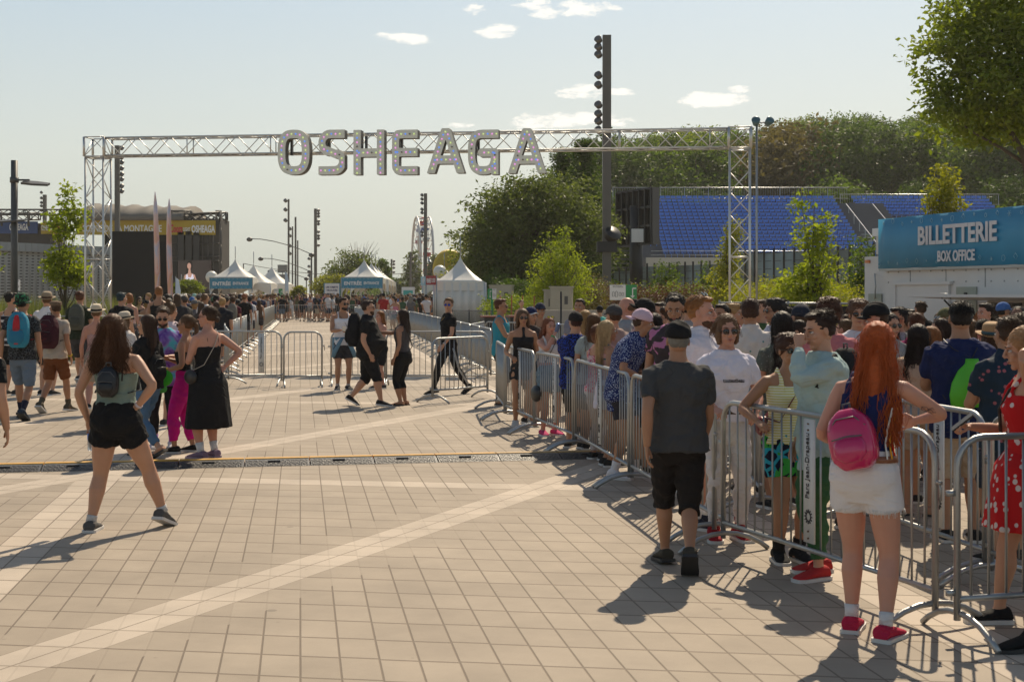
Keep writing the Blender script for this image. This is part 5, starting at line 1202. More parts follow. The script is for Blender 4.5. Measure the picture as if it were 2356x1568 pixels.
# hill forest: four trees with their own shapes, copied over the slope
def hill_forest():
    protos = []
    for k, (lm, H, E) in enumerate((('mid', 10.5, [(0, 0, 6, 4, 4, 4.2), (-2, 0, 4.5, 3, 3, 3), (2, 0, 5, 3, 3, 3), (0, -1, 8.6, 2.2, 2.2, 1.8)]), ('dark', 12, [(0, 0, 6.5, 3.4, 3.4, 5), (1.5, 0, 8.5, 2.4, 2.4, 2.6), (-1.6, 0, 6, 2.6, 2.6, 3.2)]),
                                    ('bright', 8.5, [(0, 0, 5, 3.4, 3.4, 3.4), (1.6, 0, 3.8, 2.5, 2.5, 2.5), (-1.4, 0, 6.4, 2, 2, 1.8)]), ('brown', 8, [(0, 0, 4.5, 3.2, 3.2, 3.2), (1.4, 0, 3.6, 2.4, 2.4, 2.4), (-1.2, 0, 5.6, 1.8, 1.8, 2)]))):
        protos.append(make_tree('hill_tree', H, E, 170, 42, .42, .62, lm, .22, 60 + k, branches=14, shell=.62))
    r = random.Random(12); kind = ['mid green leafy', 'dark green dense', 'light green loose', 'brownish thin']
    where = lambda px: 'above the truss gate beam' if px < 1400 else 'above the scoreboard' if px < 1560 else 'over the left half of the blue seats' if px < 1760 else 'above the right gate tower' if px < 1900 else 'over the right half of the stand' if px < 2100 else 'behind the big maple'
    pts = []
    for row, d in enumerate((134, 150, 168, 188, 210, 236)):
        px = 1180 + row * 30
        while px < 2440:
            pts.append((px + r.uniform(-20, 20), d + r.uniform(-5, 5), row)); px += 2.0 * 3272 / d * r.uniform(1.6, 2.6)
    used = [False] * 4; n = 0; rowc = {}
    for px, d, row in pts:
        x = T(px, d)
        if row == 0 and 1480 < px < 2130: continue
        z = hill_z(x, d) - .3; k = 3 if (1745 < px < 1850 and row < 4) else r.choice([0, 0, 1, 1, 2, 0]) if px > 1500 else r.choice([0, 1, 1])
        s = r.uniform(.8, 1.15)
        if px < 1380 and d > 160: s *= .75
        top = z + [10.5, 12, 8.5, 8][k] * s          # keep the skyline of the photograph
        sky = 300 if px < 1500 else 300 - (px - 1500) * .02 if px < 1800 else 262
        if px < 1340: sky = 320 + max(0, 1290 - px) * 1.2
        lim = ZT(sky, d)
        if top > lim or row >= 2: s *= min(1.7, max(.45, (lim - z) * r.uniform(.86, 1.0) / (top - z)))
        if not used[k]: o = protos[k]; used[k] = True
        else: o = copy_tree(protos[k])
        n += 1; o.location = (x, d, z); o.scale = (s, s, s); o.rotation_euler = (0, 0, r.uniform(0, 6.28))
        rowc[row] = rowc.get(row, -1) + 1; tag(o, '%s hill tree, %s row up the slope, %s from the left' % (kind[k], nth(row), nth(rowc[row])), 'tree', 'trees on the wooded hill')
    for k in range(4):
        if not used[k]:
            for c in list(protos[k].children): bpy.data.objects.remove(c)
            bpy.data.objects.remove(protos[k])
hill_forest()
# dark conifer in front of the last letter A
def conifer(px, ptop, d, seed, label):
    rs = np.random.RandomState(seed); H = ZT(ptop, d); o = empty('conifer', (T(px, d), d, 0), 0, label, 'tree'); C = []
    for k in range(420):
        t = rs.rand() ** .8; a = rs.uniform(0, 6.28); r_ = (1 - t) * H * .17 + .25; rr = r_ * rs.uniform(.4, 1.15); C.append((rr * math.cos(a), rr * math.sin(a), H * (.12 + .88 * t) - rr * .15))
    MB().add(leaves(np.array(C), .3, 26, .32, rs, .35, .35)).build('crown', LEAF['dark'], o, False); MB().add(tube([(0, 0, 0), (0, 0, H * .95)], [.22, .05], 6)).build('trunk', BARK, o)
conifer(1345, 322, 98, 3, 'dark tall conifer behind the last gate letter A'); conifer(1298, 345, 104, 4, 'dark conifer just left of the tallest conifer')
# shrubs and ground cover
def shrub_bed(name, x0, x1, y, d, dep, h, lm, n, sz, label, zb=0.0, per=24):
    rs = np.random.RandomState(int(x0)); a, b = T(x0, d), T(x1, d); C = np.stack([rs.uniform(a, b, n), d + rs.uniform(0, dep, n), zb + h * rs.uniform(.1, 1, n) ** .7 * (1 + .12 * np.sin(np.arange(n)))], -1)
    tag(MB().add(leaves(C, sz, per, .17, rs, .6)).build(name, LEAF[lm], None, False), label, 'shrubs', None, 'stuff')
def zat(py, d): return ZT(py, d)
shrub_bed('yellow_shrubs', 1722, 2000, 0, 40, 5, zat(655, 40), 'yellow', 900, .085, 'yellow-green shrub bed along the foot of the panel fence')
shrub_bed('red_shrubs', 1395, 1690, 0, 60, 4, zat(668, 60), 'red', 700, .1, 'dark red shrub bed beside the recycling sign')
shrub_bed('green_weeds', 1120, 1300, 0, 60, 8, zat(690, 60), 'bright', 520, .14, 'bright green weeds around the cabinets')
shrub_bed('mixed_undergrowth', 1140, 1420, 0, 74, 5, zat(655, 74), 'dark', 620, .2, 'dark undergrowth below the broad tree')
shrub_bed('pale_flowering_shrub', 1340, 1390, 0, 57, 2, zat(648, 57), 'brown', 170, .09, 'dry pale flowering shrub left of the mast foot')
shrub_bed('green_tufts', 1380, 1700, 0, 62, 3, zat(660, 62), 'bright', 260, .12, 'bright green tufts among the red shrubs')
def reeds():
    rs = np.random.RandomState(9); N = 5200; d0 = 34; x = rs.uniform(T(-20, 40), T(300, 40), N); y = rs.uniform(39, 47, N); x = x * y / 40; h = rs.uniform(.7, 1.9, N)
    ln = rs.normal(0, .18, (N, 2)); a = rs.uniform(0, 3.14, N); w = .012
    b0 = np.stack([x - w * np.cos(a), y - w * np.sin(a), 0 * x], -1); b1 = np.stack([x + w * np.cos(a), y + w * np.sin(a), 0 * x], -1); m0 = b0 * 1.0; m0[:, :2] += ln * .35; m0[:, 2] = h * .6; m1 = b1 * 1.0; m1[:, :2] += ln * .35; m1[:, 2] = h * .6; tp = (b0 + b1) / 2; tp[:, :2] += ln; tp[:, 2] = h
    V = np.stack([b0, b1, m1, m0, tp], 1).reshape(-1, 3); i = np.arange(N)[:, None] * 5
    tag(MB().add((V, [i + np.array([0, 1, 2, 3]), i + np.array([3, 2, 4])])).build('tall_grass', LEAF['reed'], None, False), 'tall reed-like grass in front of the metal pavilion', 'grass', None, 'stuff')
reeds()
rl_ = empty('garden_rail', (T(-20, 37), 37, 0), 0, 'low metal rail in front of the tall grass at left', 'rail')
MB().add(tube([(0, 0, 1.25), (3.9, 1, 1.25)], .02, 6)).add(tube([(0, 0, .8), (3.9, 1, .8)], .02, 6)).build('rails', STEEL, rl_)
for k in range(4): MB().add(tube([(k * 1.3, k * .33, 0), (k * 1.3, k * .33, 1.25)], .025, 6)).build('post', STEEL, rl_)
# ================================================================== PEOPLE
SKIN = mat('skin', None, .5, 0, .13, 9, .06, 90, spec=.35)
MATS['skin'].node_tree.nodes['Principled BSDF'].inputs['Subsurface Weight'].default_value = .12; MATS['skin'].node_tree.nodes['Principled BSDF'].inputs['Subsurface Scale'].default_value = .02
HAIR = mat('hair', None, .6, 0, .4, 30, .3, 90, spec=.3)
CLOTH = mat('cloth', None, .85, 0, .12, 5, .15, 260, spec=.2, folds=.03)
DENIM = mat('denim', None, .85, 0, .12, 9, .15, 300, spec=.2, folds=.018)
LEATHER = mat('leather_like', None, .38, 0, .12, 9, .2, 90)
STRAW = mat('straw', None, .8, 0, .18, 60, .5, 130)
EYEW = mat('eye_white', (.62, .58, .54), .3); EYED = mat('eye_dark', (.03, .02, .015), .2); LIP = mat('lips', (.32, .10, .085), .5)
LENS = mat('sunglass_lens', (.012, .010, .009), .08, coat=.6); LENSB = mat('blue_lens', (.02, .07, .45), .1, .4); LENSM = mat('mirror_yellow_lens', (.7, .5, .06), .15, .5)
STUB = mat('stubble', (.10, .055, .035), .8)
SOLE = mat('shoe_sole', (.6, .58, .55), .6); DSOLE = mat('dark_sole', (.03, .03, .03), .6)
_pend = []          # meshes waiting for the remesh
def remesh_later(mb, voxel, disp=0.0, dscale=.14, smooth=2):
    me = mb.mesh('tmp', []); o = bpy.data.objects.new('tmp', me); tmpcol.objects.link(o)
    m = o.modifiers.new('r', 'REMESH'); m.mode = 'VOXEL'; m.voxel_size = voxel; m.adaptivity = 0
    if smooth: s = o.modifiers.new('s', 'SMOOTH'); s.factor = .5; s.iterations = smooth
    rec = dict(o=o, disp=disp, ds=dscale); _pend.append(rec); return rec
def flush():
    bpy.context.view_layer.update(); dg = bpy.context.evaluated_depsgraph_get()
    for r in _pend:
        ev = r['o'].evaluated_get(dg); me = bpy.data.meshes.new_from_object(ev); n = len(me.vertices); V = np.empty(n * 3, np.float32); me.vertices.foreach_get('co', V); V = V.reshape(-1, 3).astype(float)
        m = len(me.polygons)
        lt = np.empty(m, np.int32); me.polygons.foreach_get('loop_total', lt); ls = np.empty(m, np.int32); me.polygons.foreach_get('loop_start', ls); lv = np.empty(len(me.loops), np.int32); me.loops.foreach_get('vertex_index', lv)
        Fs = [lv[(ls[lt == k][:, None] + np.arange(k))] for k in (3, 4) if (lt == k).any()]
        if r['disp']:       # cloth folds along the normal
            N = np.empty(n * 3, np.float32); me.vertices.foreach_get('normal', N); N = N.reshape(-1, 3); s = r['ds']; p = V / s; ph = (id(r) % 97) * .37
            w = np.sin(p[:, 0] * 4.1 + 1.7 * np.sin(p[:, 2] * 2.3 + ph) + ph) * np.sin(p[:, 2] * 3.3 + 2.1 * np.sin(p[:, 0] * 1.9) + p[:, 1] * 2.7)
            w += .6 * np.sin(p[:, 2] * 7.7 + 2.2 * np.sin(p[:, 0] * 3.1 + ph) + p[:, 1] * 3) ; w += .35 * np.sin(p[:, 0] * 15 + p[:, 2] * 6 + ph) * np.sin(p[:, 1] * 13)
            V = V + N * (w * r['disp'])[:, None]
        r['V'], r['F'] = V, Fs; bpy.data.meshes.remove(me); bpy.data.objects.remove(r['o']); r['o'] = None
    _pend.clear()
tmpcol = bpy.data.collections.new('work'); scene.collection.children.link(tmpcol)
# ---- head, built once at three resolutions (metres, for a 1.75 m person; origin mid-head, faces -Y)
def head_prims(m, fem):
    j = .92 if fem else 1.0
    m.add(ell((0, .014, .03), (.074, .094, .09), 20, 14)); m.add(ell((0, -.026, -.03), (.060 * j, .062, .082), 18, 12)); m.add(ell((0, .02, -.03), (.062, .07, .06)))
    m.add(ell((0, -.060, -.096), (.026 * j, .022, .020))); m.add(ell((0, -.018, -.085), (.046 * j, .05, .032)))
    m.add(tube([(0, -.082, .022), (0, -.098, .0), (0, -.108, -.022), (0, -.100, -.034)], [.008, .0095, .0125, .009], 8)); m.add(ell((.011, -.092, -.03), .0085)); m.add(ell((-.011, -.092, -.03), .0085))
    m.add(ell((0, -.072, .028), (.052, .016, .010 if fem else .013)))
    for s in (-1, 1):
        m.add(ell((s * .040, -.060, -.022), (.020, .022, .020))); m.add(ell((s * .077, .008, -.004), (.0085, .017, .030), 10, 8)); m.add(ell((s * .028, -.066, -.052), (.016, .018, .018)))
    m.add(ell((0, -.0835, -.0575), (.021, .011, .0065))); m.add(ell((0, -.082, -.068), (.018, .012, .0075)))
HEADS = {}
for fem in (0, 1):
    for lod, vx in ((0, .0045), (1, .009), (2, .017)):
        m = MB(); head_prims(m, fem); HEADS[(fem, lod)] = remesh_later(m, vx, smooth=1 if lod else 2)
def hand_prims(m, curl):
    "palm from wrist at origin along +X, palm facing -Z, thumb towards +Y; metres"
    m.add(tube([(-.02, 0, 0), (.0, 0, 0), (.03, 0, 0), (.062, .002, -.002), (.088, .002, -.004)], [(.019, .024), (.017, .025), (.014, .034), (.0135, .040), (.010, .037)], 12, ref=(0, 1, 0)))
    for k, (y, L, r) in enumerate(((.029, .070, .0085), (.010, .080, .009), (-.010, .074, .0085), (-.029, .058, .0075))):
        c = curl * (1 + .08 * k); p = np.array((.086 - .004 * abs(k - 1.2), y, -.003)); a = 0; P = [p]
        for q, f in enumerate((.45, .32, .23)):
            a += c * (.75, 1.0, .7)[q]; p = p + np.array((math.cos(a) * L * f, (y * .10) * (1 - curl * .4), -math.sin(a) * L * f)); P.append(p)
        m.add(tube(P, [r, r * .98, r * .9, r * .72], 8))
    a = .6 - .35 * curl; P = [np.array((.018, .02, -.004)), np.array((.045, .046, -.012 - .012 * curl)), np.array((.068, .056 - .02 * curl, -.02 - .02 * curl)), np.array((.088, .058 - .034 * curl, -.026 - .024 * curl))]
    m.add(tube(P, [.015, .0125, .0105, .008], 8))
HANDS = {}
for nm, c in (('relax', .38), ('grip', 1.05), ('flat', .1)):
    for lod, vx in ((0, .0042), (1, .0075)):
        m = MB(); hand_prims(m, c); HANDS[(nm, lod)] = remesh_later(m, vx, smooth=1)
flush()
def hand_LOD(nm, lod): return HANDS[(nm, min(lod, 1))]
V3 = lambda *a: np.array(a, float)
def ik(a, t, l1, l2, hint):
    d = t - a; L = np.linalg.norm(d); 
    if L > (l1 + l2) * .995: t = a + d / L * (l1 + l2) * .995; d = t - a; L = np.linalg.norm(d)
    u = d / L; x = (l1 * l1 - l2 * l2 + L * L) / (2 * L); h = math.sqrt(max(0, l1 * l1 - x * x)); hv = np.array(hint, float); hv = hv - u * hv.dot(u); hv /= np.linalg.norm(hv) + 1e-9
    return a + u * x + hv * h, t
ARM = dict(down=((.135, -.03, .495), (.3, 1, .1), 'relax'), phone=((.045, -.19, .655), (.8, .5, -1), 'grip'), hip=((.112, .015, .585), (1.0, .5, .1), 'relax'), hipb=((.095, .06, .60), (1.0, .5, .2), 'relax'),
           rail=((.08, -.20, .625), (.6, .6, -1), 'grip'), face=((.02, -.115, .875), (.5, -.5, -1), 'grip'), drink=((.02, -.135, .86), (.6, -.2, -1), 'grip'), pocket=((.115, -.04, .52), (.6, 1, 0), 'relax'),
           point=((.02, -.30, .76), (.5, .3, -1), 'flat'), swf=((.125, -.12, .515), (.3, 1, 0), 'relax'), swb=((.14, .10, .51), (.3, 1, 0), 'relax'), fold=((-.03, -.13, .68), (1, .3, -.6), 'relax'),
           hold=((.11, -.11, .60), (.4, 1, -.3), 'grip'), carry=((.15, -.05, .50), (.3, 1, .1), 'grip'), hair=((.07, .0, .93), (1, -.3, -.4), 'grip'), strap=((.075, -.09, .74), (.8, 0, -1), 'grip'), chest=((.05, -.12, .70), (.8, .3, -1), 'relax'))
LEG = dict(stand=((.058, 0, .045), (-.058, 0, .045)), walk=((.05, -.13, .045), (-.05, .16, .085)), walk2=((.05, .16, .085), (-.05, -.13, .045)), wide=((.13, 0, .045), (-.13, 0, .045)), ease=((.07, -.06, .045), (-.06, .03, .045)), ease2=((.06, .03, .045), (-.075, -.06, .045)),
           cross=((-.02, -.06, .045), (.03, .05, .045)), close=((.045, 0, .045), (-.045, .01, .045)))
def torso_rings(H, fem, bulk, z0, z1, off=0.0, loose=1.0, belly=0.0, hemfac=1.0):
    if fem: T_ = [(.44, .062, .052, .0), (.47, .092, .062, .008), (.50, .103, .070, .010), (.54, .101, .069, .010), (.58, .086, .060, .004), (.62, .075, .053, .0), (.66, .077, .054, -.002), (.70, .084, .062, -.008), (.73, .088, .066, -.010), (.77, .090, .056, -.002), (.80, .094, .047, .002), (.82, .082, .040, .004), (.835, .056, .034, .004), (.85, .033, .029, .002), (.87, .027, .028, -.002), (.90, .026, .028, -.006)]
    else: T_ = [(.44, .065, .055, .0), (.47, .088, .062, .006), (.50, .094, .068, .006), (.54, .092, .066, .006), (.58, .088, .060, .002), (.62, .086, .058, .0), (.66, .087, .059, -.002), (.70, .092, .064, -.004), (.74, .097, .067, -.004), (.78, .098, .060, .0), (.805, .092, .050, .002), (.825, .072, .042, .004), (.84, .050, .038, .004), (.852, .038, .034, .002), (.87, .033, .033, -.002), (.90, .032, .033, -.006)]
    zs = [r[0] for r in T_]; out = []
    lev = [z0] + [z for z in zs if z0 + .008 < z < z1 - .008] + [z1]
    for z in lev:
        w, dp, y = [np.interp(z, zs, [r[k] for r in T_]) for k in (1, 2, 3)]
        b = bulk * (1 if z < .8 else 1 - (bulk - 1) * (z - .8) * 4 / bulk) ; g = belly * math.exp(-((z - .60) / .075) ** 2)
        f = loose if z < .79 else 1 + (loose - 1) * max(0, (.85 - z) / .06)
        if z < .5: f *= hemfac
        out.append((z, w * b * f + off + g * .35, dp * b * f + off + g * .6, y - g * .45))
    t = np.linspace(0, 2 * np.pi, 22, endpoint=False); c, s = np.cos(t), np.sin(t); ex = .88
    cc, ss = np.sign(c) * np.abs(c) ** ex, np.sign(s) * np.abs(s) ** ex
    return [np.stack([cc * w, ss * dp + y, np.full(22, z)], -1) * H for z, w, dp, y in out]
class Body:
    def __init__(s, H, fem=0, bulk=1.0, arms=('down', 'down'), legs='stand', lean=0.0, side=0.0, hyaw=0.0, hpitch=0.0, belly=0.0, twist=0.0, lod=0):
        s.H, s.fem, s.bulk, s.lean, s.side, s.belly, s.twist = H, fem, bulk, R(lean), R(side), belly, R(twist)
        s.lod = lod; lg = LEG[legs] if isinstance(legs, str) else legs
        hipx = .050 if not fem else .052; s.sh = []; s.arms = []
        shx = (.094 if fem else .103) * (1 + (bulk - 1) * .6)
        for k, sg in enumerate((1, -1)):
            a = arms[k]; spec = ARM[a] if isinstance(a, str) else a
            tgt, hint, hd = spec[:3]; tgt = V3(tgt[0] * sg, tgt[1], tgt[2]) * H; hint = V3(hint[0] * sg, hint[1], hint[2])
            tgt = s.bend(tgt[None])[0] if not (len(spec) > 3) else tgt
            S_ = s.bend(V3(sg * shx, .004, .798)[None] * H)[0]; E, W = ik(S_, tgt, .172 * H, .150 * H, hint); s.arms.append((S_, E, W, hd, sg))
        s.hips = []
        for k, sg in enumerate((1, -1)):
            f = V3(*lg[k]) * H; hj = V3(sg * hipx, 0, .495) * H; kn, an = ik(hj, f, .240 * H, .222 * H, (sg * .12, -1, 0)); s.hips.append((hj, kn, an))
        n = s.bend(V3(0, 0, .88)[None] * H)[0]; hs = H / 1.75 * (1.0 if fem else 1.02)
        M = Matrix.Translation(Vector(n)) @ Euler((s.lean * .5 + R(hpitch), s.side * .3, R(hyaw) + s.twist), 'XYZ').to_matrix().to_4x4() @ Matrix.Translation(Vector((0, -.012, .085)) * hs) @ Matrix.Scale(hs, 4)
        s.headM = M; s.hs = hs
    def bend(s, P):
        P = np.array(P, float); z0 = .52 * s.H; t = np.clip((P[:, 2] - z0) / (.3 * s.H), 0, 1.25)
        a = -s.lean * t; b = s.side * t; tw = s.twist * np.clip(t, 0, 1); x, y, z = P[:, 0], P[:, 1], P[:, 2]
        x, y = x * np.cos(tw) - y * np.sin(tw), x * np.sin(tw) + y * np.cos(tw)
        zz = np.maximum(z - z0, 0) ; low = np.minimum(z, z0)
        y2 = y * np.cos(a) + zz * np.sin(a) ; z2 = low + zz * np.cos(a) - y * np.sin(a) * (t > 0)
        x2 = x + zz * np.sin(b); return np.stack([x2, y2, z2], -1)
    def torso(s, m, z0, z1, off=0., loose=1., hemfac=1.):
        Rg = [s.bend(r) for r in torso_rings(s.H, s.fem, s.bulk, z0, z1, off, loose, s.belly, hemfac)]; m.add(rings(Rg))
    def arm(s, m, k, f0=0.0, f1=1.0, mul=1.0, add=0.0, n=10):
        "f: 0 shoulder, .5 elbow, 1 wrist"
        S_, E, W, hd, sg = s.arms[k]; H = s.H; b = (.9 if s.fem else 1.0) * (1 + (s.bulk - 1) * .9)
        inner = s.bend(V3(sg * .045, .004, .806)[None] * H)[0]
        keys = [(-.12, inner, .022), (-.03, inner + (S_ - inner) * .8, .0275), (.04, S_ + (E - S_) * .06, .0315), (.12, S_ + (E - S_) * .25, .0305), (.3, S_ + (E - S_) * .6, .0265), (.47, S_ + (E - S_) * .94, .0225), (.53, E + (W - E) * .06, .0225), (.66, E + (W - E) * .33, .0235), (.85, E + (W - E) * .7, .0185), (1.0, W, .0140)]
        P, r = [], []
        ks = [q[0] for q in keys]
        for f in [f0 if f0 > 0 else -.12] + [q for q in ks if max(f0, -.1) < q < f1 - .01] + [f1]:
            P.append([np.interp(f, ks, [q[1][c] for q in keys]) for c in range(3)]); r.append(np.interp(f, ks, [q[2] for q in keys]) * b * H * mul + add)
        m.add(tube(P, r, n))
    def leg(s, m, k, f0=0.0, f1=1.0, mul=1.0, add=0.0, n=12, flare=0.0):
        hj, kn, an = s.hips[k]; H = s.H; b = (1.06 if s.fem else 1.0) * s.bulk ** .9
        keys = [(-.08, hj + V3(0, .004, .02) * H, .050), (0, hj, .051), (.15, hj + (kn - hj) * .3, .050 if s.fem else .047), (.33, hj + (kn - hj) * .66, .042), (.47, hj + (kn - hj) * .93, .032), (.53, kn + (an - kn) * .06, .0305), (.66, kn + (an - kn) * .32 + V3(0, .006, 0) * H, .0330), (.82, kn + (an - kn) * .64, .0245), (.95, kn + (an - kn) * .9, .0185), (1.0, an, .0190)]
        P, r = [], []; ks = [q[0] for q in keys]
        for f in [f0 if f0 > 0 else -.08] + [q for q in ks if max(f0, -.05) < q < f1 - .01] + [f1]:
            P.append([np.interp(f, ks, [q[1][c] for q in keys]) for c in range(3)]); r.append(np.interp(f, ks, [q[2] for q in keys]) * b * H * mul * (1 + flare * f) + add)
        m.add(tube(P, r, n))
    def foot_frame(s, k):
        hj, kn, an = s.hips[k]; H = s.H; sg = 1 if k == 0 else -1; lift = max(0, an[2] - .046 * H); pitch = min(1.0, lift / (.075 * H))
        f = V3(sg * .16, -1, 0); f /= np.linalg.norm(f); c, q = math.cos(pitch), math.sin(pitch); d = f * c + V3(0, 0, -q); u = np.cross(np.cross(d, V3(0, 0, 1)), d); u /= np.linalg.norm(u); sd = np.cross(d, u)
        return an, d, u, sd
    def foot(s, m, k, grow=0.0, sole=None, high=0):
        an, d, u, sd = s.foot_frame(k); H = s.H; L = .152 * H + grow; h = an[2] if False else .045 * H; o = an - u * h
        prof = [(-.27, .022, .024), (-.22, .027, .048), (0, .026, .052 + high * .02), (.2, .027, .038), (.42, .030, .028), (.58, .029, .020), (.70, .020, .014), (.735, .008, .008)]; Rg = []
        for t, w, hh in prof:
            c = o + d * t * L; a = np.linspace(0, 2 * np.pi, 14, endpoint=False); W = w * H + grow * .7; hh = hh * H + grow * .6
            Rg.append(c + np.outer(np.cos(a) * W, sd) + np.outer(np.maximum(-.0, .5 + .5 * np.sin(a)) ** .8 * hh + .004, u))
        m.add(rings(Rg))
        if sole is not None:
            Rg = []
            for t, w, hh in prof:
                c = o + d * t * L * 1.03; a = np.linspace(0, 2 * np.pi, 14, endpoint=False); W = w * H * 1.06 + grow
                Rg.append([c + sd * W * sx + u * z for sx, z in ((-1, -.002), (1, -.002), (1, .018 * H / 1.75 + .004), (-1, .018 * H / 1.75 + .004))])
            sole.add(rings(Rg))
    def body_mesh(s, feet=True):
        m = MB(); s.torso(m, .44, .90); H = s.H
        for k in (0, 1): s.arm(m, k); s.leg(m, k)
        if feet:
            for k in (0, 1): s.foot(m, k)
        n0, n1 = s.bend(V3(0, .004, .83)[None] * H)[0], np.array(s.headM @ Vector((0, .012, -.04)))
        m.add(tube([n0, (n0 + n1) / 2 + V3(0, .003, 0), n1], [(.036 if not s.fem else .029) * H, (.031 if not s.fem else .0255) * H, (.032 if not s.fem else .027) * H], 12))
        return m
def hand_matrix(W, E, sg, H, palm=None):
    x = W - E; x /= np.linalg.norm(x); p = V3(-sg * 1.0, .15, -.25) if palm is None else V3(*palm); p = p - x * p.dot(x); p /= np.linalg.norm(p) + 1e-9
    z = -p; y = np.cross(z, x); s = H / 1.75 * .98
    M = np.eye(4); M[:3, 0], M[:3, 1], M[:3, 2], M[:3, 3] = x * s, y * s, z * s, W; return M
def rotated(P, M): A = np.array(M); return P @ A[:3, :3].T + A[:3, 3]
SKINS = dict(fair=(.50, .27, .17), tan=(.39, .20, .115), olive=(.35, .185, .105), brown=(.20, .10, .06), pink=(.52, .26, .18))
HAIRS = dict(black=(.012, .009, .008), dark=(.022, .013, .009), brown=(.055, .028, .014), lbrown=(.11, .058, .026), blond=(.32, .19, .075), ginger=(.22, .085, .025), red=(.23, .042, .008), grey=(.17, .16, .14), auburn=(.09, .030, .012))
def hair_volume(style, L=0, capped=False):
    "cap mass in head metres"
    m = MB(); s_ = style
    if s_ == 'bald': m.add(ell((0, .045, .0), (.076, .066, .055), 18, 10)); return m
    thick = dict(buzz=.0, short=.002, quiff=.005, curly=.016, long=.009, bun=.006, tail=.006, bob=.012, messy=.014, wavy=.013).get(s_, .008)
    if capped: thick = -.002
    m.add(ell((0, .030, .046 if not capped else .036), (.078 + thick, .091 + thick, .083 + thick), 22, 14)); m.add(ell((0, .046, .005), (.077 + thick, .066 + thick, .062), 18, 12))
    if s_ in ('quiff', 'messy', 'short') and not capped: m.add(ell((0, -.035, .103), (.052, .05, .020 + thick), 14, 9))
    if s_ in ('messy', 'curly') and not capped: m.add(ell((0, -.03, .09), (.066, .056, .035), 14, 9)); m.add(ell((.03, .02, .11), (.05, .06, .03))); m.add(ell((-.03, .03, .11), (.05, .06, .03)))
    if s_ == 'bob':
        m.add(ell((0, .035, -.02), (.09, .07, .10), 18, 12)); m.add(ell((.068, -.005, -.02), (.024, .05, .085))); m.add(ell((-.068, -.005, -.02), (.024, .05, .085)))
    if s_ == 'bun': m.add(ell((0, .125, -.03), (.036, .032, .036), 14, 9))
    if s_ == 'topbun': m.add(ell((0, .06, .15), (.035, .035, .035), 14, 9))
    if s_ == 'tail': m.add(tube([(0, .11, .03), (0, .15, .01), (0, .155, -.08), (0, .13, -.2)], [.022, .03, .03, .008], 10))
    if s_ in ('long', 'wavy'):
        w = .086 + (.01 if s_ == 'wavy' else 0)
        m.add(tube([(0, .045, .06), (0, .062, -.02), (0, .082, -.10), (0, .096, -.10 - L * .5), (0, .098, -.08 - L)], [(.06, w), (.058, w), (.045, w * 1.0), (.036, w * 1.02), (.014, w * .6)], 16, ref=(1, 0, 0)))
        for sx in (-1, 1): m.add(tube([(sx * .066, .0, .05), (sx * .080, .005, -.03), (sx * .082, .03, -.12), (sx * .07, .05, -.12 - L * .35)], [.018, .020, .022, .008], 8))
    return m
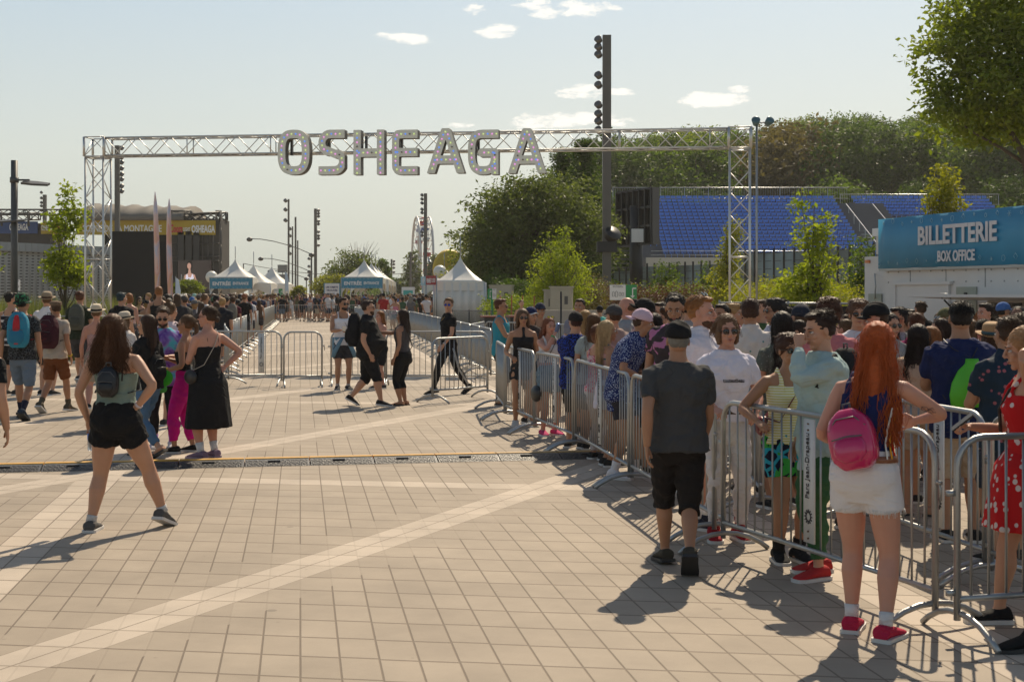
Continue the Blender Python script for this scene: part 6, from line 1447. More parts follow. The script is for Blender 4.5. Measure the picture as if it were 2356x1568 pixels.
def hair_locks(style, n, L, seed, lod, wide=1.0, capped=False):
    rs = np.random.RandomState(seed); m = MB(); front = style in ('quiff', 'messy', 'short', 'curly')
    for q in range(n):
        u = rs.normal(0, 1, 3); u[1] += .55; u[2] = abs(u[2]) * 1.0 + (.15 if style in ('short', 'quiff', 'messy', 'curly', 'buzz') else .2) - .45 * rs.rand(); u /= np.linalg.norm(u)
        if u[1] < -.45 and u[2] < .55: continue
        c = V3(0, .030, .046); E_ = V3(.085, .098, .090); p = c + u * E_
        if capped and (p[2] > .045 or style in ('messy', 'curly', 'quiff', 'short')): continue
        P = [p]; t = V3(u[0] * .4, max(u[1], .0) * .6 + .15, -.5) if not front else V3(u[0] * .5 + rs.normal(0, .3), (-.8 if u[1] < .1 and u[2] > .4 else .5) + rs.normal(0, .25), (.18 if u[2] > .5 else -.6))
        if style in ('long', 'wavy'):
            ln = L * rs.uniform(.75, 1.12) + .12; steps = 9; amp = (.005 if style == 'long' else .013) * (1 + (wide - 1) * 1.5); ph = rs.uniform(0, 6.3); sx = np.sign(u[0]) if abs(u[0]) > .1 else rs.choice([-1, 1]); wdt = rs.uniform(.02, .115) * wide; yy = rs.uniform(.045, .135) if abs(u[0]) < .75 else rs.uniform(-.005, .06); per = rs.uniform(2.6, 4.2)
            for k in range(1, steps + 1):
                f = k / steps; z = p[2] - f * (ln + p[2] - .0); x = p[0] + (sx * wdt - p[0]) * min(1, f * 1.6) ; y = p[1] + (yy - p[1]) * min(1, f * 2.0)
                r = np.hypot((x) / .088, (y - .03) / .1)
                if z > -.06 and r < 1: x, y = x / max(r, .3), .03 + (y - .03) / max(r, .3)
                x += amp * f * math.sin(per * f * 6.3 * .6 + ph) * (1 + f); y += amp * f * math.cos(per * f * 6.3 * .5 + ph)
                P.append(V3(x, y, z))
            r0 = rs.uniform(.0024, .0048)
            if q % 9 == 0: r0 = .0013; P = [P[0]] + [v + (v - V3(0, .05, v[2])) * rs.uniform(.15, .4) + rs.normal(0, .006, 3) for v in P[1:]]
            m.add(tube(P, [(r0 * (1 - .75 * k / steps), r0 * .6) for k in range(steps + 1)], 4, caps=False))
        else:
            ln = dict(buzz=.006, short=.016, quiff=.028, curly=.040, messy=.05, bun=.05, tail=.05, bob=.09, topbun=.05).get(style, .03) * rs.uniform(.7, 1.3); steps = 3 if style != 'bob' else 5
            for k in range(1, steps + 1):
                t = t / np.linalg.norm(t); w = rs.normal(0, .8 if style == 'curly' else .45 if style == 'messy' else .22, 3); p = p + (t + w * .4) / np.linalg.norm(t + w * .4) * ln / steps
                r = np.linalg.norm((p - c) / E_)
                if r < 1.02: p = c + (p - c) / r * 1.03
                P.append(p); t = t + V3(0, .1, -.35) * (style not in ('quiff', 'messy'))
            r0 = rs.uniform(.0018, .0034) * (1.3 if style in ('curly', 'messy') else 1)
            m.add(tube(P, [(r0 * (1 - .8 * k / steps), r0 * .6) for k in range(steps + 1)], 4, caps=False))
    return m
def add_face(mb, M, fem, glasses, lod, mats_off=0):
    "eyes, lips, brows as islands: slots 1 eye white, 2 dark, 3 lips, 4 brow"
    if lod > 1: return
    for s in (-1, 1):
        if not glasses:
            mb.add(ell((s * .031, -.0745, .004), (.0155, .0125, .0085), 12, 8), 1, M); mb.add(ell((s * .031, -.0835, .004), (.0062, .0045, .0062), 10, 6), 2, M)
            mb.add(tube([(s * .015, -.086, .009), (s * .031, -.0895, .0135), (s * .046, -.080, .008)], .0022, 5), 2, M)
        mb.add(tube([(s * .014, -.0895, .026), (s * .031, -.0895, .0325), (s * .05, -.076, .027)], [.0028, .0042, .002] if not fem else [.002, .003, .0015], 6), 4, M)
    mb.add(tube([(-.021, -.086, -.0605), (-.01, -.0945, -.0575), (0, -.0955, -.0585), (.01, -.0945, -.0575), (.021, -.086, -.0605)], [.001, .0034, .0036, .0034, .001], 6), 3, M)
    mb.add(tube([(-.018, -.086, -.064), (0, -.0945, -.0675), (.018, -.086, -.064)], [.001, .0048, .001], 6), 3, M)
def sunglasses(parent, M, lens, frame, big=1.0, up=False):
    m, f = MB(), MB(); T_ = Matrix.Translation((0, .055, .085)) @ Matrix.Rotation(R(-38), 4, 'X') if up else Matrix.Identity(4)
    for s in (-1, 1):
        m.add(ell((s * .0315, -.094, .002), (.0235 * big, .004, .0185 * big), 14, 8), 0, M @ T_)
        f.add(tube([(s * .0315 + .0245 * big * math.cos(a), -.0945, .002 + .0195 * big * math.sin(a)) for a in np.linspace(0, 6.283, 15)], .0018, 5), 0, M @ T_)
        f.add(tube([(s * .055 * big, -.092, .008), (s * .078, -.07, .008), (s * .084, .01, .008)], .0022, 5), 0, M @ T_)
    f.add(tube([(-.009, -.0965, .006), (.009, -.0965, .006)], .0022, 5), 0, M @ T_)
    o = m.build('sunglasses', lens, parent); f.build('frame', frame, o); return o
def hat(kind, parent, M, colr, col2=None, back=False):
    rot = Matrix.Rotation(R(180), 4, 'Z') if back else Matrix.Identity(4); tilt = Matrix.Rotation(R(-8 if not back else 8), 4, 'X')
    B_ = M @ Matrix.Translation((0, .02, .052)) @ tilt @ rot
    if kind == 'cap':
        m = MB(); t = np.linspace(0, 2 * np.pi, 26, endpoint=False); Rg = []
        for e in np.linspace(-.06, .5, 9) * np.pi:
            r = math.cos(max(e, 0)); Rg.append(np.stack([np.cos(t) * .093 * max(r, .02), np.sin(t) * .110 * max(r, .02), np.full(26, math.sin(e) * .100 if e > 0 else e * .09)], -1))
        m.add(rings(Rg), 0, B_); m.add(ell((0, 0, .098), .006, 8, 5), 0, B_); o = m.build('cap', CLOTH, parent, color=colr)
        Rg = []
        for k in range(9):
            x = -.07 + .14 * k / 8; dpt = .070 * math.sqrt(max(0, 1 - (x / .078) ** 2)); y0 = -.100 * math.sqrt(max(.05, 1 - (x / .092) ** 2)); z = -.012 - .018 * (x / .07) ** 2
            Rg.append([(x, y0 + .012, z + .004), (x, y0 - dpt * .5, z - .002), (x, y0 - dpt, z - .012), (x, y0 - dpt, z - .017), (x, y0 - dpt * .5, z - .008), (x, y0 + .012, z - .003)])
        MB().add(rings(Rg), 0, B_).build('cap_brim', CLOTH, o, color=col2 or colr)
        if back is not None and back: MB().add(ell((0, .1, .02), (.03, .01, .02), 10, 6), 0, B_).build('cap_opening', HAIR, o, color=(.05, .035, .025))
    else:
        m = MB(); prof = [(.088, -.012), (.09, .0), (.086, .05), (.078, .085), (.055, .103), (.02, .096)] if kind != 'bucket' else [(.096, -.02), (.094, .02), (.09, .07), (.07, .098), (.02, .103)]
        V, F = lathe(prof, 26); V = V * np.array((1, 1.12, 1)); m.add((V, F), 0, B_)
        t = np.linspace(0, 2 * np.pi, 30, endpoint=False); w = .062 if kind != 'bucket' else .042; Rg = []
        for r, dz in ((.084, -.008), (.084 + w * .5, -.010), (.084 + w, .0 if kind != 'bucket' else -.03), (.084 + w, -.005 if kind != 'bucket' else -.035), (.084 + w * .5, -.016), (.084, -.014)):
            side = (np.abs(np.cos(t)) ** 2) * (.018 if kind != 'bucket' and r > .1 else 0); Rg.append(np.stack([np.cos(t) * r, np.sin(t) * r * 1.12, dz + side], -1))
        m.add(rings(Rg, False), 0, B_); o = m.build('hat', STRAW if kind == 'fedora' else (col2 if not isinstance(col2, tuple) and col2 else CLOTH), parent, color=colr)
        if kind == 'fedora': V, F = lathe([(.0905, .0), (.0925, .012), (.089, .03), (.086, .03)], 26); V = V * np.array((1, 1.12, 1)); MB().add((V, F), 0, B_).build('hat_band', CLOTH, o, color=col2 or (.01, .01, .01))
    return o
_flatcap = lambda parent, M, c: MB().add(ell((0, .012, .088), (.092, .112, .036), 20, 10), 0, M).add(ell((0, -.085, .068), (.06, .045, .014), 16, 7), 0, M).add(ell((0, .03, .065), (.087, .098, .04), 20, 10), 0, M).build('flat_cap', CLOTH, parent, color=c)

def bag(kind, b, root_M, label, colr, mtl=None, extra=None, cat='backpack', nm='backpack', scale=1.0):
    "a backpack standing off the back of body b"
    H = b.H; top = b.bend(V3(0, (.058 if not b.fem else .05) * b.bulk, .80)[None] * H)[0]; lo = b.bend(V3(0, .066 * b.bulk, .62)[None] * H)[0]
    o = empty(nm, (0, 0, 0), 0, label, cat); o.matrix_world = root_M; mtl = mtl or CLOTH
    w = .155 * scale; h = .25 * scale; dp = .10 * scale; c = top + (lo - top) * (.42 if kind != 'mini' else .66) + V3(0, dp * .9, 0)
    if kind == 'mini': w, h, dp = .108 * scale, .135 * scale, .06 * scale; c = lo + V3(0, dp * .9, .02)
    w, h, dp = (extra or {}).get('size', (w, h, dp))
    tl = math.atan2(top[1] - lo[1], top[2] - lo[2])
    ex = extra or {}; B_ = Matrix.Translation(Vector(c) + Vector(ex.get('shift', (0, 0, 0)))) @ Matrix.Rotation(-tl, 4, 'X') @ Matrix.Rotation(R(ex.get('roll', 0)), 4, 'Y')
    def pouch(cc, ww, hh, dd, n=9):
        Rg = []; t = np.linspace(0, 2 * np.pi, 24, endpoint=False)
        cx_, sx_ = np.sign(np.cos(t)) * np.abs(np.cos(t)) ** .45, np.sign(np.sin(t)) * np.abs(np.sin(t)) ** .55
        for k in range(n):
            z = -1 + 2 * k / (n - 1); f = (1 - abs(z) ** 5 * .35) * (1 - .22 * max(0, z) ** 2); Rg.append(np.stack([cx_ * ww * f + cc[0], sx_ * dd * f + cc[1], np.full(24, z * hh + cc[2])], -1))
        e0 = Rg[0].mean(0) + (Rg[0] - Rg[0].mean(0)) * .8 - V3(0, 0, .012); e1 = Rg[-1].mean(0) + (Rg[-1] - Rg[-1].mean(0)) * .7 + V3(0, 0, .014); return rings([e0] + Rg + [e1])
    MB().add(pouch((0, 0, 0), w, h, dp), 0, B_).build('bag_body', mtl, o, color=colr)
    pc = ex.get('pocket', tuple(x * .8 for x in colr))
    MB().add(pouch((0, dp * .72, -h * .36), w * .72, h * .42, dp * .6, 7), 0, B_).build('front_pocket', mtl, o, color=pc)
    z_ = MB(); z_.add(tube([(-w * .66, dp * 1.24, -h * .02), (0, dp * 1.31, h * .03), (w * .66, dp * 1.24, -h * .02)], .004, 5), 0, B_); z_.add(tube([(-w * .8, dp * .8, h * .35), (-w * .4, dp * .86, h * .72), (w * .4, dp * .86, h * .72), (w * .8, dp * .8, h * .35)], .004, 5), 0, B_); z_.add(tube([(-.02, 0, h + .01), (-.02, 0, h + .045), (.02, 0, h + .045), (.02, 0, h + .01)], .006, 5), 0, B_); z_.build('zips', mat('zip_grey', (.12, .12, .12), .4, .6), o)
    if ex.get('panel'): MB().add(pouch((0, dp * .9, 0), w * .34, h * .8, dp * .32, 7), 0, B_).build('centre_panel', mtl, o, color=ex['panel'])
    if ex.get('cord'):
        pts = [((-1) ** k * w * .42, dp * 1.42, -h * .55 + k * h * .13) for k in range(9)]; MB().add(tube(pts, .0035, 4), 0, B_).build('red_cord', CLOTH, o, color=ex['cord'])
    if ex.get('text'):
        tt, tz, tw_, th = ex['text']; cc = B_ @ Vector((0, dp * 1.36, tz)); text(tt, cc, tw_, th, (-1, 0, 0), (0, 0, 1), ex.get('tmat', WTEXT), 'lettering', o, .05)
    for sg in ((-1, 1) if not ex.get('nostrap') else ()):       # shoulder straps
        P = [b.bend(np.array([q]) * H)[0] for q in ((sg * .055, .052 * b.bulk, .70), (sg * .062, .050 * b.bulk, .79), (sg * .066, .012, .842), (sg * .068, -.050, .80), (sg * .074, -.074 * b.bulk, .72), (sg * .098 * b.bulk, -.03, .655), (sg * .08, .05, .645))]
        MB().add(tube(P, [((.004 if kind == 'mini' else .007), (.007 if kind == 'mini' else .024))] * 7, 8, ref=(sg, 0, 0))).build('strap', mtl, o, color=tuple(x * .8 for x in ex.get('strap', colr)))
    return o
# ------------------------------------------------------------------ one person from a description
PEOPLE = []
def person(px=None, fy=None, hy=None, d=None, H=None, pos=None, yaw=0, label='', group=None, fem=0, bulk=1.0, arms=('down', 'down'), legs='stand', lean=0, side=0, twist=0, hyaw=0, hpitch=0, belly=0,
           skin='fair', hair=('short', 'brown', 0), top=('tee', (.3, .3, .3)), bottom=('shorts', (.05, .05, .06)), shoes=((.03, .03, .03), SOLE), socks=None, glasses=None, cap=None, lod=None, beard=0, extras=None, loose=1.06, sleeve=.30):
    if d is None: d = FOC * EYE / (fy - HZ)
    if pos is None: pos = ((px - CX) / FOC * d, d, 0)
    if H is None: H = EYE - (hy - HZ) / FOC * d
    if cap or (hair[0] in ('quiff', 'messy', 'curly')): H -= .015
    if lod is None: lod = 0 if d < 15.5 else 1 if d < 34 else 2
    b = Body(H, fem, bulk, arms, legs, lean, side, hyaw, hpitch, belly, twist, lod)
    vx = (.0095, .013, .021)[lod]
    rec = dict(b=b, pos=pos, yaw=R(yaw), label=label, group=group, skin=SKINS[skin] if isinstance(skin, str) else skin, hair=hair, top=top, bottom=bottom, shoes=shoes, socks=socks, glasses=glasses, cap=cap, lod=lod, beard=beard, extras=extras or [], hm=[])
    rec['body'] = remesh_later(b.body_mesh(), vx, smooth=2)
    # upper garment
    tp = top[0] if top else None; P = []
    if tp:
        m = MB(); hem = top[2] if len(top) > 2 else None; Lz = hem or .485; fit = loose if tp in ('tee', 'shirt', 'long') else 1.0
        if tp in ('tee', 'shirt', 'long'):
            b.torso(m, Lz, .848 if tp != 'shirt' else .853, .012, fit, 1.10)
            e = dict(tee=sleeve, shirt=sleeve + .03, long=.95)[tp]
            for k in (0, 1): b.arm(m, k, -.1, e, 1.12 + .5 * (fit - 1), .006)
            if tp == 'shirt': c0 = b.bend(V3(0, .006, .846)[None] * H)[0]; m.add(tube([c0, c0 + V3(0, .004, .026) * H], [.048 * H, .040 * H], 14))
        elif tp in ('tank', 'tanktop'): 
            b.torso(m, Lz, .775, .010 if Lz < .56 else .006, 1.03 if not fem else 1.0)
            for sg in (-1, 1): m.add(tube([b.bend(np.array([q]) * H)[0] for q in ((sg * .055, -.055 * b.bulk, .75), (sg * .056, -.045, .80), (sg * .056, .004, .838), (sg * .056, .040, .80), (sg * .055, .050 * b.bulk, .75))], [((.010), .022 * H / 1.0)] * 5, 8, ref=(0, 0, 1)))
        elif tp in ('cami', 'dress', 'sundress'):
            b.torso(m, Lz, .735 if tp != 'sundress' else .775, .006, 1.0)
            for sg in (-1, 1): m.add(tube([b.bend(np.array([q]) * H)[0] for q in ((sg * .045, -.072, .725), (sg * .048, -.066, .76), (sg * .050, -.050, .80), (sg * .052, -.022, .832), (sg * .052, .006, .842), (sg * .050, .036, .824), (sg * .046, .052, .79), (sg * .042, .060, .725))], .0065 if tp != 'sundress' else .014, 6))
        elif tp == 'halter':
            b.torso(m, Lz, .765, .006, 1.0); m.add(tube([b.bend(np.array([q]) * H)[0] for q in ((0, -.035, .76), (0, -.028, .80), (0, -.012, .845))], [(.020, .075), (.018, .055), (.03, .045)], 14, ref=(0, 1, 0)))
        rec['top_r'] = remesh_later(m, vx, .0062 if tp in ('tee', 'shirt', 'long') else .0018, .15, 1)
        if tp in ('dress', 'sundress'):
            m = MB(); z1 = top[2]; zs = np.linspace(.60, z1, 9); t = np.linspace(0, 2 * np.pi, 40, endpoint=False); Rg = []
            fl = top[3] if len(top) > 3 else .35
            for z in zs:
                f = (.60 - z) / (.60 - z1); w, dp = (.078 + .040 * min(1, f * 4) + fl * .12 * f) * b.bulk, (.060 + .030 * min(1, f * 4) + fl * .10 * f) * b.bulk; rr = 1 + .05 * f * np.sin(t * 9 + z * 9) + .03 * f * np.sin(t * 5 + 1)
                Rg.append(np.stack([np.cos(t) * w * rr, np.sin(t) * dp * rr + .004, np.full(40, z)], -1) * H)
            Rg = [b.bend(r) for r in Rg]; m.add(rings(Rg[::-1])); rec['skirt_r'] = remesh_later(m, vx, .002, .2, 1); rec['skirt_mat'] = True
    if bottom:
        kind = bottom[0]; m = MB(); zw = min(.60, (top[2] if top and len(top) > 2 else (.485 if top else .58)) + .045) if (top and top[0] in ('tee', 'shirt', 'long', 'tank', 'tanktop') and (len(top) < 3 or top[2] < .56)) else .60; ln = bottom[2] if len(bottom) > 2 else None
        if kind in ('shorts', 'pants', 'capri', 'leggings', 'joggers'):
            e = ln or dict(shorts=.42, pants=.96, capri=.74, leggings=.93, joggers=.94)[kind]; tight = kind in ('capri', 'leggings'); g = .004 if tight else .006; mul = 1.02 if tight else (1.10 if kind != 'pants' else 1.09)
            b.torso(m, .43, zw, g, 1.0 if tight else 1.03)
            for k in (0, 1): b.leg(m, k, 0, e, mul, g, 14, 0.0 if tight else (.24 if kind == 'shorts' else .12))
        elif kind == 'skirt':
            z1 = ln or .38; t = np.linspace(0, 2 * np.pi, 36, endpoint=False); Rg = []
            for z in np.linspace(.60, z1, 7):
                f = (.60 - z) / (.60 - z1); w, dp = (.082 + .036 * f ** .6) * b.bulk, (.062 + .030 * f ** .6) * b.bulk; rr = 1 + .035 * f * np.sin(t * 8); Rg.append(b.bend(np.stack([np.cos(t) * w * rr, np.sin(t) * dp * rr + .006, np.full(36, z)], -1) * H))
            m.add(rings(Rg[::-1]))
        rec['bot_r'] = remesh_later(m, vx, .0055 if len(bottom) < 5 and kind not in ('capri', 'leggings') else .001, .12, 1)
    rec['shoe'] = []
    if shoes:
        for k in (0, 1):
            m, so = MB(), MB(); hi = 1 if (len(shoes) > 2 and shoes[2] == 'high') else 0
            if len(shoes) > 2 and shoes[2] == 'sandal':
                b.foot(MB(), k, .004, so); an, dd, u, sd = b.foot_frame(k); m.add(tube([an + dd * .05 * H * a - u * (.045 * H - .012) + sd * q for a, q in ((1.1, -.034 * H * .95), (1.2, 0), (1.1, .034 * H * .95))], .012, 6)); m.V[-1][:, 2] += .02
                rec['shoe'].append((None, m, so))
            else:
                b.foot(m, k, .008, so, hi)
                if hi: b.leg(m, k, .86, 1.0, 1.12, .006)
                rec['shoe'].append((remesh_later(m, max(vx * .8, .008), smooth=1), None, so))
    if socks:
        m2 = []
        for k in (0, 1): m = MB(); b.leg(m, k, socks[1], 1.0, 1.04, .0035); m2.append(m)
        rec['sock_m'] = m2
    st = hair[0]
    if st != 'none': rec['hair_r'] = remesh_later(hair_volume(st, hair[2] if len(hair) > 2 else 0, bool(cap)), (.0065, .011, .018)[lod], .0025 if lod < 2 else 0, .03, 1)
    PEOPLE.append(rec); return rec
def mlist(c): return (c, None) if not isinstance(c, (tuple, list)) else (CLOTH, c)
def finish(rec):
    b = rec['b']; M0 = Matrix.Translation(Vector(rec['pos'])) @ Matrix.Rotation(rec['yaw'], 4, 'Z'); lod = rec['lod']
    o = empty('person', rec['pos'], rec['yaw'], rec['label'], 'person', rec['group']); rec['o'] = o
    body = MB(); body.add((rec['body']['V'], rec['body']['F'])); hd = HEADS[(b.fem, lod)]; body.add((hd['V'], hd['F']), 0, b.headM)
    for S_, E, W, hn, sg in b.arms:
        h = hand_LOD(hn, lod); M = hand_matrix(W, E, sg, b.H, (-sg * .3, .2, -1) if hn != 'relax' else None)
        V = h['V'] * (V3(1, -sg, 1) if True else 1); F = [f[:, ::-1] for f in h['F']] if sg > 0 else h['F']; det = np.linalg.det(M[:3, :3])
        body.add((V, F), 0, M)
    add_face(body, b.headM, b.fem, rec['glasses'] and rec['glasses'][0] != 'up', lod)
    if rec['beard']:
        bm = MB(); bm.add(ell((0, -.038, -.072), (.058, .054, .040), 18, 10), 4, b.headM); bm.add(ell((0, -.066, -.092), (.030, .028, .026 + .012 * (rec['beard'] > 1)), 14, 8), 4, b.headM)
        for (V, F) in zip(bm.V, [None] * 2): pass
        for V, fs in zip(bm.V, (0, 1)): pass
        body.add((np.concatenate(bm.V), [np.concatenate([f for f, _ in bm.F[k]]) for k in bm.F]), 4)
    hc = rec['hair'][1]; hcol = HAIRS[hc] if isinstance(hc, str) else hc; bm_ = mat('brow_' + (hc if isinstance(hc, str) else 'x'), tuple(min(1, c * .9) for c in hcol), .8)
    body.build('body', [SKIN, EYEW, EYED, LIP, bm_], o, color=rec['skin'])
    # hair
    if 'hair_r' in rec:
        m = MB(); m.add((rec['hair_r']['V'], rec['hair_r']['F']), 0, b.headM)
        st = rec['hair'][0]
        if lod < 2 and st not in ('bald',) and not (rec['cap'] and st in ('short', 'buzz')):
            L = rec['hair'][2] if len(rec['hair']) > 2 else 0; n = (int(760 * (rec['hair'][3] if len(rec['hair']) > 3 else 1)) if st in ('long', 'wavy') else 520) if lod == 0 else 170
            lk = hair_locks(st, n, L, len(PEOPLE) + int(rec['pos'][1] * 10) % 997, lod, rec['hair'][3] if len(rec['hair']) > 3 else 1, bool(rec['cap']))
            if lk.n: m.add((np.concatenate(lk.V), [np.concatenate([f for f, _ in lk.F[k]]) for k in lk.F]), 0, b.headM)
        m.build('hair', HAIR, o, color=hcol)
    def garment(r, name, c, wrap=CLOTH):
        mt, cc = mlist(c); mt = wrap if cc is not None else mt
        return MB().add((r['V'], r['F'])).build(name, mt, o, color=cc)
    if 'top_r' in rec:
        tn = dict(tee='t_shirt', shirt='shirt', long='long_sleeved_top', tank='tank_top', tanktop='tank_top', cami='camisole_top', dress='dress_bodice', sundress='dress_bodice', halter='halter_top')[rec['top'][0]]
        rec['top_o'] = garment(rec['top_r'], tn, rec['top'][1])
    if 'skirt_r' in rec: garment(rec['skirt_r'], 'dress_skirt', rec['top'][1])
    if 'bot_r' in rec: rec['bot_o'] = garment(rec['bot_r'], rec['bottom'][0] if rec['bottom'][0] != 'pants' else 'trousers', rec['bottom'][1], DENIM if len(rec['bottom']) > 3 else CLOTH)
    for k, sh in enumerate(rec['shoe']):
        r, mm, so = sh; c = rec['shoes'][0]
        so_ = so.build('sandal' if r is None else 'shoe_sole', rec['shoes'][1], o if r is None else None, False) if True else None
        if r is not None:
            s_ = MB().add((r['V'], r['F'])).build('shoe', CLOTH, o, color=c); so_.parent = s_
        else: mm.build('sandal_strap', LEATHER, so_, color=c)
    if 'sock_m' in rec:
        for m in rec['sock_m']: m.build('sock', CLOTH, o, color=rec['socks'][0])
    if rec['glasses']:
        g = rec['glasses']; sunglasses(o, b.headM, g[1], BLACK if len(g) < 3 else g[2], 1.05 if b.fem else 1.0, g[0] == 'up')
    if rec['cap']:
        c = rec['cap']
        if c[0] == 'flat': _flatcap(o, b.headM, c[1])
        else: hat(c[0], o, b.headM, c[1], c[2] if len(c) > 2 else None, c[3] if len(c) > 3 else False)
    for f in rec['extras']: f(rec, o, M0)
    return o
# small held things (top-level)
def palm_point(b, k, f=.07):
    S_, E, W, hn, sg = b.arms[k]; x = (W - E) / np.linalg.norm(W - E); return W + x * f * b.H / 1.75, x
def held(kind, k, label, colr=(.02, .02, .02)):
    def f(rec, o, M0):
        b = rec['b']; p, x = palm_point(b, k, .085); w = M0 @ Vector(p)
        if kind == 'phone':
            q = empty('mobile_phone', w, rec['yaw'], label, 'phone'); q.rotation_euler = (R(-50), R(8), rec['yaw']); MB().add(box((0, 0, .03), (.072, .009, .145))).build('case', BLACK, q, False); MB().add(box((0, -.0055 if False else .006, .03), (.064, .003, .135))).build('screen', GLASSY, q, False)
        elif kind == 'bottle':
            q = empty('water_bottle', w + Vector((0, 0, -.16)), 0, label, 'bottle'); MB().add(lathe([(.028, 0), (.033, .01), (.033, .12), (.030, .15), (.014, .19), (.013, .205)], 16)).build('bottle', mat('clear_plastic', (.75, .78, .80), .15, trans=.7, coat=.3), q); MB().add(lathe([(.0338, .085), (.0342, .087), (.0342, .14), (.0338, .142)], 16)).build('label', mat('label_blue', (.03, .16, .62), .5), q); MB().add(cyl((0, 0, .212), .015, .018, 10)).build('bottle_cap', WHITE, q)
        elif kind == 'can':
            q = empty('drink_can', w + Vector((0, 0, -.03)), 0, label, 'can'); q.rotation_euler = (R(20), R(15), 0); MB().add(lathe([(.022, 0), (.028, .008), (.028, .115), (.023, .125)], 16)).build('can', mat('can_print', (.12, .18, .35), .3, .6), q)
        elif kind == 'cup':
            q = empty('paper_cup', w + Vector((0, 0, -.04)), 0, label, 'cup'); MB().add(lathe([(.03, 0), (.042, .11), (.044, .115)], 16)).build('cup', mat('cup_print', (.25, .42, .46), .5), q)
    return f
def wrist(k, c):
    def f(rec, o, M0):
        S_, E, W, hn, sg = rec['b'].arms[k]; a = W + (E - W) * .10; e = W + (E - W) * .17; r = .0185 * rec['b'].H * rec['b'].bulk ** .5; MB().add(tube([a, e], r, 12)).build('wristband', CLOTH, o, color=c)
    return f
def crossbag(c, side=1, body=(.02, .02, .02), z=.50, label=None, big=1.0):
    def f(rec, o, M0):
        b = rec['b']; H = b.H; s = side; q = empty('shoulder_bag', (0, 0, 0), 0, label, 'bag'); q.matrix_world = M0
        P = [b.bend(np.array([v]) * H)[0] for v in ((-s * .06, .012, .848), (-s * .03, -.060, .79), (s * .02, -.083 * b.bulk, .72), (s * .075, -.07 * b.bulk, .62), (s * .115 * b.bulk, -.01, z + .04), (s * .09, .065 * b.bulk, .62), (0, .062 * b.bulk, .74), (-s * .05, .045, .81), (-s * .06, .012, .848))]
        MB().add(tube(P, [(.003, .012)] * 9, 6, ref=(0, 1, 0))).build('strap', LEATHER, q, color=c); MB().add(ell(tuple(V3(s * (.125 * b.bulk), -.01, z) * H), (.045 * big, .10 * big, .085 * big), 16, 8)).build('bag_body', LEATHER, q, color=body)
    return f
def pack(kind, label, colr, mtl=None, extra=None, scale=1.0, nm='backpack'):
    return lambda rec, o, M0: bag(kind, rec['b'], M0, label, colr, mtl, extra, 'backpack', nm, scale)
def surf_text(s_, zc, w, h, front=True, x=0.0, m=None, which='top_o'):
    def f(rec, o, M0):
        b = rec['b']; V, Fs, _ = text_mesh(s_, .02); tr = rec['top_r']; bv = BVHTree.FromPolygons([tuple(v) for v in tr['V']], [tuple(q) for F in tr['F'] for q in F]); sg = -1 if front else 1; W = []
        for v in V:
            xx = x + v[0] * w * (-sg); zz = zc * b.H + v[1] * h; hit = bv.ray_cast(Vector((xx, sg * .6, zz)), Vector((0, -sg, 0))); y = hit[0].y if hit[0] else sg * .1; W.append((xx, y + sg * .004, zz))
        MB().add((np.array(W), Fs)).build('printed_words', m or INK, rec[which], False)
    return f
# ------------------------------------------------------------------ everyone who can be told apart
PAT = dict(blackleaf=pattern('print_black_leaf', (.012, .012, .014), (.12, .13, .14), 'edge', 26, .035), stripes=pattern('print_stripes', (.02, .02, .03), (.6, .58, .58), 'stripes', 9, .4), tiedye=pattern('tie_dye', (.11, .035, .26), (.08, .42, .52), 'tiedye', 6, fg2=(.25, .16, .42)),
           leopard=pattern('print_leopard', (.008, .010, .03), (.02, .06, .42), 'voronoi', 55, .42), pinkfloral=pattern('print_pink_floral', (.62, .45, .45), (.55, .05, .14), 'noise', 40, .54), bluefloral=pattern('print_blue_floral', (.022, .035, .13), (.45, .52, .66), 'voronoi', 70, .34),
           orchid=pattern('print_orchid', (.045, .035, .04), (.42, .16, .30), 'noise', 10, .60), palm=pattern('print_palm', (.50, .28, .26), (.06, .15, .16), 'noise', 17, .60), cream=pattern('print_cream', (.60, .54, .50), (.12, .25, .24), 'voronoi', 13, .13),
           dots=pattern('print_dots', (.085, .10, .085), (.35, .38, .33), 'voronoi', 60, .2), yellowstripe=pattern('print_yellow_stripe', (.66, .60, .20), (.80, .78, .62), 'stripes', 55, .5), tropic=pattern('print_tropic', (.008, .012, .035), (.05, .38, .06), 'edge', 11, .11, fg2=(.03, .36, .48)),
           navyfloral=pattern('print_navy_floral', (.014, .03, .05), (.32, .10, .12), 'voronoi', 17, .22), redfloral=pattern('print_red_floral', (.52, .012, .015), (.66, .58, .55), 'voronoi', 18, .32), yellowmix=pattern('print_yellow_mix', (.5, .30, .03), (.04, .12, .12), 'noise', 14, .55),
           green=pattern('print_bucket', (.012, .02, .016), (.04, .20, .09), 'noise', 30, .55), redhaw=pattern('print_red_hawaii', (.45, .03, .03), (.5, .42, .3), 'noise', 18, .6), check=pattern('print_stripe_tank', (.5, .55, .6), (.05, .08, .12), 'stripes', 14, .3))
BLK = (.014, .014, .015); GRY = (.10, .10, .105); WHT = (.70, .68, .68); NVY = (.014, .022, .075); JEAN = (.085, .16, .26); JEAND = (.03, .05, .09); BEI = (.42, .33, .23)
P = person
gl_, gb = ('on', LENS), ('on', LENSB)
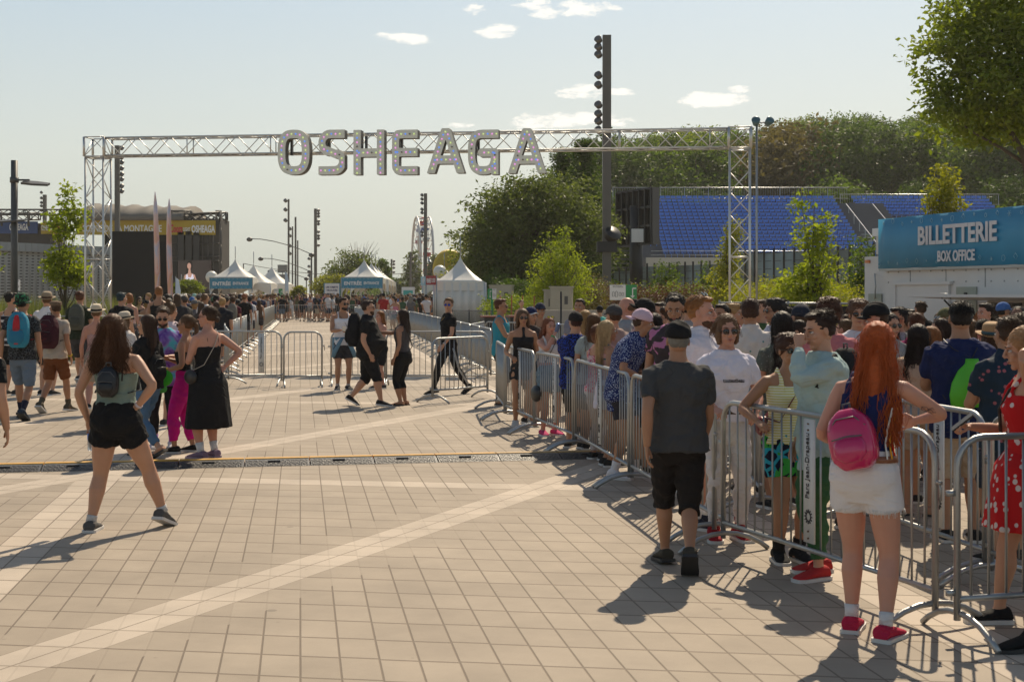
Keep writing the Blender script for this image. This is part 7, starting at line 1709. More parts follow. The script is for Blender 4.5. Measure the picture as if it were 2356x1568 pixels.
# --- left side, walking away
P(px=-62, fy=1255, H=1.72, yaw=180, label='person at the left edge carrying a dark bag, almost out of frame', fem=0, top=('tee', BLK), bottom=('shorts', (.10, .10, .04)), hair=('short', 'dark', 0), legs='walk')
P(px=26, hy=673, d=26, yaw=160, label='person in a black and white striped tank top with short dark hair, far left', top=('tank', PAT['stripes']), hair=('short', 'black', 0), bottom=('shorts', BLK), glasses=gl_, hyaw=-40)
P(px=52, fy=965, H=1.85, yaw=182, label='person in a patterned bucket hat wearing a red and blue backpack', top=('tee', PAT['blackleaf']), bottom=('shorts', (.13, .17, .22), .47), hair=('short', 'black', 0), cap=('bucket', (.3, .3, .3), PAT['green']), arms=('swb', 'down'), legs='walk', socks=((.02, .02, .04), .80), shoes=((.03, .04, .06), DSOLE), skin='tan', hyaw=-15,
  extras=[pack('big', 'red and blue hiking backpack on the person in the bucket hat', (.035, .22, .33), None, dict(pocket=(.03, .17, .28), panel=(.42, .03, .04), strap=(.4, .04, .05)))])
P(px=108, hy=673, d=26, yaw=170, label='person in a felt hat and white shirt walking behind the flat cap', top=('shirt', WHT), bottom=('shorts', BLK), cap=('fedora', (.30, .23, .15), (.10, .05, .03)), hair=('short', 'lbrown', 0), hyaw=25)
P(px=128, fy=948, H=1.76, yaw=165, hyaw=55, label='person in a brown flat cap and beige t-shirt with a maroon backpack', top=('tee', (.46, .40, .33)), bottom=('shorts', (.16, .055, .02), .43), hair=('buzz', 'brown', 0), cap=('flat', (.17, .115, .075)), glasses=gl_, legs='walk2', arms=('down', 'down'), shoes=((.10, .085, .06), SOLE, 'high'), beard=1, skin='tan',
  extras=[pack('big', 'maroon backpack with red cords on the person in the flat cap', (.055, .014, .022), None, dict(cord=(.35, .02, .03))), wrist(1, (.6, .45, .03))])
P(px=184, hy=670, fy=884, yaw=178, label='person in a dark green t-shirt with a grey backpack and short auburn hair', top=('tee', (.022, .032, .018)), bottom=('shorts', (.045, .045, .05), .44), hair=('short', 'auburn', 0), legs='walk', skin='fair', shoes=((.03, .03, .03), SOLE),
  extras=[pack('big', 'grey-green backpack on the person in the dark green t-shirt', (.085, .09, .075), None, dict(strap=(.09, .09, .085)))])
P(px=222, hy=701, d=22, yaw=188, label='person in a straw hat with black band behind the woman with curly hair', fem=1, top=('cami', (.45, .28, .26)), bottom=('shorts', (.3, .25, .2)), hair=('short', 'lbrown', 0), cap=('fedora', (.60, .50, .36), BLK), legs='walk2', skin='pink')
P(px=268, fy=1222, hy=725, yaw=172, label='woman in a sage camisole and black shorts with long curly brown hair', fem=1, bulk=1.10, top=('cami', (.19, .25, .21), .585), bottom=('shorts', (.012, .012, .013), .20), legs=((.115, .02, .045), (-.175, -.15, .05)), arms=(((.155, -.04, .505), (.8, .7, .1), 'grip'), ((.105, .02, .575), (1.0, .45, .1), 'relax')), hair=('wavy', (.085, .035, .014), .21, 1.25), skin='fair', socks=((.5, .5, .5), .93), shoes=((.10, .095, .09), SOLE), side=2,
  extras=[pack('mini', 'small black leather backpack on the curly haired woman in a camisole', (.012, .012, .014), LEATHER, dict(shift=(0, -.01, .11)), .78), held('bottle', 0, 'clear water bottle with blue label in the curly haired woman\'s hand'), wrist(1, (.6, .5, .5))])
P(px=288, hy=718, d=20, yaw=150, hyaw=-10, label='person in a beige straw hat right behind the curly haired woman', fem=1, top=('tee', PAT['cream']), bottom=('shorts', BEI), hair=('long', 'lbrown', .2), cap=('fedora', (.52, .45, .35), BLK))
P(px=338, fy=1052, H=1.62, yaw=-120, hyaw=20, label='woman with long dark brown hair in a black top and blue jeans', fem=1, top=('tee', BLK), bottom=('pants', JEAN, .93, 1), hair=('long', (.05, .025, .014), .30), legs='walk2', arms=('hold', 'down'), shoes=((.015, .015, .015), DSOLE, 'sandal'),
  extras=[pack('mini', 'black mini backpack on the woman in blue jeans', (.012, .012, .013)), ])
P(px=376, fy=1030, H=1.72, yaw=8, hpitch=16, label='man in a purple and turquoise tie-dye t-shirt looking at his phone', top=('tee', PAT['tiedye'], .44), bottom=('leggings', BLK, .86), arms=('phone', 'phone'), hair=('quiff', 'brown', 0), glasses=('on', LENS), socks=((.36, .20, .50), .87), shoes=((.6, .58, .58), SOLE), beard=1, loose=1.2, skin='fair',
  extras=[held('phone', 1, 'black mobile phone held by the man in tie-dye'), crossbag((.03, .035, .05), 1, (.03, .035, .05), .60, 'dark cross-body bag on the man in tie-dye')])
P(px=428, fy=1040, H=1.61, yaw=-100, label='woman with tied-back brown hair, black tank top and magenta trousers', fem=1, top=('cami', BLK, .58), bottom=('joggers', (.52, .006, .20), .90), hair=('tail', 'lbrown', 0), arms=('hold', 'fold'), legs='ease', glasses=gl_, skin='tan', shoes=((.02, .02, .02), SOLE), extras=[wrist(0, (.6, .45, .03))])
P(px=478, fy=1053, H=1.72, yaw=-128, hyaw=30, label='woman in a long black strappy dress with hair in a low bun', fem=1, bulk=1.08, top=('dress', (.014, .014, .015), .20, .30), bottom=None, hair=('bun', (.055, .028, .014), 0), arms=(((.02, -.15, .665), (.8, .4, -1), 'grip'), 'hipb'), glasses=gl_, socks=((.62, .62, .62), .86), shoes=((.22, .15, .21), mat('lilac_sole', (.3, .22, .28), .6)), legs='stand', skin='pink',
  extras=[crossbag((.45, .42, .36), 1, (.02, .02, .02), .54, 'small black bag on a pale strap worn by the woman in the black dress')])
def green_cap(rec, o, M0):
    q = empty('green_cap', GP(383, 1500), 0, 'bright green cap hanging from the bag of the woman in jeans', 'cap'); q.location = AT(378, 870, FOC * EYE / (1047 - HZ)); q.rotation_euler = (R(75), R(20), R(20)); m = Matrix.Translation((0, 0, -.05))
    MB().add(lathe([(.095, 0), (.09, .05), (.06, .085), (.02, .095)], 18)).build('crown', CLOTH, q, color=(.05, .42, .03)); MB().add(ell((0, -.12, .0), (.075, .06, .008), 16, 6)).build('brim', CLOTH, q, color=(.12, .45, .10))
PEOPLE[-1]['extras'].append(green_cap)
# people further back at left
P(px=280, hy=673, d=30, yaw=165, hyaw=-20, label='man in a black t-shirt with colourful back print left of the screen wall', top=('tee', BLK), bulk=1.1, hair=('short', (.02, .04, .05), 0), bottom=('shorts', BLK))
P(px=270, hy=702, d=30, yaw=185, label='person with curly black hair in black between two straw hats', fem=1, top=('tee', BLK), hair=('curly', 'black', 0), skin='brown')
P(px=298, hy=675, d=36, yaw=170, label='woman with ginger hair beside the man with back print', fem=1, top=('cami', (.5, .35, .33)), hair=('bob', 'ginger', 0), skin='pink')
P(px=321, hy=683, d=44, yaw=35, label='woman in a black v-neck top with sunglasses facing the camera', fem=1, top=('tanktop', BLK), hair=('wavy', (.05, .02, .012), .2), glasses=gl_)
P(px=341, hy=674, d=50, yaw=-25, label='bearded man with light wavy hair looking left near the totem', top=('tank', NVY), hair=('messy', 'blond', 0), beard=1)
P(px=337, hy=690, d=42, yaw=180, label='blonde woman in a black cap with bare shoulders', fem=1, top=('cami', (.5, .33, .3)), hair=('bob', 'blond', 0), cap=('cap', BLK, None, True))
P(px=358, hy=674, d=41, yaw=150, hyaw=30, label='man with a close-cropped head in a navy tank top below the totem', top=('tank', NVY), hair=('buzz', 'brown', 0))
P(px=366, hy=658, d=34, yaw=175, label='tall man in a black tank top with red-brown hair beside the totem', top=('tank', BLK), hair=('quiff', 'ginger', 0), skin='tan')
P(px=392, hy=696, d=20, yaw=150, label='person in white with a topknot behind the man in tie-dye', fem=1, top=('tee', (.62, .50, .52)), hair=('topbun', 'lbrown', 0), extras=[pack('mini', 'black straps and small bag of the person in white behind the tie-dye shirt', (.02, .02, .02))])
P(px=408, hy=676, d=36, yaw=182, label='person with long brown hair and blue bandana in a dark t-shirt', top=('tee', (.03, .03, .035)), hair=('long', 'brown', .12), bulk=1.1, bottom=('shorts', BLK))
P(px=512, hy=685, d=36, yaw=178, label='person with curly blond hair in a black patterned shirt', top=('shirt', (.025, .025, .03)), hair=('curly', 'blond', 0), bulk=1.15)
P(px=562, hy=676, d=49, yaw=180, label='man in a black t-shirt and reddish cap walking away by the barriers', top=('tee', BLK), hair=('short', 'lbrown', 0), cap=('cap', (.22, .08, .04), None, True), skin='tan')
P(px=536, hy=681, d=44, yaw=184, label='man in a maroon shirt with a grey backpack by the left barriers', top=('tee', (.10, .02, .035)), hair=('messy', 'brown', 0), extras=[pack('big', 'grey backpack with an orange detail on the man in maroon', (.20, .19, .16))])
P(px=575, hy=683, d=54, yaw=178, label='person in a white t-shirt and dark cap beside the left barriers', top=('tee', WHT), cap=('cap', BLK), hair=('short', 'dark', 0), extras=[pack('big', 'navy backpack on the person in the white t-shirt', NVY)])
P(px=596, hy=686, d=60, yaw=185, label='woman in a dark top and grey cap further along the left barriers', fem=1, top=('tanktop', (.10, .06, .04)), cap=('cap', (.3, .3, .3), None, True), hair=('long', 'brown', .2))
# --- middle group
P(px=789, fy=897, hy=683, yaw=14, hyaw=28, label='man in a white tank top and sunglasses with a denim shirt round his waist', top=('tank', (.70, .70, .74)), bottom=('shorts', (.04, .04, .045), .33), arms=('phone', 'phone'), hair=('quiff', 'dark', 0), glasses=gl_, beard=1, skin='tan', shoes=((.03, .03, .035), SOLE), socks=((.5, .5, .5), .94),
  extras=[held('phone', 1, 'dark mobile phone in the hands of the man in a white tank top'), crossbag((.015, .02, .03), 1, (.05, .10, .15), .66, 'dark cross-body bag on the man in a white tank top'), wrist(0, (.05, .3, .12)), lambda rec, o, M0: denim_wrap(rec, o)])
def denim_wrap(rec, o):
    b = rec['b']; H = b.H; t = np.linspace(0, 2 * np.pi, 36, endpoint=False); Rg = []
    for z in np.linspace(.575, .40, 8):
        f = (.575 - z) / .175; gap = np.clip((-np.sin(t) - .55) * 2.4, 0, 1) ; low = z - .0 * gap
        rr = (1 + .10 * f + .05 * np.sin(t * 7 + z * 20)) ; Rg.append(np.stack([np.cos(t) * .108 * rr, np.sin(t) * .085 * rr + .006 + gap * f * .10, np.full(36, z)], -1) * H)
    MB().add(rings(Rg)).build('denim_shirt_round_waist', DENIM, o, color=(.13, .24, .33)); s_ = MB()
    for sg in (-1, 1): s_.add(tube([V3(sg * .02, -.09, .565) * H, V3(sg * .06, -.115, .50) * H, V3(sg * .10, -.10, .42) * H, V3(sg * .12, -.09, .36) * H], [(.022, .03), (.028, .04), (.03, .045), (.02, .04)], 10))
    s_.build('hanging_denim_sleeves', DENIM, o, color=(.13, .24, .33))
P(px=846, fy=933, hy=691, yaw=92, label='heavy bearded man in black shirt and shorts with a large black backpack', bulk=1.22, belly=.10, top=('shirt', (.014, .014, .015), .46), bottom=('shorts', (.014, .014, .015), .58), arms=('down', 'down'), legs='walk2', hair=('short', (.04, .022, .015), 0), glasses=gl_, beard=2, shoes=((.02, .02, .022), SOLE), skin='fair',
  extras=[pack('big', 'large black backpack with white lettering on the bearded man', (.014, .014, .016), None, dict(text=('PUMA', -.09, .21, .055)), 1.08)])
P(px=874, fy=893, hy=716, yaw=-40, label='woman with light hair half hidden behind the bearded man', fem=1, top=('cami', (.02, .02, .02)), bottom=('shorts', BLK), hair=('long', 'ginger', .25), arms=('phone', 'hold'), skin='pink')
P(px=926, fy=932, hy=712, yaw=-112, label='woman with very long dark hair in a grey tank top and black capri leggings', fem=1, bulk=1.08, top=('tank', (.085, .075, .075), .56), bottom=('capri', (.014, .014, .015), .70), hair=('long', (.035, .018, .012), .34), arms=('down', 'point'), legs='close', skin='tan', shoes=((.02, .02, .02), DSOLE, 'sandal'),
  extras=[crossbag((.02, .02, .02), -1, (.018, .018, .02), .47, 'black handbag hanging at the side of the long-haired woman')])
P(px=1032, fy=906, hy=684, yaw=-62, hyaw=52, label='man in a black t-shirt and striped track trousers wearing blue mirrored sunglasses', top=('tee', (.012, .012, .013), .47), bottom=('joggers', (.014, .014, .016), .95), arms=('swf', 'down'), legs=((.05, .20, .085), (-.05, -.15, .045)), hair=('quiff', 'lbrown', 0), glasses=gb, shoes=((.02, .02, .02), DSOLE, 'high'), bulk=.93, skin='fair',
  extras=[wrist(0, (.5, .5, .5)), lambda rec, o, M0: side_stripes(rec, o), lambda rec, o, M0: MB().add(tube([rec['b'].bend(np.array([q]) * rec['b'].H)[0] for q in ((-.03, -.02, .85), (-.022, -.062, .80), (0, -.082, .765), (.022, -.062, .80), (.03, -.02, .85))], .0025, 5)).build('gold_chain', mat('gold', (.7, .45, .12), .3, .9), o)])
def side_stripes(rec, o):
    b = rec['b']
    for k, sg in ((0, 1),):
        for q in (-1, 0, 1):
            hj, kn, an = b.hips[k]; pts = []
            for f in np.linspace(.05, 1.9, 12):
                c = hj + (kn - hj) * min(f, 1) + (an - kn) * max(0, f - 1); r = np.interp(f, [0, .7, 1, 1.3, 2], [.0585, .052, .044, .042, .031]) * b.H * .93; pts.append(c + V3(sg * r * 1.02, q * .014, 0))
            MB().add(tube(pts, [(.0035, .0035)] * 12, 5)).build('side_stripe', WTEXT, rec['bot_o'])
P(px=1152, fy=930, hy=688, yaw=78, label='man in a teal tank top, black shorts and flip-flops holding a cup', top=('tank', (.035, .27, .36), .455), bottom=('shorts', (.012, .012, .013), .60), arms=('hold', ((.05, -.20, .70), (.6, .6, -1), 'grip')), hair=('short', 'auburn', 0), glasses=gl_, shoes=((.05, .04, .03), DSOLE, 'sandal'), skin='tan', bulk=1.02,
  extras=[held('cup', 1, 'paper cup held by the man in the teal tank top')])
# --- the queue, front line
P(px=1203, fy=979, hy=712, yaw=8, label='woman in a black halter top and round sunglasses with a braid', fem=1, top=('halter', (.018, .018, .020), .57), bottom=('skirt', (.025, .025, .028), .40), hair=('wavy', (.10, .055, .028), .22), glasses=('on', LENS), arms=('down', 'hold'), skin='tan', shoes=((.55, .53, .48), SOLE), legs='ease')
P(px=1222, hy=706, d=20.5, yaw=35, label='woman in a navy cap with a white brim beside the halter-top woman', fem=1, top=('tee', (.05, .04, .04)), cap=('cap', NVY, (.6, .6, .6)), hair=('long', 'lbrown', .25), arms=('phone', 'down'))
P(px=1243, hy=697, d=23.5, yaw=-10, hyaw=30, label='woman in a dark cap with a red badge and a ponytail', fem=1, top=('tank', BLK), cap=('cap', (.03, .035, .06)), hair=('tail', 'lbrown', 0), skin='tan')
P(px=1263, hy=731, d=18.7, yaw=25, hpitch=6, label='red-haired woman drinking from a can with yellow sunglasses on her head', fem=1, top=('tank', (.65, .62, .60), .62), bottom=('shorts', (.16, .22, .26), .28), hair=('long', (.18, .06, .03), .18), arms=('down', 'drink'), glasses=('up', LENSM), skin='pink', shoes=((.55, .05, .16), SOLE),
  extras=[held('can', 1, 'small drink can at the lips of the red-haired woman'), wrist(1, (.04, .3, .12)), crossbag((.02, .02, .02), -1, (.02, .02, .02), .36, 'black woven bag of the woman drinking from a can', 1.3)])
P(px=1324, hy=718, d=17.2, yaw=150, hyaw=45, label='bearded man in a black cap and blue leopard print t-shirt seen from behind', bulk=1.12, top=('tee', PAT['leopard'], .44), bottom=('shorts', BLK, .5), cap=('cap', (.02, .018, .018), (.35, .22, .13)), hair=('curly', (.04, .012, .01), 0), beard=2, arms=('rail', 'hold'), skin='fair', glasses=('on', mat('pink_lens', (.35, .05, .15), .2)))
P(px=1377, hy=748, d=16.0, yaw=130, label='woman in a pink floral sleeveless top with short wavy brown hair', fem=1, top=('tank', PAT['pinkfloral'], .50), bottom=('pants', (.55, .48, .46)), hair=('bob', (.13, .055, .03), 0), arms=('rail', 'down'), skin='fair')
P(px=1398, hy=738, d=15.4, yaw=100, label='blonde woman in white skirt between the floral top and the pink cap', fem=1, top=('tank', PAT['palm'], .60), bottom=('skirt', (.60, .56, .62), .40), hair=('long', (.45, .30, .15), .3), arms=('rail', 'down'), skin='tan')
P(px=1430, fy=1099, hy=704, yaw=72, label='person in a backward pale pink cap and blue floral shirt leaning on the barrier', top=('shirt', PAT['bluefloral'], .40), bottom=('shorts', (.03, .03, .04), .30), cap=('cap', (.62, .45, .52), None, True), hair=('messy', (.05, .022, .012), 0), arms=(((.05, -.10, .62), (1, .3, -1), 'relax'), ((.12, -.16, .60), (1, .5, -.8), 'relax')), lean=16, hyaw=10, skin='tan', shoes=((.68, .66, .68), SOLE, 'high'), loose=1.18, sleeve=.36, legs='ease')
P(px=1478, hy=688, d=15.4, yaw=78, hpitch=15, label='man in a backward black cap looking down, in a pink palm print shirt', top=('shirt', PAT['palm']), cap=('cap', (.016, .015, .014), None, True), hair=('short', 'dark', 0), arms=('phone', 'phone'), skin='tan', extras=[held('phone', 0, 'black mobile phone held by the man in the black cap')])
P(px=1412, hy=702, d=16.5, yaw=-150, label='man in a grey cap behind the pale pink cap', cap=('cap', (.06, .06, .06)), hair=('buzz', 'brown', 0), top=('tee', (.35, .25, .22)))
P(px=1506, hy=722, d=14.6, yaw=170, label='woman with straight black hair down her back in a white top', fem=1, top=('tee', (.62, .60, .60)), hair=('long', (.012, .007, .006), .42), bottom=('shorts', BLK), skin='tan')
P(px=1553, hy=676, d=13.6, yaw=-12, hpitch=18, label='tall dark-haired man in a dark floral t-shirt looking down', top=('tee', PAT['orchid']), hair=('short', 'black', 0), arms=('phone', 'down'), skin='tan', beard=1, bulk=1.05)
P(px=1612, hy=683, fy=1212, yaw=62, label='ginger-haired bearded man in a white shirt with sunglasses on his head', top=('shirt', (.66, .62, .66)), hair=('short', (.26, .11, .035), 0), glasses=('up', LENS), beard=1, skin='pink', arms=('hold', 'hold'), bottom=('shorts', (.10, .13, .16), .42), bulk=1.03, socks=((.7, .7, .7), .84), shoes=((.02, .025, .04), SOLE))
P(px=1560, fy=1308, hy=740, yaw=182, label='grey-haired man in a dark grey t-shirt and backward-facing black cap walking away', bulk=1.07, top=('tee', (.062, .062, .062), .485), bottom=('shorts', (.018, .015, .014), .57), cap=('cap', (.013, .013, .014)), hair=('short', 'grey', 0), arms=('swb', 'swf'), legs=((.035, -.13, .045), (-.02, .18, .10)), skin='tan', shoes=((.06, .052, .038), DSOLE), loose=1.12, sleeve=.36)
P(px=1672, fy=1240, hy=726, yaw=6, label='man with brown hair and sunglasses in a white t-shirt and white trousers', top=('tee', (.70, .66, .74), .53), bottom=('pants', (.62, .57, .55), .93), hair=('bob', (.13, .065, .03), 0), glasses=gl_, arms=(((.10, -.12, .57), (.6, 1, -.2), 'grip'), ((.10, -.20, .60), (.5, 1, -.5), 'grip')), skin='pink', shoes=((.30, .015, .02), SOLE, 'high'), bulk=.97,
  extras=[surf_text('toutestbeau', .715, .17, .032, True, .02), lambda rec, o, M0: MB().add(rings([r for r in [rec['b'].bend(q) for q in torso_rings(rec['b'].H, 0, .97, .565, .585, .016)]])).build('belt', LEATHER, o, color=(.06, .025, .015))])
P(px=1726, hy=688, d=13.3, yaw=172, label='man in a cream shirt with small green prints seen from behind', top=('shirt', PAT['cream'], .46), hair=('buzz', (.05, .022, .014), 0), skin='tan', bottom=('shorts', (.13, .08, .05)), arms=('down', 'down'))
P(px=1797, hy=719, d=12.4, yaw=-165, label='woman with wavy black hair in a dark dotted green top', fem=1, top=('tee', PAT['dots']), hair=('wavy', 'black', .30), skin='tan')
P(px=1815, fy=1290, hy=764, yaw=12, label='woman in a yellow striped tank top, sunglasses and green patterned shorts', fem=1, bulk=1.08, top=('tank', PAT['yellowstripe'], .52), bottom=('shorts', PAT['tropic'], .26), hair=('curly', (.05, .02, .012), 0), glasses=gl_, arms=('hip', ((.20, -.14, .63), (.8, .8, -.4), 'grip')), skin='tan', shoes=((.015, .015, .016), SOLE, 'high'), legs='close',
  extras=[crossbag((.16, .02, .03), -1, (.20, .02, .03), .60, 'dark red cross-body bag on the woman in yellow', .8)])
P(px=1892, fy=1322, hy=712, yaw=-70, hpitch=10, label='man in a mint sweatshirt and green trousers touching his face', top=('long', (.36, .47, .45), .40), bottom=('pants', (.045, .12, .05), .93), hair=('quiff', (.03, .016, .011), 0), arms=('face', 'down'), skin='fair', shoes=((.42, .03, .03), SOLE), legs='ease', loose=1.15, bulk=1.02,
  extras=[pack('big', 'black backpack on the man in the mint sweatshirt', (.02, .02, .022), None, None, .9)])
P(px=1990, fy=1462, hy=744, yaw=150, label='woman with long red hair in a navy tank top and white denim shorts', fem=1, bulk=1.0, top=('tank', (.012, .020, .085), .565), bottom=('shorts', (.66, .63, .63), .19, 1, .002), hair=('wavy', (.36, .070, .012), .40, 1.1), arms=('hold', ((.10, -.20, .685), (1, -.35, -.45), 'relax')), lean=4, side=-4, hyaw=14, legs=((.055, -.04, .045), (-.075, .03, .045)), skin='pink', socks=((.62, .60, .60), .90), shoes=((.45, .02, .06), SOLE),
  extras=[pack('big', 'translucent hot pink drawstring backpack on the red-haired woman', (.62, .01, .12), mat('pink_vinyl', None, .2, 0, .1, 4, .3, 14, trans=.25, coat=.6), dict(shift=(.03, .03, -.15), roll=14, nostrap=1, pocket=(.60, .01, .13), size=(.125, .15, .09)), 1), lambda rec, o, M0: red_details(rec, o)])
def red_details(rec, o):
    b = rec['b']; H = b.H; st = MB()
    for q, c in ((0, (.70, .70, .66)), (1, (.72, .33, .02)), (2, (.60, .03, .01))):
        P_ = [b.bend(np.array([v]) * H)[0] + V3(0, 0, 0) for v in [(-.088 - .004 + .016 * 0, .03 - q * .017, z) for z in (.58,)]]
        pts = []
        for z in np.linspace(.575, .735, 8):
            rr = torso_rings(H, 1, 1.0, z - .001, z + .001, .009)[0]; a = np.arctan2(rr[:, 1], rr[:, 0]); tgt = math.pi - .55 + q * .22; i = 9 + q; pts.append(b.bend(rr[i][None])[0] + V3(-.003, .006, 0))
        MB().add(tube(pts, [(.004, .012)] * 8, 6, ref=(0, 1, 0))).build('side_stripe', CLOTH, rec['top_o'], color=c)
    fr = MB(); rs = np.random.RandomState(2)
    for k in (0, 1):
        hj, kn, an = b.hips[k]; c = hj + (kn - hj) * .37
        for q in range(70):
            a = rs.uniform(0, 6.28); r = .0635 * H * 1.0; p = c + V3(math.cos(a) * r, math.sin(a) * r, .01); fr.add(tube([p, p + V3(rs.normal(0, .004), rs.normal(0, .004), -rs.uniform(.012, .045))], .0014, 3))
    fr.build('frayed_hem', WTEXT, rec['bot_o'])
    t_ = MB(); S_, E, W, hn, sg = b.arms[1]; ax = (E - S_) / np.linalg.norm(E - S_); sd = V3(0, 1, 0) - ax * ax[1]; sd /= np.linalg.norm(sd); up = np.cross(ax, sd); c = S_ + (E - S_) * .62; rr = .0285 * H * 1.0
    for (pts) in ([(-.04, .3), (-.03, .7), (-.01, .8), (.01, .5), (.0, .2), (-.02, .1), (-.04, .3)], [(.0, .4), (.02, .1), (.035, .3), (.05, .1)], [(.0, .3), (.015, -.2), (.03, -.1)], [(-.01, .6), (.02, .5), (.04, .6)], [(-.035, .4), (-.015, .5), (-.02, .25)]):
        t_.add(tube([c + ax * u + (sd * math.cos(v) + up * math.sin(v)) * (rr * (1 - .25 * (u + .04) / .09) + .0015) for u, v in pts], .0016, 4))
    t_.build('arm_tattoo', mat('tattoo_ink', (.06, .05, .055), .7), o)
    MB().add(rings([b.bend(q) for q in torso_rings(H, 1, 1.0, .563, .583, .0145)])).build('belt', LEATHER, o, color=(.22, .08, .035))
# --- behind the front line
P(px=1907, hy=684, d=11.4, yaw=170, label='man with thick curly brown hair in a pink t-shirt seen from behind', top=('tee', (.52, .17, .18)), hair=('curly', (.075, .030, .016), 0), skin='pink', bulk=1.05)
P(px=1975, hy=688, d=13.2, yaw=-8, label='man with curly hair and wraparound sunglasses in a white t-shirt', top=('tee', (.62, .60, .64)), hair=('curly', (.09, .045, .025), 0), glasses=('on', LENS), skin='fair')
P(px=2022, hy=697, d=12.2, yaw=-95, hpitch=12, label='man in a black cap facing left behind the red-haired woman', top=('tee', PAT['yellowmix']), cap=('cap', (.012, .013, .014)), hair=('short', 'brown', 0), skin='pink', extras=[pack('mini', 'dark teal bag strap and pack on the man in the black cap', (.02, .05, .055))])
P(px=2112, hy=748, d=12.0, yaw=165, label='woman with long black hair in a beige t-shirt seen from behind', fem=1, bulk=1.06, top=('tee', (.44, .33, .24)), bottom=('shorts', (.38, .28, .2), .3), hair=('wavy', (.016, .010, .008), .26), skin='tan', shoes=((.02, .02, .02), DSOLE, 'sandal'))
P(px=2162, hy=734, d=14.0, yaw=-80, label='woman in profile with dark hair and glasses pushed up on her head', fem=1, top=('tee', (.3, .22, .2)), hair=('long', (.035, .018, .013), .2), glasses=('up', LENS), skin='fair')
P(px=2210, fy=1245, hy=695, yaw=176, label='man with black hair in a navy t-shirt wearing a green drawstring bag', bulk=1.10, top=('tee', (.014, .022, .080), .44), bottom=('shorts', (.46, .36, .27), .50), hair=('short', 'black', 0), arms=('phone', 'phone'), skin='tan', glasses=gl_, shoes=((.02, .02, .02), SOLE), loose=1.12, sleeve=.36,
  extras=[lambda rec, o, M0: green_bag(rec, o, M0)])
def green_bag(rec, o, M0):
    b = rec['b']; H = b.H; q = empty('drawstring_bag', (0, 0, 0), 0, 'lime green drawstring bag hanging on the man in the navy t-shirt', 'bag'); q.matrix_world = M0
    t = np.linspace(0, 2 * np.pi, 30, endpoint=False); Rg = []
    for f, w, dpt in ((0, .11, .03), (.04, .155, .055), (.25, .165, .075), (.5, .145, .075), (.75, .10, .055), (.9, .05, .03), (1.0, .045, .025)):
        rr = 1 + .07 * np.sin(t * 7 + f * 2) * f; Rg.append(np.stack([np.cos(t) * w * rr - .045, np.sin(t) * dpt * rr + .165, np.full(30, (.60 - .02) * H - .02 + f * .36)], -1))
    cl = mat('lime_nylon', (.10, .50, .02), .45, 0, .15, 8, .3, 30, trans=.0); MB().add(rings(Rg)).build('bag_body', cl, q)
    MB().add(box((-.11, .244, .62 * H), (.075, .004, .075), Euler((R(6), 0, R(-14))).to_matrix())).build('emblem', BLACK, q, False)
    em = MB(); 
    for k, c in enumerate(((.6, .45, .02), (.5, .02, .1), (.02, .15, .5), (.6, .3, .3))): MB().add(ell((-.135 + k * .017, .249 + .003 * (3 - k) * -.6, .62 * H + .045 + .006 * (k % 2)), (.012, .004, .012), 8, 5)).build('emblem_spot', CLOTH, q, color=c)
    for k, tx in enumerate(('BRUINE', 'MEGA')): text(tx, (-.11, .2475 - k * .002, .62 * H + .012 - k * .026), .056, .018, (-1, -.0, 0), (0, -.1, 1), WTEXT, 'lettering', q, .04, .001)
    for sg in (-1, 1):
        P_ = [b.bend(np.array([v]) * H)[0] for v in ((-.02, .085, .78), (sg * .05, .070, .81), (sg * .072, .01, .845), (sg * .085, -.07, .76), (sg * .105, -.01, .66), (sg * .08, .085, .60))]
        P_[0] = V3(-.045, .155, Rg[-1][0][2]); MB().add(tube(P_, .004, 5)).build('cord', BLACK, q)
P(px=2282, hy=744, d=11.8, yaw=165, label='person in a tan felt hat with woven band behind the navy t-shirt', fem=1, top=('tee', (.10, .06, .05)), cap=('fedora', (.40, .24, .11), (.05, .10, .12)), hair=('bob', (.06, .03, .018), 0))
P(px=2342, hy=706, d=15, yaw=-30, label='man with glasses and short hair close to the box office window', top=('tee', (.2, .2, .2)), hair=('buzz', 'black', 0), skin='brown')
P(px=2348, hy=722, d=11.5, yaw=160, label='person with short grey-brown hair at the right edge', top=('tee', (.1, .12, .1)), hair=('short', (.09, .06, .04), 0))
P(px=2318, hy=731, d=9.9, yaw=-165, label='man in a navy floral short-sleeved shirt at the right edge', bulk=1.1, top=('shirt', PAT['navyfloral'], .45), bottom=('shorts', (.03, .04, .06)), hair=('short', 'brown', 0), arms=('phone', 'hold'), skin='tan')
P(px=2362, fy=1425, hy=755, yaw=-100, label='woman with long curly blonde hair in a red patterned dress at the right edge', fem=1, bulk=1.04, top=('sundress', PAT['redfloral'], .32, .55), bottom=None, hair=('wavy', (.34, .18, .08), .26, 1.5), arms=('hair', ((.01, -.19, .66), (.7, .6, -1), 'grip')), hpitch=10, legs=((.06, -.10, .045), (-.05, .12, .05)), skin='fair', shoes=((.014, .014, .015), SOLE),
  extras=[held('phone', 1, 'mobile phone held by the woman in the red dress'), crossbag((.02, .02, .02), -1, (.016, .016, .018), .50, 'black leather pouch at the hip of the woman in red', .8), wrist(0, (.02, .02, .02))])
P(px=2462, fy=1490, H=1.72, yaw=-95, label='person in black boots mostly outside the right edge', fem=1, top=('tee', BLK), bottom=('pants', BLK), shoes=((.012, .012, .012), DSOLE, 'high'), hair=('long', 'dark', .2), legs='walk')
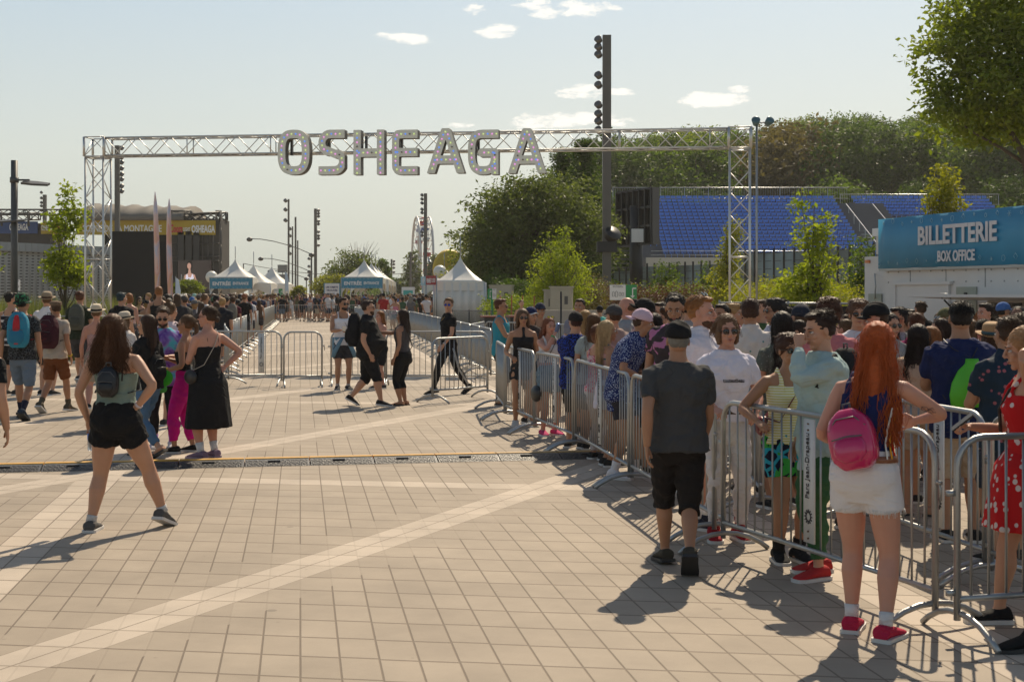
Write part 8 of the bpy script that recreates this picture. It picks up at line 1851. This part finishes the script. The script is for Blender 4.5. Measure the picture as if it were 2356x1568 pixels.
for (px, hy, d, yaw, lab, kw) in [
    (1380, 703, 33, 175, 'person in a mint top and black cap holding a megaphone', dict(top=('tee', (.12, .5, .42)), cap=('cap', BLK))),
    (1200, 690, 44, 10, 'woman in a striped tank top walking alone among the weeds', dict(fem=1, top=('tank', PAT['check']), hair=('tail', 'lbrown', 0))),
    (1334, 688, 22, -20, 'man with short dark hair and glasses behind the blonde woman', dict(hair=('short', 'dark', 0), top=('tee', (.2, .2, .25)), skin='tan')),
    (1347, 714, 19, 160, 'woman with straight blond hair behind the black cap', dict(fem=1, hair=('long', 'blond', .25), top=('tank', (.5, .5, .48)))),
    (1366, 722, 17, 175, 'woman with light brown hair in a pale grey top', dict(fem=1, hair=('long', 'lbrown', .25), top=('tee', (.32, .38, .38)))),
    (1442, 684, 18, -100, 'bald man just behind the two caps', dict(hair=('bald', 'lbrown', 0), skin='pink')),
    (1520, 696, 17, -60, 'man in a red shirt with short dark hair', dict(top=('tee', (.4, .02, .02)), hair=('short', 'dark', 0), glasses=gl_)),
    (1537, 705, 15.5, -75, 'man in a red hawaiian shirt with tousled hair', dict(top=('shirt', PAT['redhaw']), hair=('messy', 'brown', 0), glasses=gl_)),
    (1515, 712, 19, -90, 'blond person with a yellowish cap', dict(cap=('cap', (.35, .25, .12)), hair=('short', 'blond', 0))),
    (1660, 700, 16, -40, 'man with short black hair left of the cream shirt', dict(hair=('short', 'black', 0), skin='tan')),
    (1688, 698, 18, 60, 'person with blond hair and a pink headband', dict(hair=('messy', 'blond', 0), top=('tee', (.5, .2, .3)))),
    (1752, 690, 17, -60, 'man with brown hair in a green shirt', dict(hair=('short', 'brown', 0), top=('tee', (.06, .11, .04)))),
    (1783, 686, 15.5, -75, 'man in profile with wavy black hair and sunglasses', dict(hair=('messy', 'black', 0), glasses=gl_, top=('tee', (.55, .55, .62)), skin='tan')),
    (1842, 702, 14.5, -165, 'person in a dark navy cap behind the mint sweatshirt', dict(cap=('cap', (.02, .025, .04)), top=('tee', (.3, .3, .35)))),
    (1585, 690, 19, 170, 'man with short hair beyond the ginger-haired man', dict(hair=('short', 'dark', 0))),
    (2066, 708, 15, -60, 'man with black hair and glasses behind the black cap', dict(hair=('short', 'black', 0), glasses=gl_, skin='tan')),
    (2090, 712, 17, 30, 'man with dark hair and blue sunglasses left of the trailer door', dict(hair=('short', 'dark', 0), glasses=gb)),
    (2108, 720, 14.5, 175, 'man with a close-cropped brown head above the long black hair', dict(hair=('buzz', 'auburn', 0), top=('tee', (.45, .02, .15)), skin='fair')),
    (2050, 722, 14, 20, 'woman with dark hair and red sunglasses', dict(fem=1, hair=('long', 'dark', .2), glasses=gl_)),
    (2262, 736, 14.5, 165, 'person with dark hair and a pink collar near the hat', dict(hair=('short', 'dark', 0), top=('tee', (.5, .03, .16)))),
    (2330, 738, 13.2, 150, 'person in a dark green top by the serving window', dict(hair=('short', 'dark', 0), top=('tee', (.05, .07, .04))))]:
    P(px=px, hy=hy, d=d, yaw=yaw, label=lab, **kw)
HERO_XY = [(r['pos'][0], r['pos'][1]) for r in PEOPLE]
NH = len(PEOPLE)
# ------------------------------------------------------------------ the crowd: prototypes, copied with other colours
def proto(d, fem, hs, tops, bots, arms, legs, cap=None, extras=None, bulk=1.0):
    hc = {'long': ('long', 'dark', .25), 'wavy': ('wavy', 'dark', .25)}.get(hs, (hs, 'dark', 0))
    return P(px=1178, d=d, H=1.66 if fem else 1.77, yaw=0, fem=fem, hair=hc, top=tops, bottom=bots, arms=arms, legs=legs, cap=cap, bulk=bulk, lod=1 if d < 34 else 2, label='x', pos=(0, -30, 0))
PQ = [proto(20, 0, 'short', ('tee', GRY), ('shorts', BLK), ('down', 'phone'), 'stand'), proto(20, 1, 'long', ('tanktop', GRY), ('shorts', BLK, .28), ('down', 'hip'), 'ease'), proto(20, 0, 'quiff', ('shirt', GRY), ('shorts', BLK), ('fold', 'fold'), 'ease2', bulk=1.05), proto(20, 1, 'wavy', ('tee', GRY), ('shorts', BLK, .28), ('phone', 'phone'), 'stand'),
      proto(20, 0, 'short', ('tee', GRY), ('shorts', BLK), ('down', 'pocket'), 'stand', cap=('cap', GRY)), proto(20, 1, 'tail', ('cami', GRY), ('skirt', BLK, .36), ('hold', 'down'), 'close'), proto(20, 0, 'messy', ('tee', GRY), ('pants', JEAND), ('pocket', 'down'), 'ease', bulk=1.1), proto(20, 1, 'bun', ('tee', GRY), ('pants', JEAN), ('down', 'chest'), 'ease')]
PF = [proto(60, 0, 'short', ('tee', GRY), ('shorts', BLK), ('down', 'down'), 'walk'), proto(60, 1, 'long', ('tanktop', GRY), ('shorts', BLK, .28), ('down', 'swf'), 'walk2'), proto(60, 0, 'curly', ('tee', GRY), ('shorts', BLK), ('swb', 'swf'), 'stand', bulk=1.05), proto(60, 1, 'wavy', ('tee', GRY), ('skirt', BLK, .36), ('phone', 'down'), 'ease'),
      proto(60, 0, 'short', ('tee', GRY), ('shorts', BLK), ('down', 'down'), 'stand', cap=('cap', GRY)), proto(60, 1, 'tail', ('cami', GRY), ('shorts', BLK, .26), ('hip', 'down'), 'close'), proto(60, 0, 'messy', ('tank', GRY), ('shorts', BLK), ('hold', 'down'), 'ease'), proto(60, 1, 'bob', ('tee', GRY), ('pants', JEAN), ('down', 'down'), 'walk', cap=('fedora', BEI, BLK))]
flush()
for r in PEOPLE: finish(r)
COLS = [('black', (.015, .015, .017), 9), ('white', (.62, .60, .60), 4), ('navy', (.016, .024, .07), 3), ('grey', (.12, .12, .125), 3), ('blue', (.06, .14, .36), 2), ('red', (.34, .03, .03), 1.4), ('pink', (.5, .17, .24), 1.4), ('green', (.05, .11, .06), 1.3), ('tan', (.36, .27, .18), 1.8), ('maroon', (.10, .02, .03), 1), ('mint', (.22, .42, .36), .6), ('yellow', (.5, .36, .06), .6), ('olive', (.11, .11, .05), 1)]
HC = [('black', 3), ('dark', 4), ('brown', 4), ('lbrown', 3), ('blond', 2), ('ginger', .7), ('grey', .4)]
def pick(r, L): 
    t = r.uniform(0, sum(q[-1] for q in L))
    for q in L:
        t -= q[-1]
        if t <= 0: return q
    return L[-1]
HN = dict(black='black', dark='dark brown', brown='brown', lbrown='light brown', blond='blond', ginger='ginger', grey='grey')
used_proto = set(); _labels = {}
def crowd(protos, pts, yawf, where, group, seed, hs=(.96, 1.04)):
    r = random.Random(seed)
    for (x, y) in pts:
        k = r.randrange(len(protos)); rec = protos[k]; o = rec['o']
        if id(rec) in used_proto: o = copy_tree(o)
        used_proto.add(id(rec)); o.location = (x, y, 0); o.rotation_euler = (0, 0, R(yawf(r))); s = r.uniform(*hs); o.scale = (s, s, s)
        c1, h1 = pick(r, COLS), pick(r, HC); sk = r.choice(['fair', 'fair', 'tan', 'tan', 'olive', 'brown', 'pink']); bc = r.choice([BLK, BLK, (.05, .06, .09), (.10, .15, .22), BEI, (.2, .18, .16)]); capc = pick(r, COLS)
        for ch in o.children:
            n = ch.name.split('.')[0]
            if n == 'body': ch.color = (*SKINS[sk], 1)
            elif n == 'hair': ch.color = (*HAIRS[h1[0]], 1)
            elif n in ('t_shirt', 'shirt', 'tank_top', 'camisole_top', 'long_sleeved_top'): ch.color = (*c1[1], 1)
            elif n in ('cap', 'hat'):
                ch.color = (*capc[1], 1)
                for g in ch.children: g.color = (*capc[1], 1)
            elif n in ('shorts', 'trousers', 'skirt'): ch.color = (*bc, 1)
        fem = rec['b'].fem; hn = 'with %s hair' % HN[h1[0]] if not rec['cap'] else 'in a %s %s' % (capc[0], 'cap' if rec['cap'][0] == 'cap' else 'hat')
        lab = '%s in %s %s, %s' % ('woman' if fem else 'man', c1[0], hn, where(x, y)); q = _labels.get(lab, 0); _labels[lab] = q + 1
        if q: lab = lab + [', apart', ', lower', ', half hidden', ', behind'][(q - 1) % 4]
        tag(o, lab, 'person', group)
def scatter(n, dmin, gen, seed, taken):
    r = random.Random(seed); out = []; tries = 0
    while len(out) < n and tries < n * 60:
        tries += 1; p = gen(r)
        if p is None: continue
        if all((p[0] - q[0]) ** 2 + (p[1] - q[1]) ** 2 > dmin * dmin for q in out) and all((p[0] - q[0]) ** 2 + (p[1] - q[1]) ** 2 > dmin * dmin for q in taken): out.append(p)
    return out
def rowL(d): return -5.9 - .143 * (d - 28.6)
def gen_left(r):
    d = 36 + 52 * r.random() ** .8; lo = T(330 + 110 * min(1, (d - 36) / 25), d); hi = rowL(d) - .55
    return (r.uniform(lo, hi), d) if hi > lo else None
lz = [(330, 'below the black screen wall'), (400, 'near the feet of the totems'), (440, 'below the video screen'), (480, 'left of the left entrance tent'), (515, 'under the left banner, left half'), (550, 'under the left banner, right half'), (585, 'below the second left tent'), (620, 'below the third left tent'), (660, 'by the far end of the left barriers'), (700, 'behind the far barriers'), (730, 'below the right floodlight mast'), (785, 'in front of the lost-property sign'), (830, 'under the middle banner, left half'), (885, 'under the middle banner, right half'), (930, 'right of the middle tent'), (965, 'by the white board with teal panel'), (1010, 'by the closed tent entrance'), (1250, 'left of the tall cabinet'), (1330, 'by the tall cabinet'), (1400, 'left of the big mast'), (1480, 'below the recycling sign'), (1560, 'below the scoreboard'), (1640, 'below the saplings'), (1700, 'left of the right gate tower'), (1760, 'by the right gate tower'), (1860, 'below the yellow shrubs'), (1960, 'by the young oak'), (2060, 'at the nose of the trailer'), (2180, 'before the trailer door'), (2400, 'by the serving window')]
def where(x, y):
    px = CX + x / y * FOC; w = next((n for lim, n in lz if px < lim), 'at the right edge'); 
    return w + (', nearer' if y < 35 and px < 1000 else ', midway' if y < 55 and px < 1000 else ', deep' if (y > 100 and px < 1000) or (y > 22 and px > 1000) else '')
ptsL = scatter(95, .7, gen_left, 5, HERO_XY)
crowd(PF, ptsL, lambda r: 180 + r.gauss(0, 22), where, 'people walking toward the entrance behind the left barriers', 21)
def gen_far(r):
    d = 89.6 + 30 * r.random() ** 1.5; px = r.uniform(575, 1000); return (T(px, d), d)
ptsF = sorted(scatter(150, .6, gen_far, 6, []), key=lambda p: p[1]); ptsL2 = scatter(110, .6, gen_left, 15, HERO_XY + ptsL); NF = 300 - 3 - NH - len(ptsL) - 16 - 58
crowd(PF, ptsF[:NF], lambda r: r.choice([-90, -90, 180, -110, 90, 20]) + r.gauss(0, 25), where, 'people queueing behind the far barriers', 22)
def gen_mid(r):
    d = r.uniform(68, 90); lo = max(T(868, d), -6.3 - .16 * (d - 65) + .7); return (r.uniform(lo, T(985, d)), d)
crowd(PF, scatter(16, .8, gen_mid, 8, ptsF), lambda r: r.choice([180, -90, 160]) + r.gauss(0, 25), where, 'people near the closed white tent', 23)
def far_mass(pts, protos, seed, name, label, yawf):
    "the rest of the crowd, one mass"
    r = random.Random(seed); cm = [mat('far_%s' % n, c, .8) for n, c, _ in COLS]; sm = [mat('far_skin_%d' % k, SKINS[n], .6) for k, n in enumerate(('fair', 'tan', 'brown'))]; hm = [mat('far_hair_' + n, HAIRS[n], .7) for n in ('black', 'brown', 'lbrown', 'blond')]; m = MB(); n = len(COLS)
    src = [[(c.name.split('.')[0], np.array([v.co for v in c.data.vertices]), [np.array(f) for f in _faces(c.data)]) for c in rec['o'].children if c.type == 'MESH'] for rec in protos]
    for x, y in pts:
        M = Matrix.Translation((x, y, 0)) @ Matrix.Rotation(R(yawf(r)), 4, 'Z') @ Matrix.Scale(r.uniform(.95, 1.03), 4); tops = COLS.index(pick(r, COLS)); b_ = r.choice([0, 0, 2, 8, 3]); sk = n + r.randrange(3); h = n + 3 + r.randrange(4)
        for nm, V, F in src[r.randrange(len(src))]: m.add((V, F), sk if nm == 'body' else h if nm == 'hair' else b_ if nm in ('shorts', 'trousers', 'skirt', 'shoe', 'sock') else tops, M)
    tag(m.build(name, cm + sm + hm), label, 'crowd', None, 'stuff')
def _faces(me):
    d_ = {}
    for p in me.polygons: d_.setdefault(len(p.vertices), []).append(tuple(p.vertices))
    return d_.values()
far_mass(ptsF[NF:] + ptsL2, PF, 77, 'distant_crowd', 'densely packed distant heads filling in behind the barriers', lambda r: 180 + r.gauss(0, 40))
Rl = [(Q[k].x, Q[k].y) for k in 'bcdefg']
def rowR(d):
    P_ = sorted(Rl, key=lambda p: p[1]); return np.interp(d, [p[1] for p in P_], [p[0] for p in P_])
def gen_q(r):
    d = 11.5 + 17 * r.random() ** .9; lo = max(rowR(min(d, 21)) + 1.3 + max(0, d - 13) * .06, T(1250, d)); hi = T(2380, d)
    if d > 21: hi = min(hi, 6.4 - (d - 23.5) * .2)
    return (r.uniform(lo, hi), d) if hi > lo else None
crowd(PQ, scatter(58, .66, gen_q, 9, HERO_XY), lambda r: r.choice([-90, 180, 180, -130, 60, 10]) + r.gauss(0, 30), where, 'people waiting in the box office queue', 24, (.93, .99))
for rec in PQ + PF:
    if id(rec) not in used_proto:
        for c in list(rec['o'].children_recursive): bpy.data.objects.remove(c)
        bpy.data.objects.remove(rec['o'])
scene.collection.children.unlink(tmpcol); bpy.data.collections.remove(tmpcol)
# ------------------------------------------------------------------ summer haze
hz, hn, hb = _new('air'); hn.nodes.remove(hb); pv = hn.nodes.new('ShaderNodeVolumePrincipled'); pv.inputs['Color'].default_value = (1.0, .97, .90, 1); pv.inputs['Density'].default_value = .00022; pv.inputs['Anisotropy'].default_value = .35
hn.links.new(pv.outputs[0], hn.nodes['Material Output'].inputs['Volume'])
tag(MB().add(box((60, 170, 29.5), (700, 420, 61))).build('haze', hz, None, False), 'thin warm haze over the plaza and the hill', 'haze', None, 'stuff')
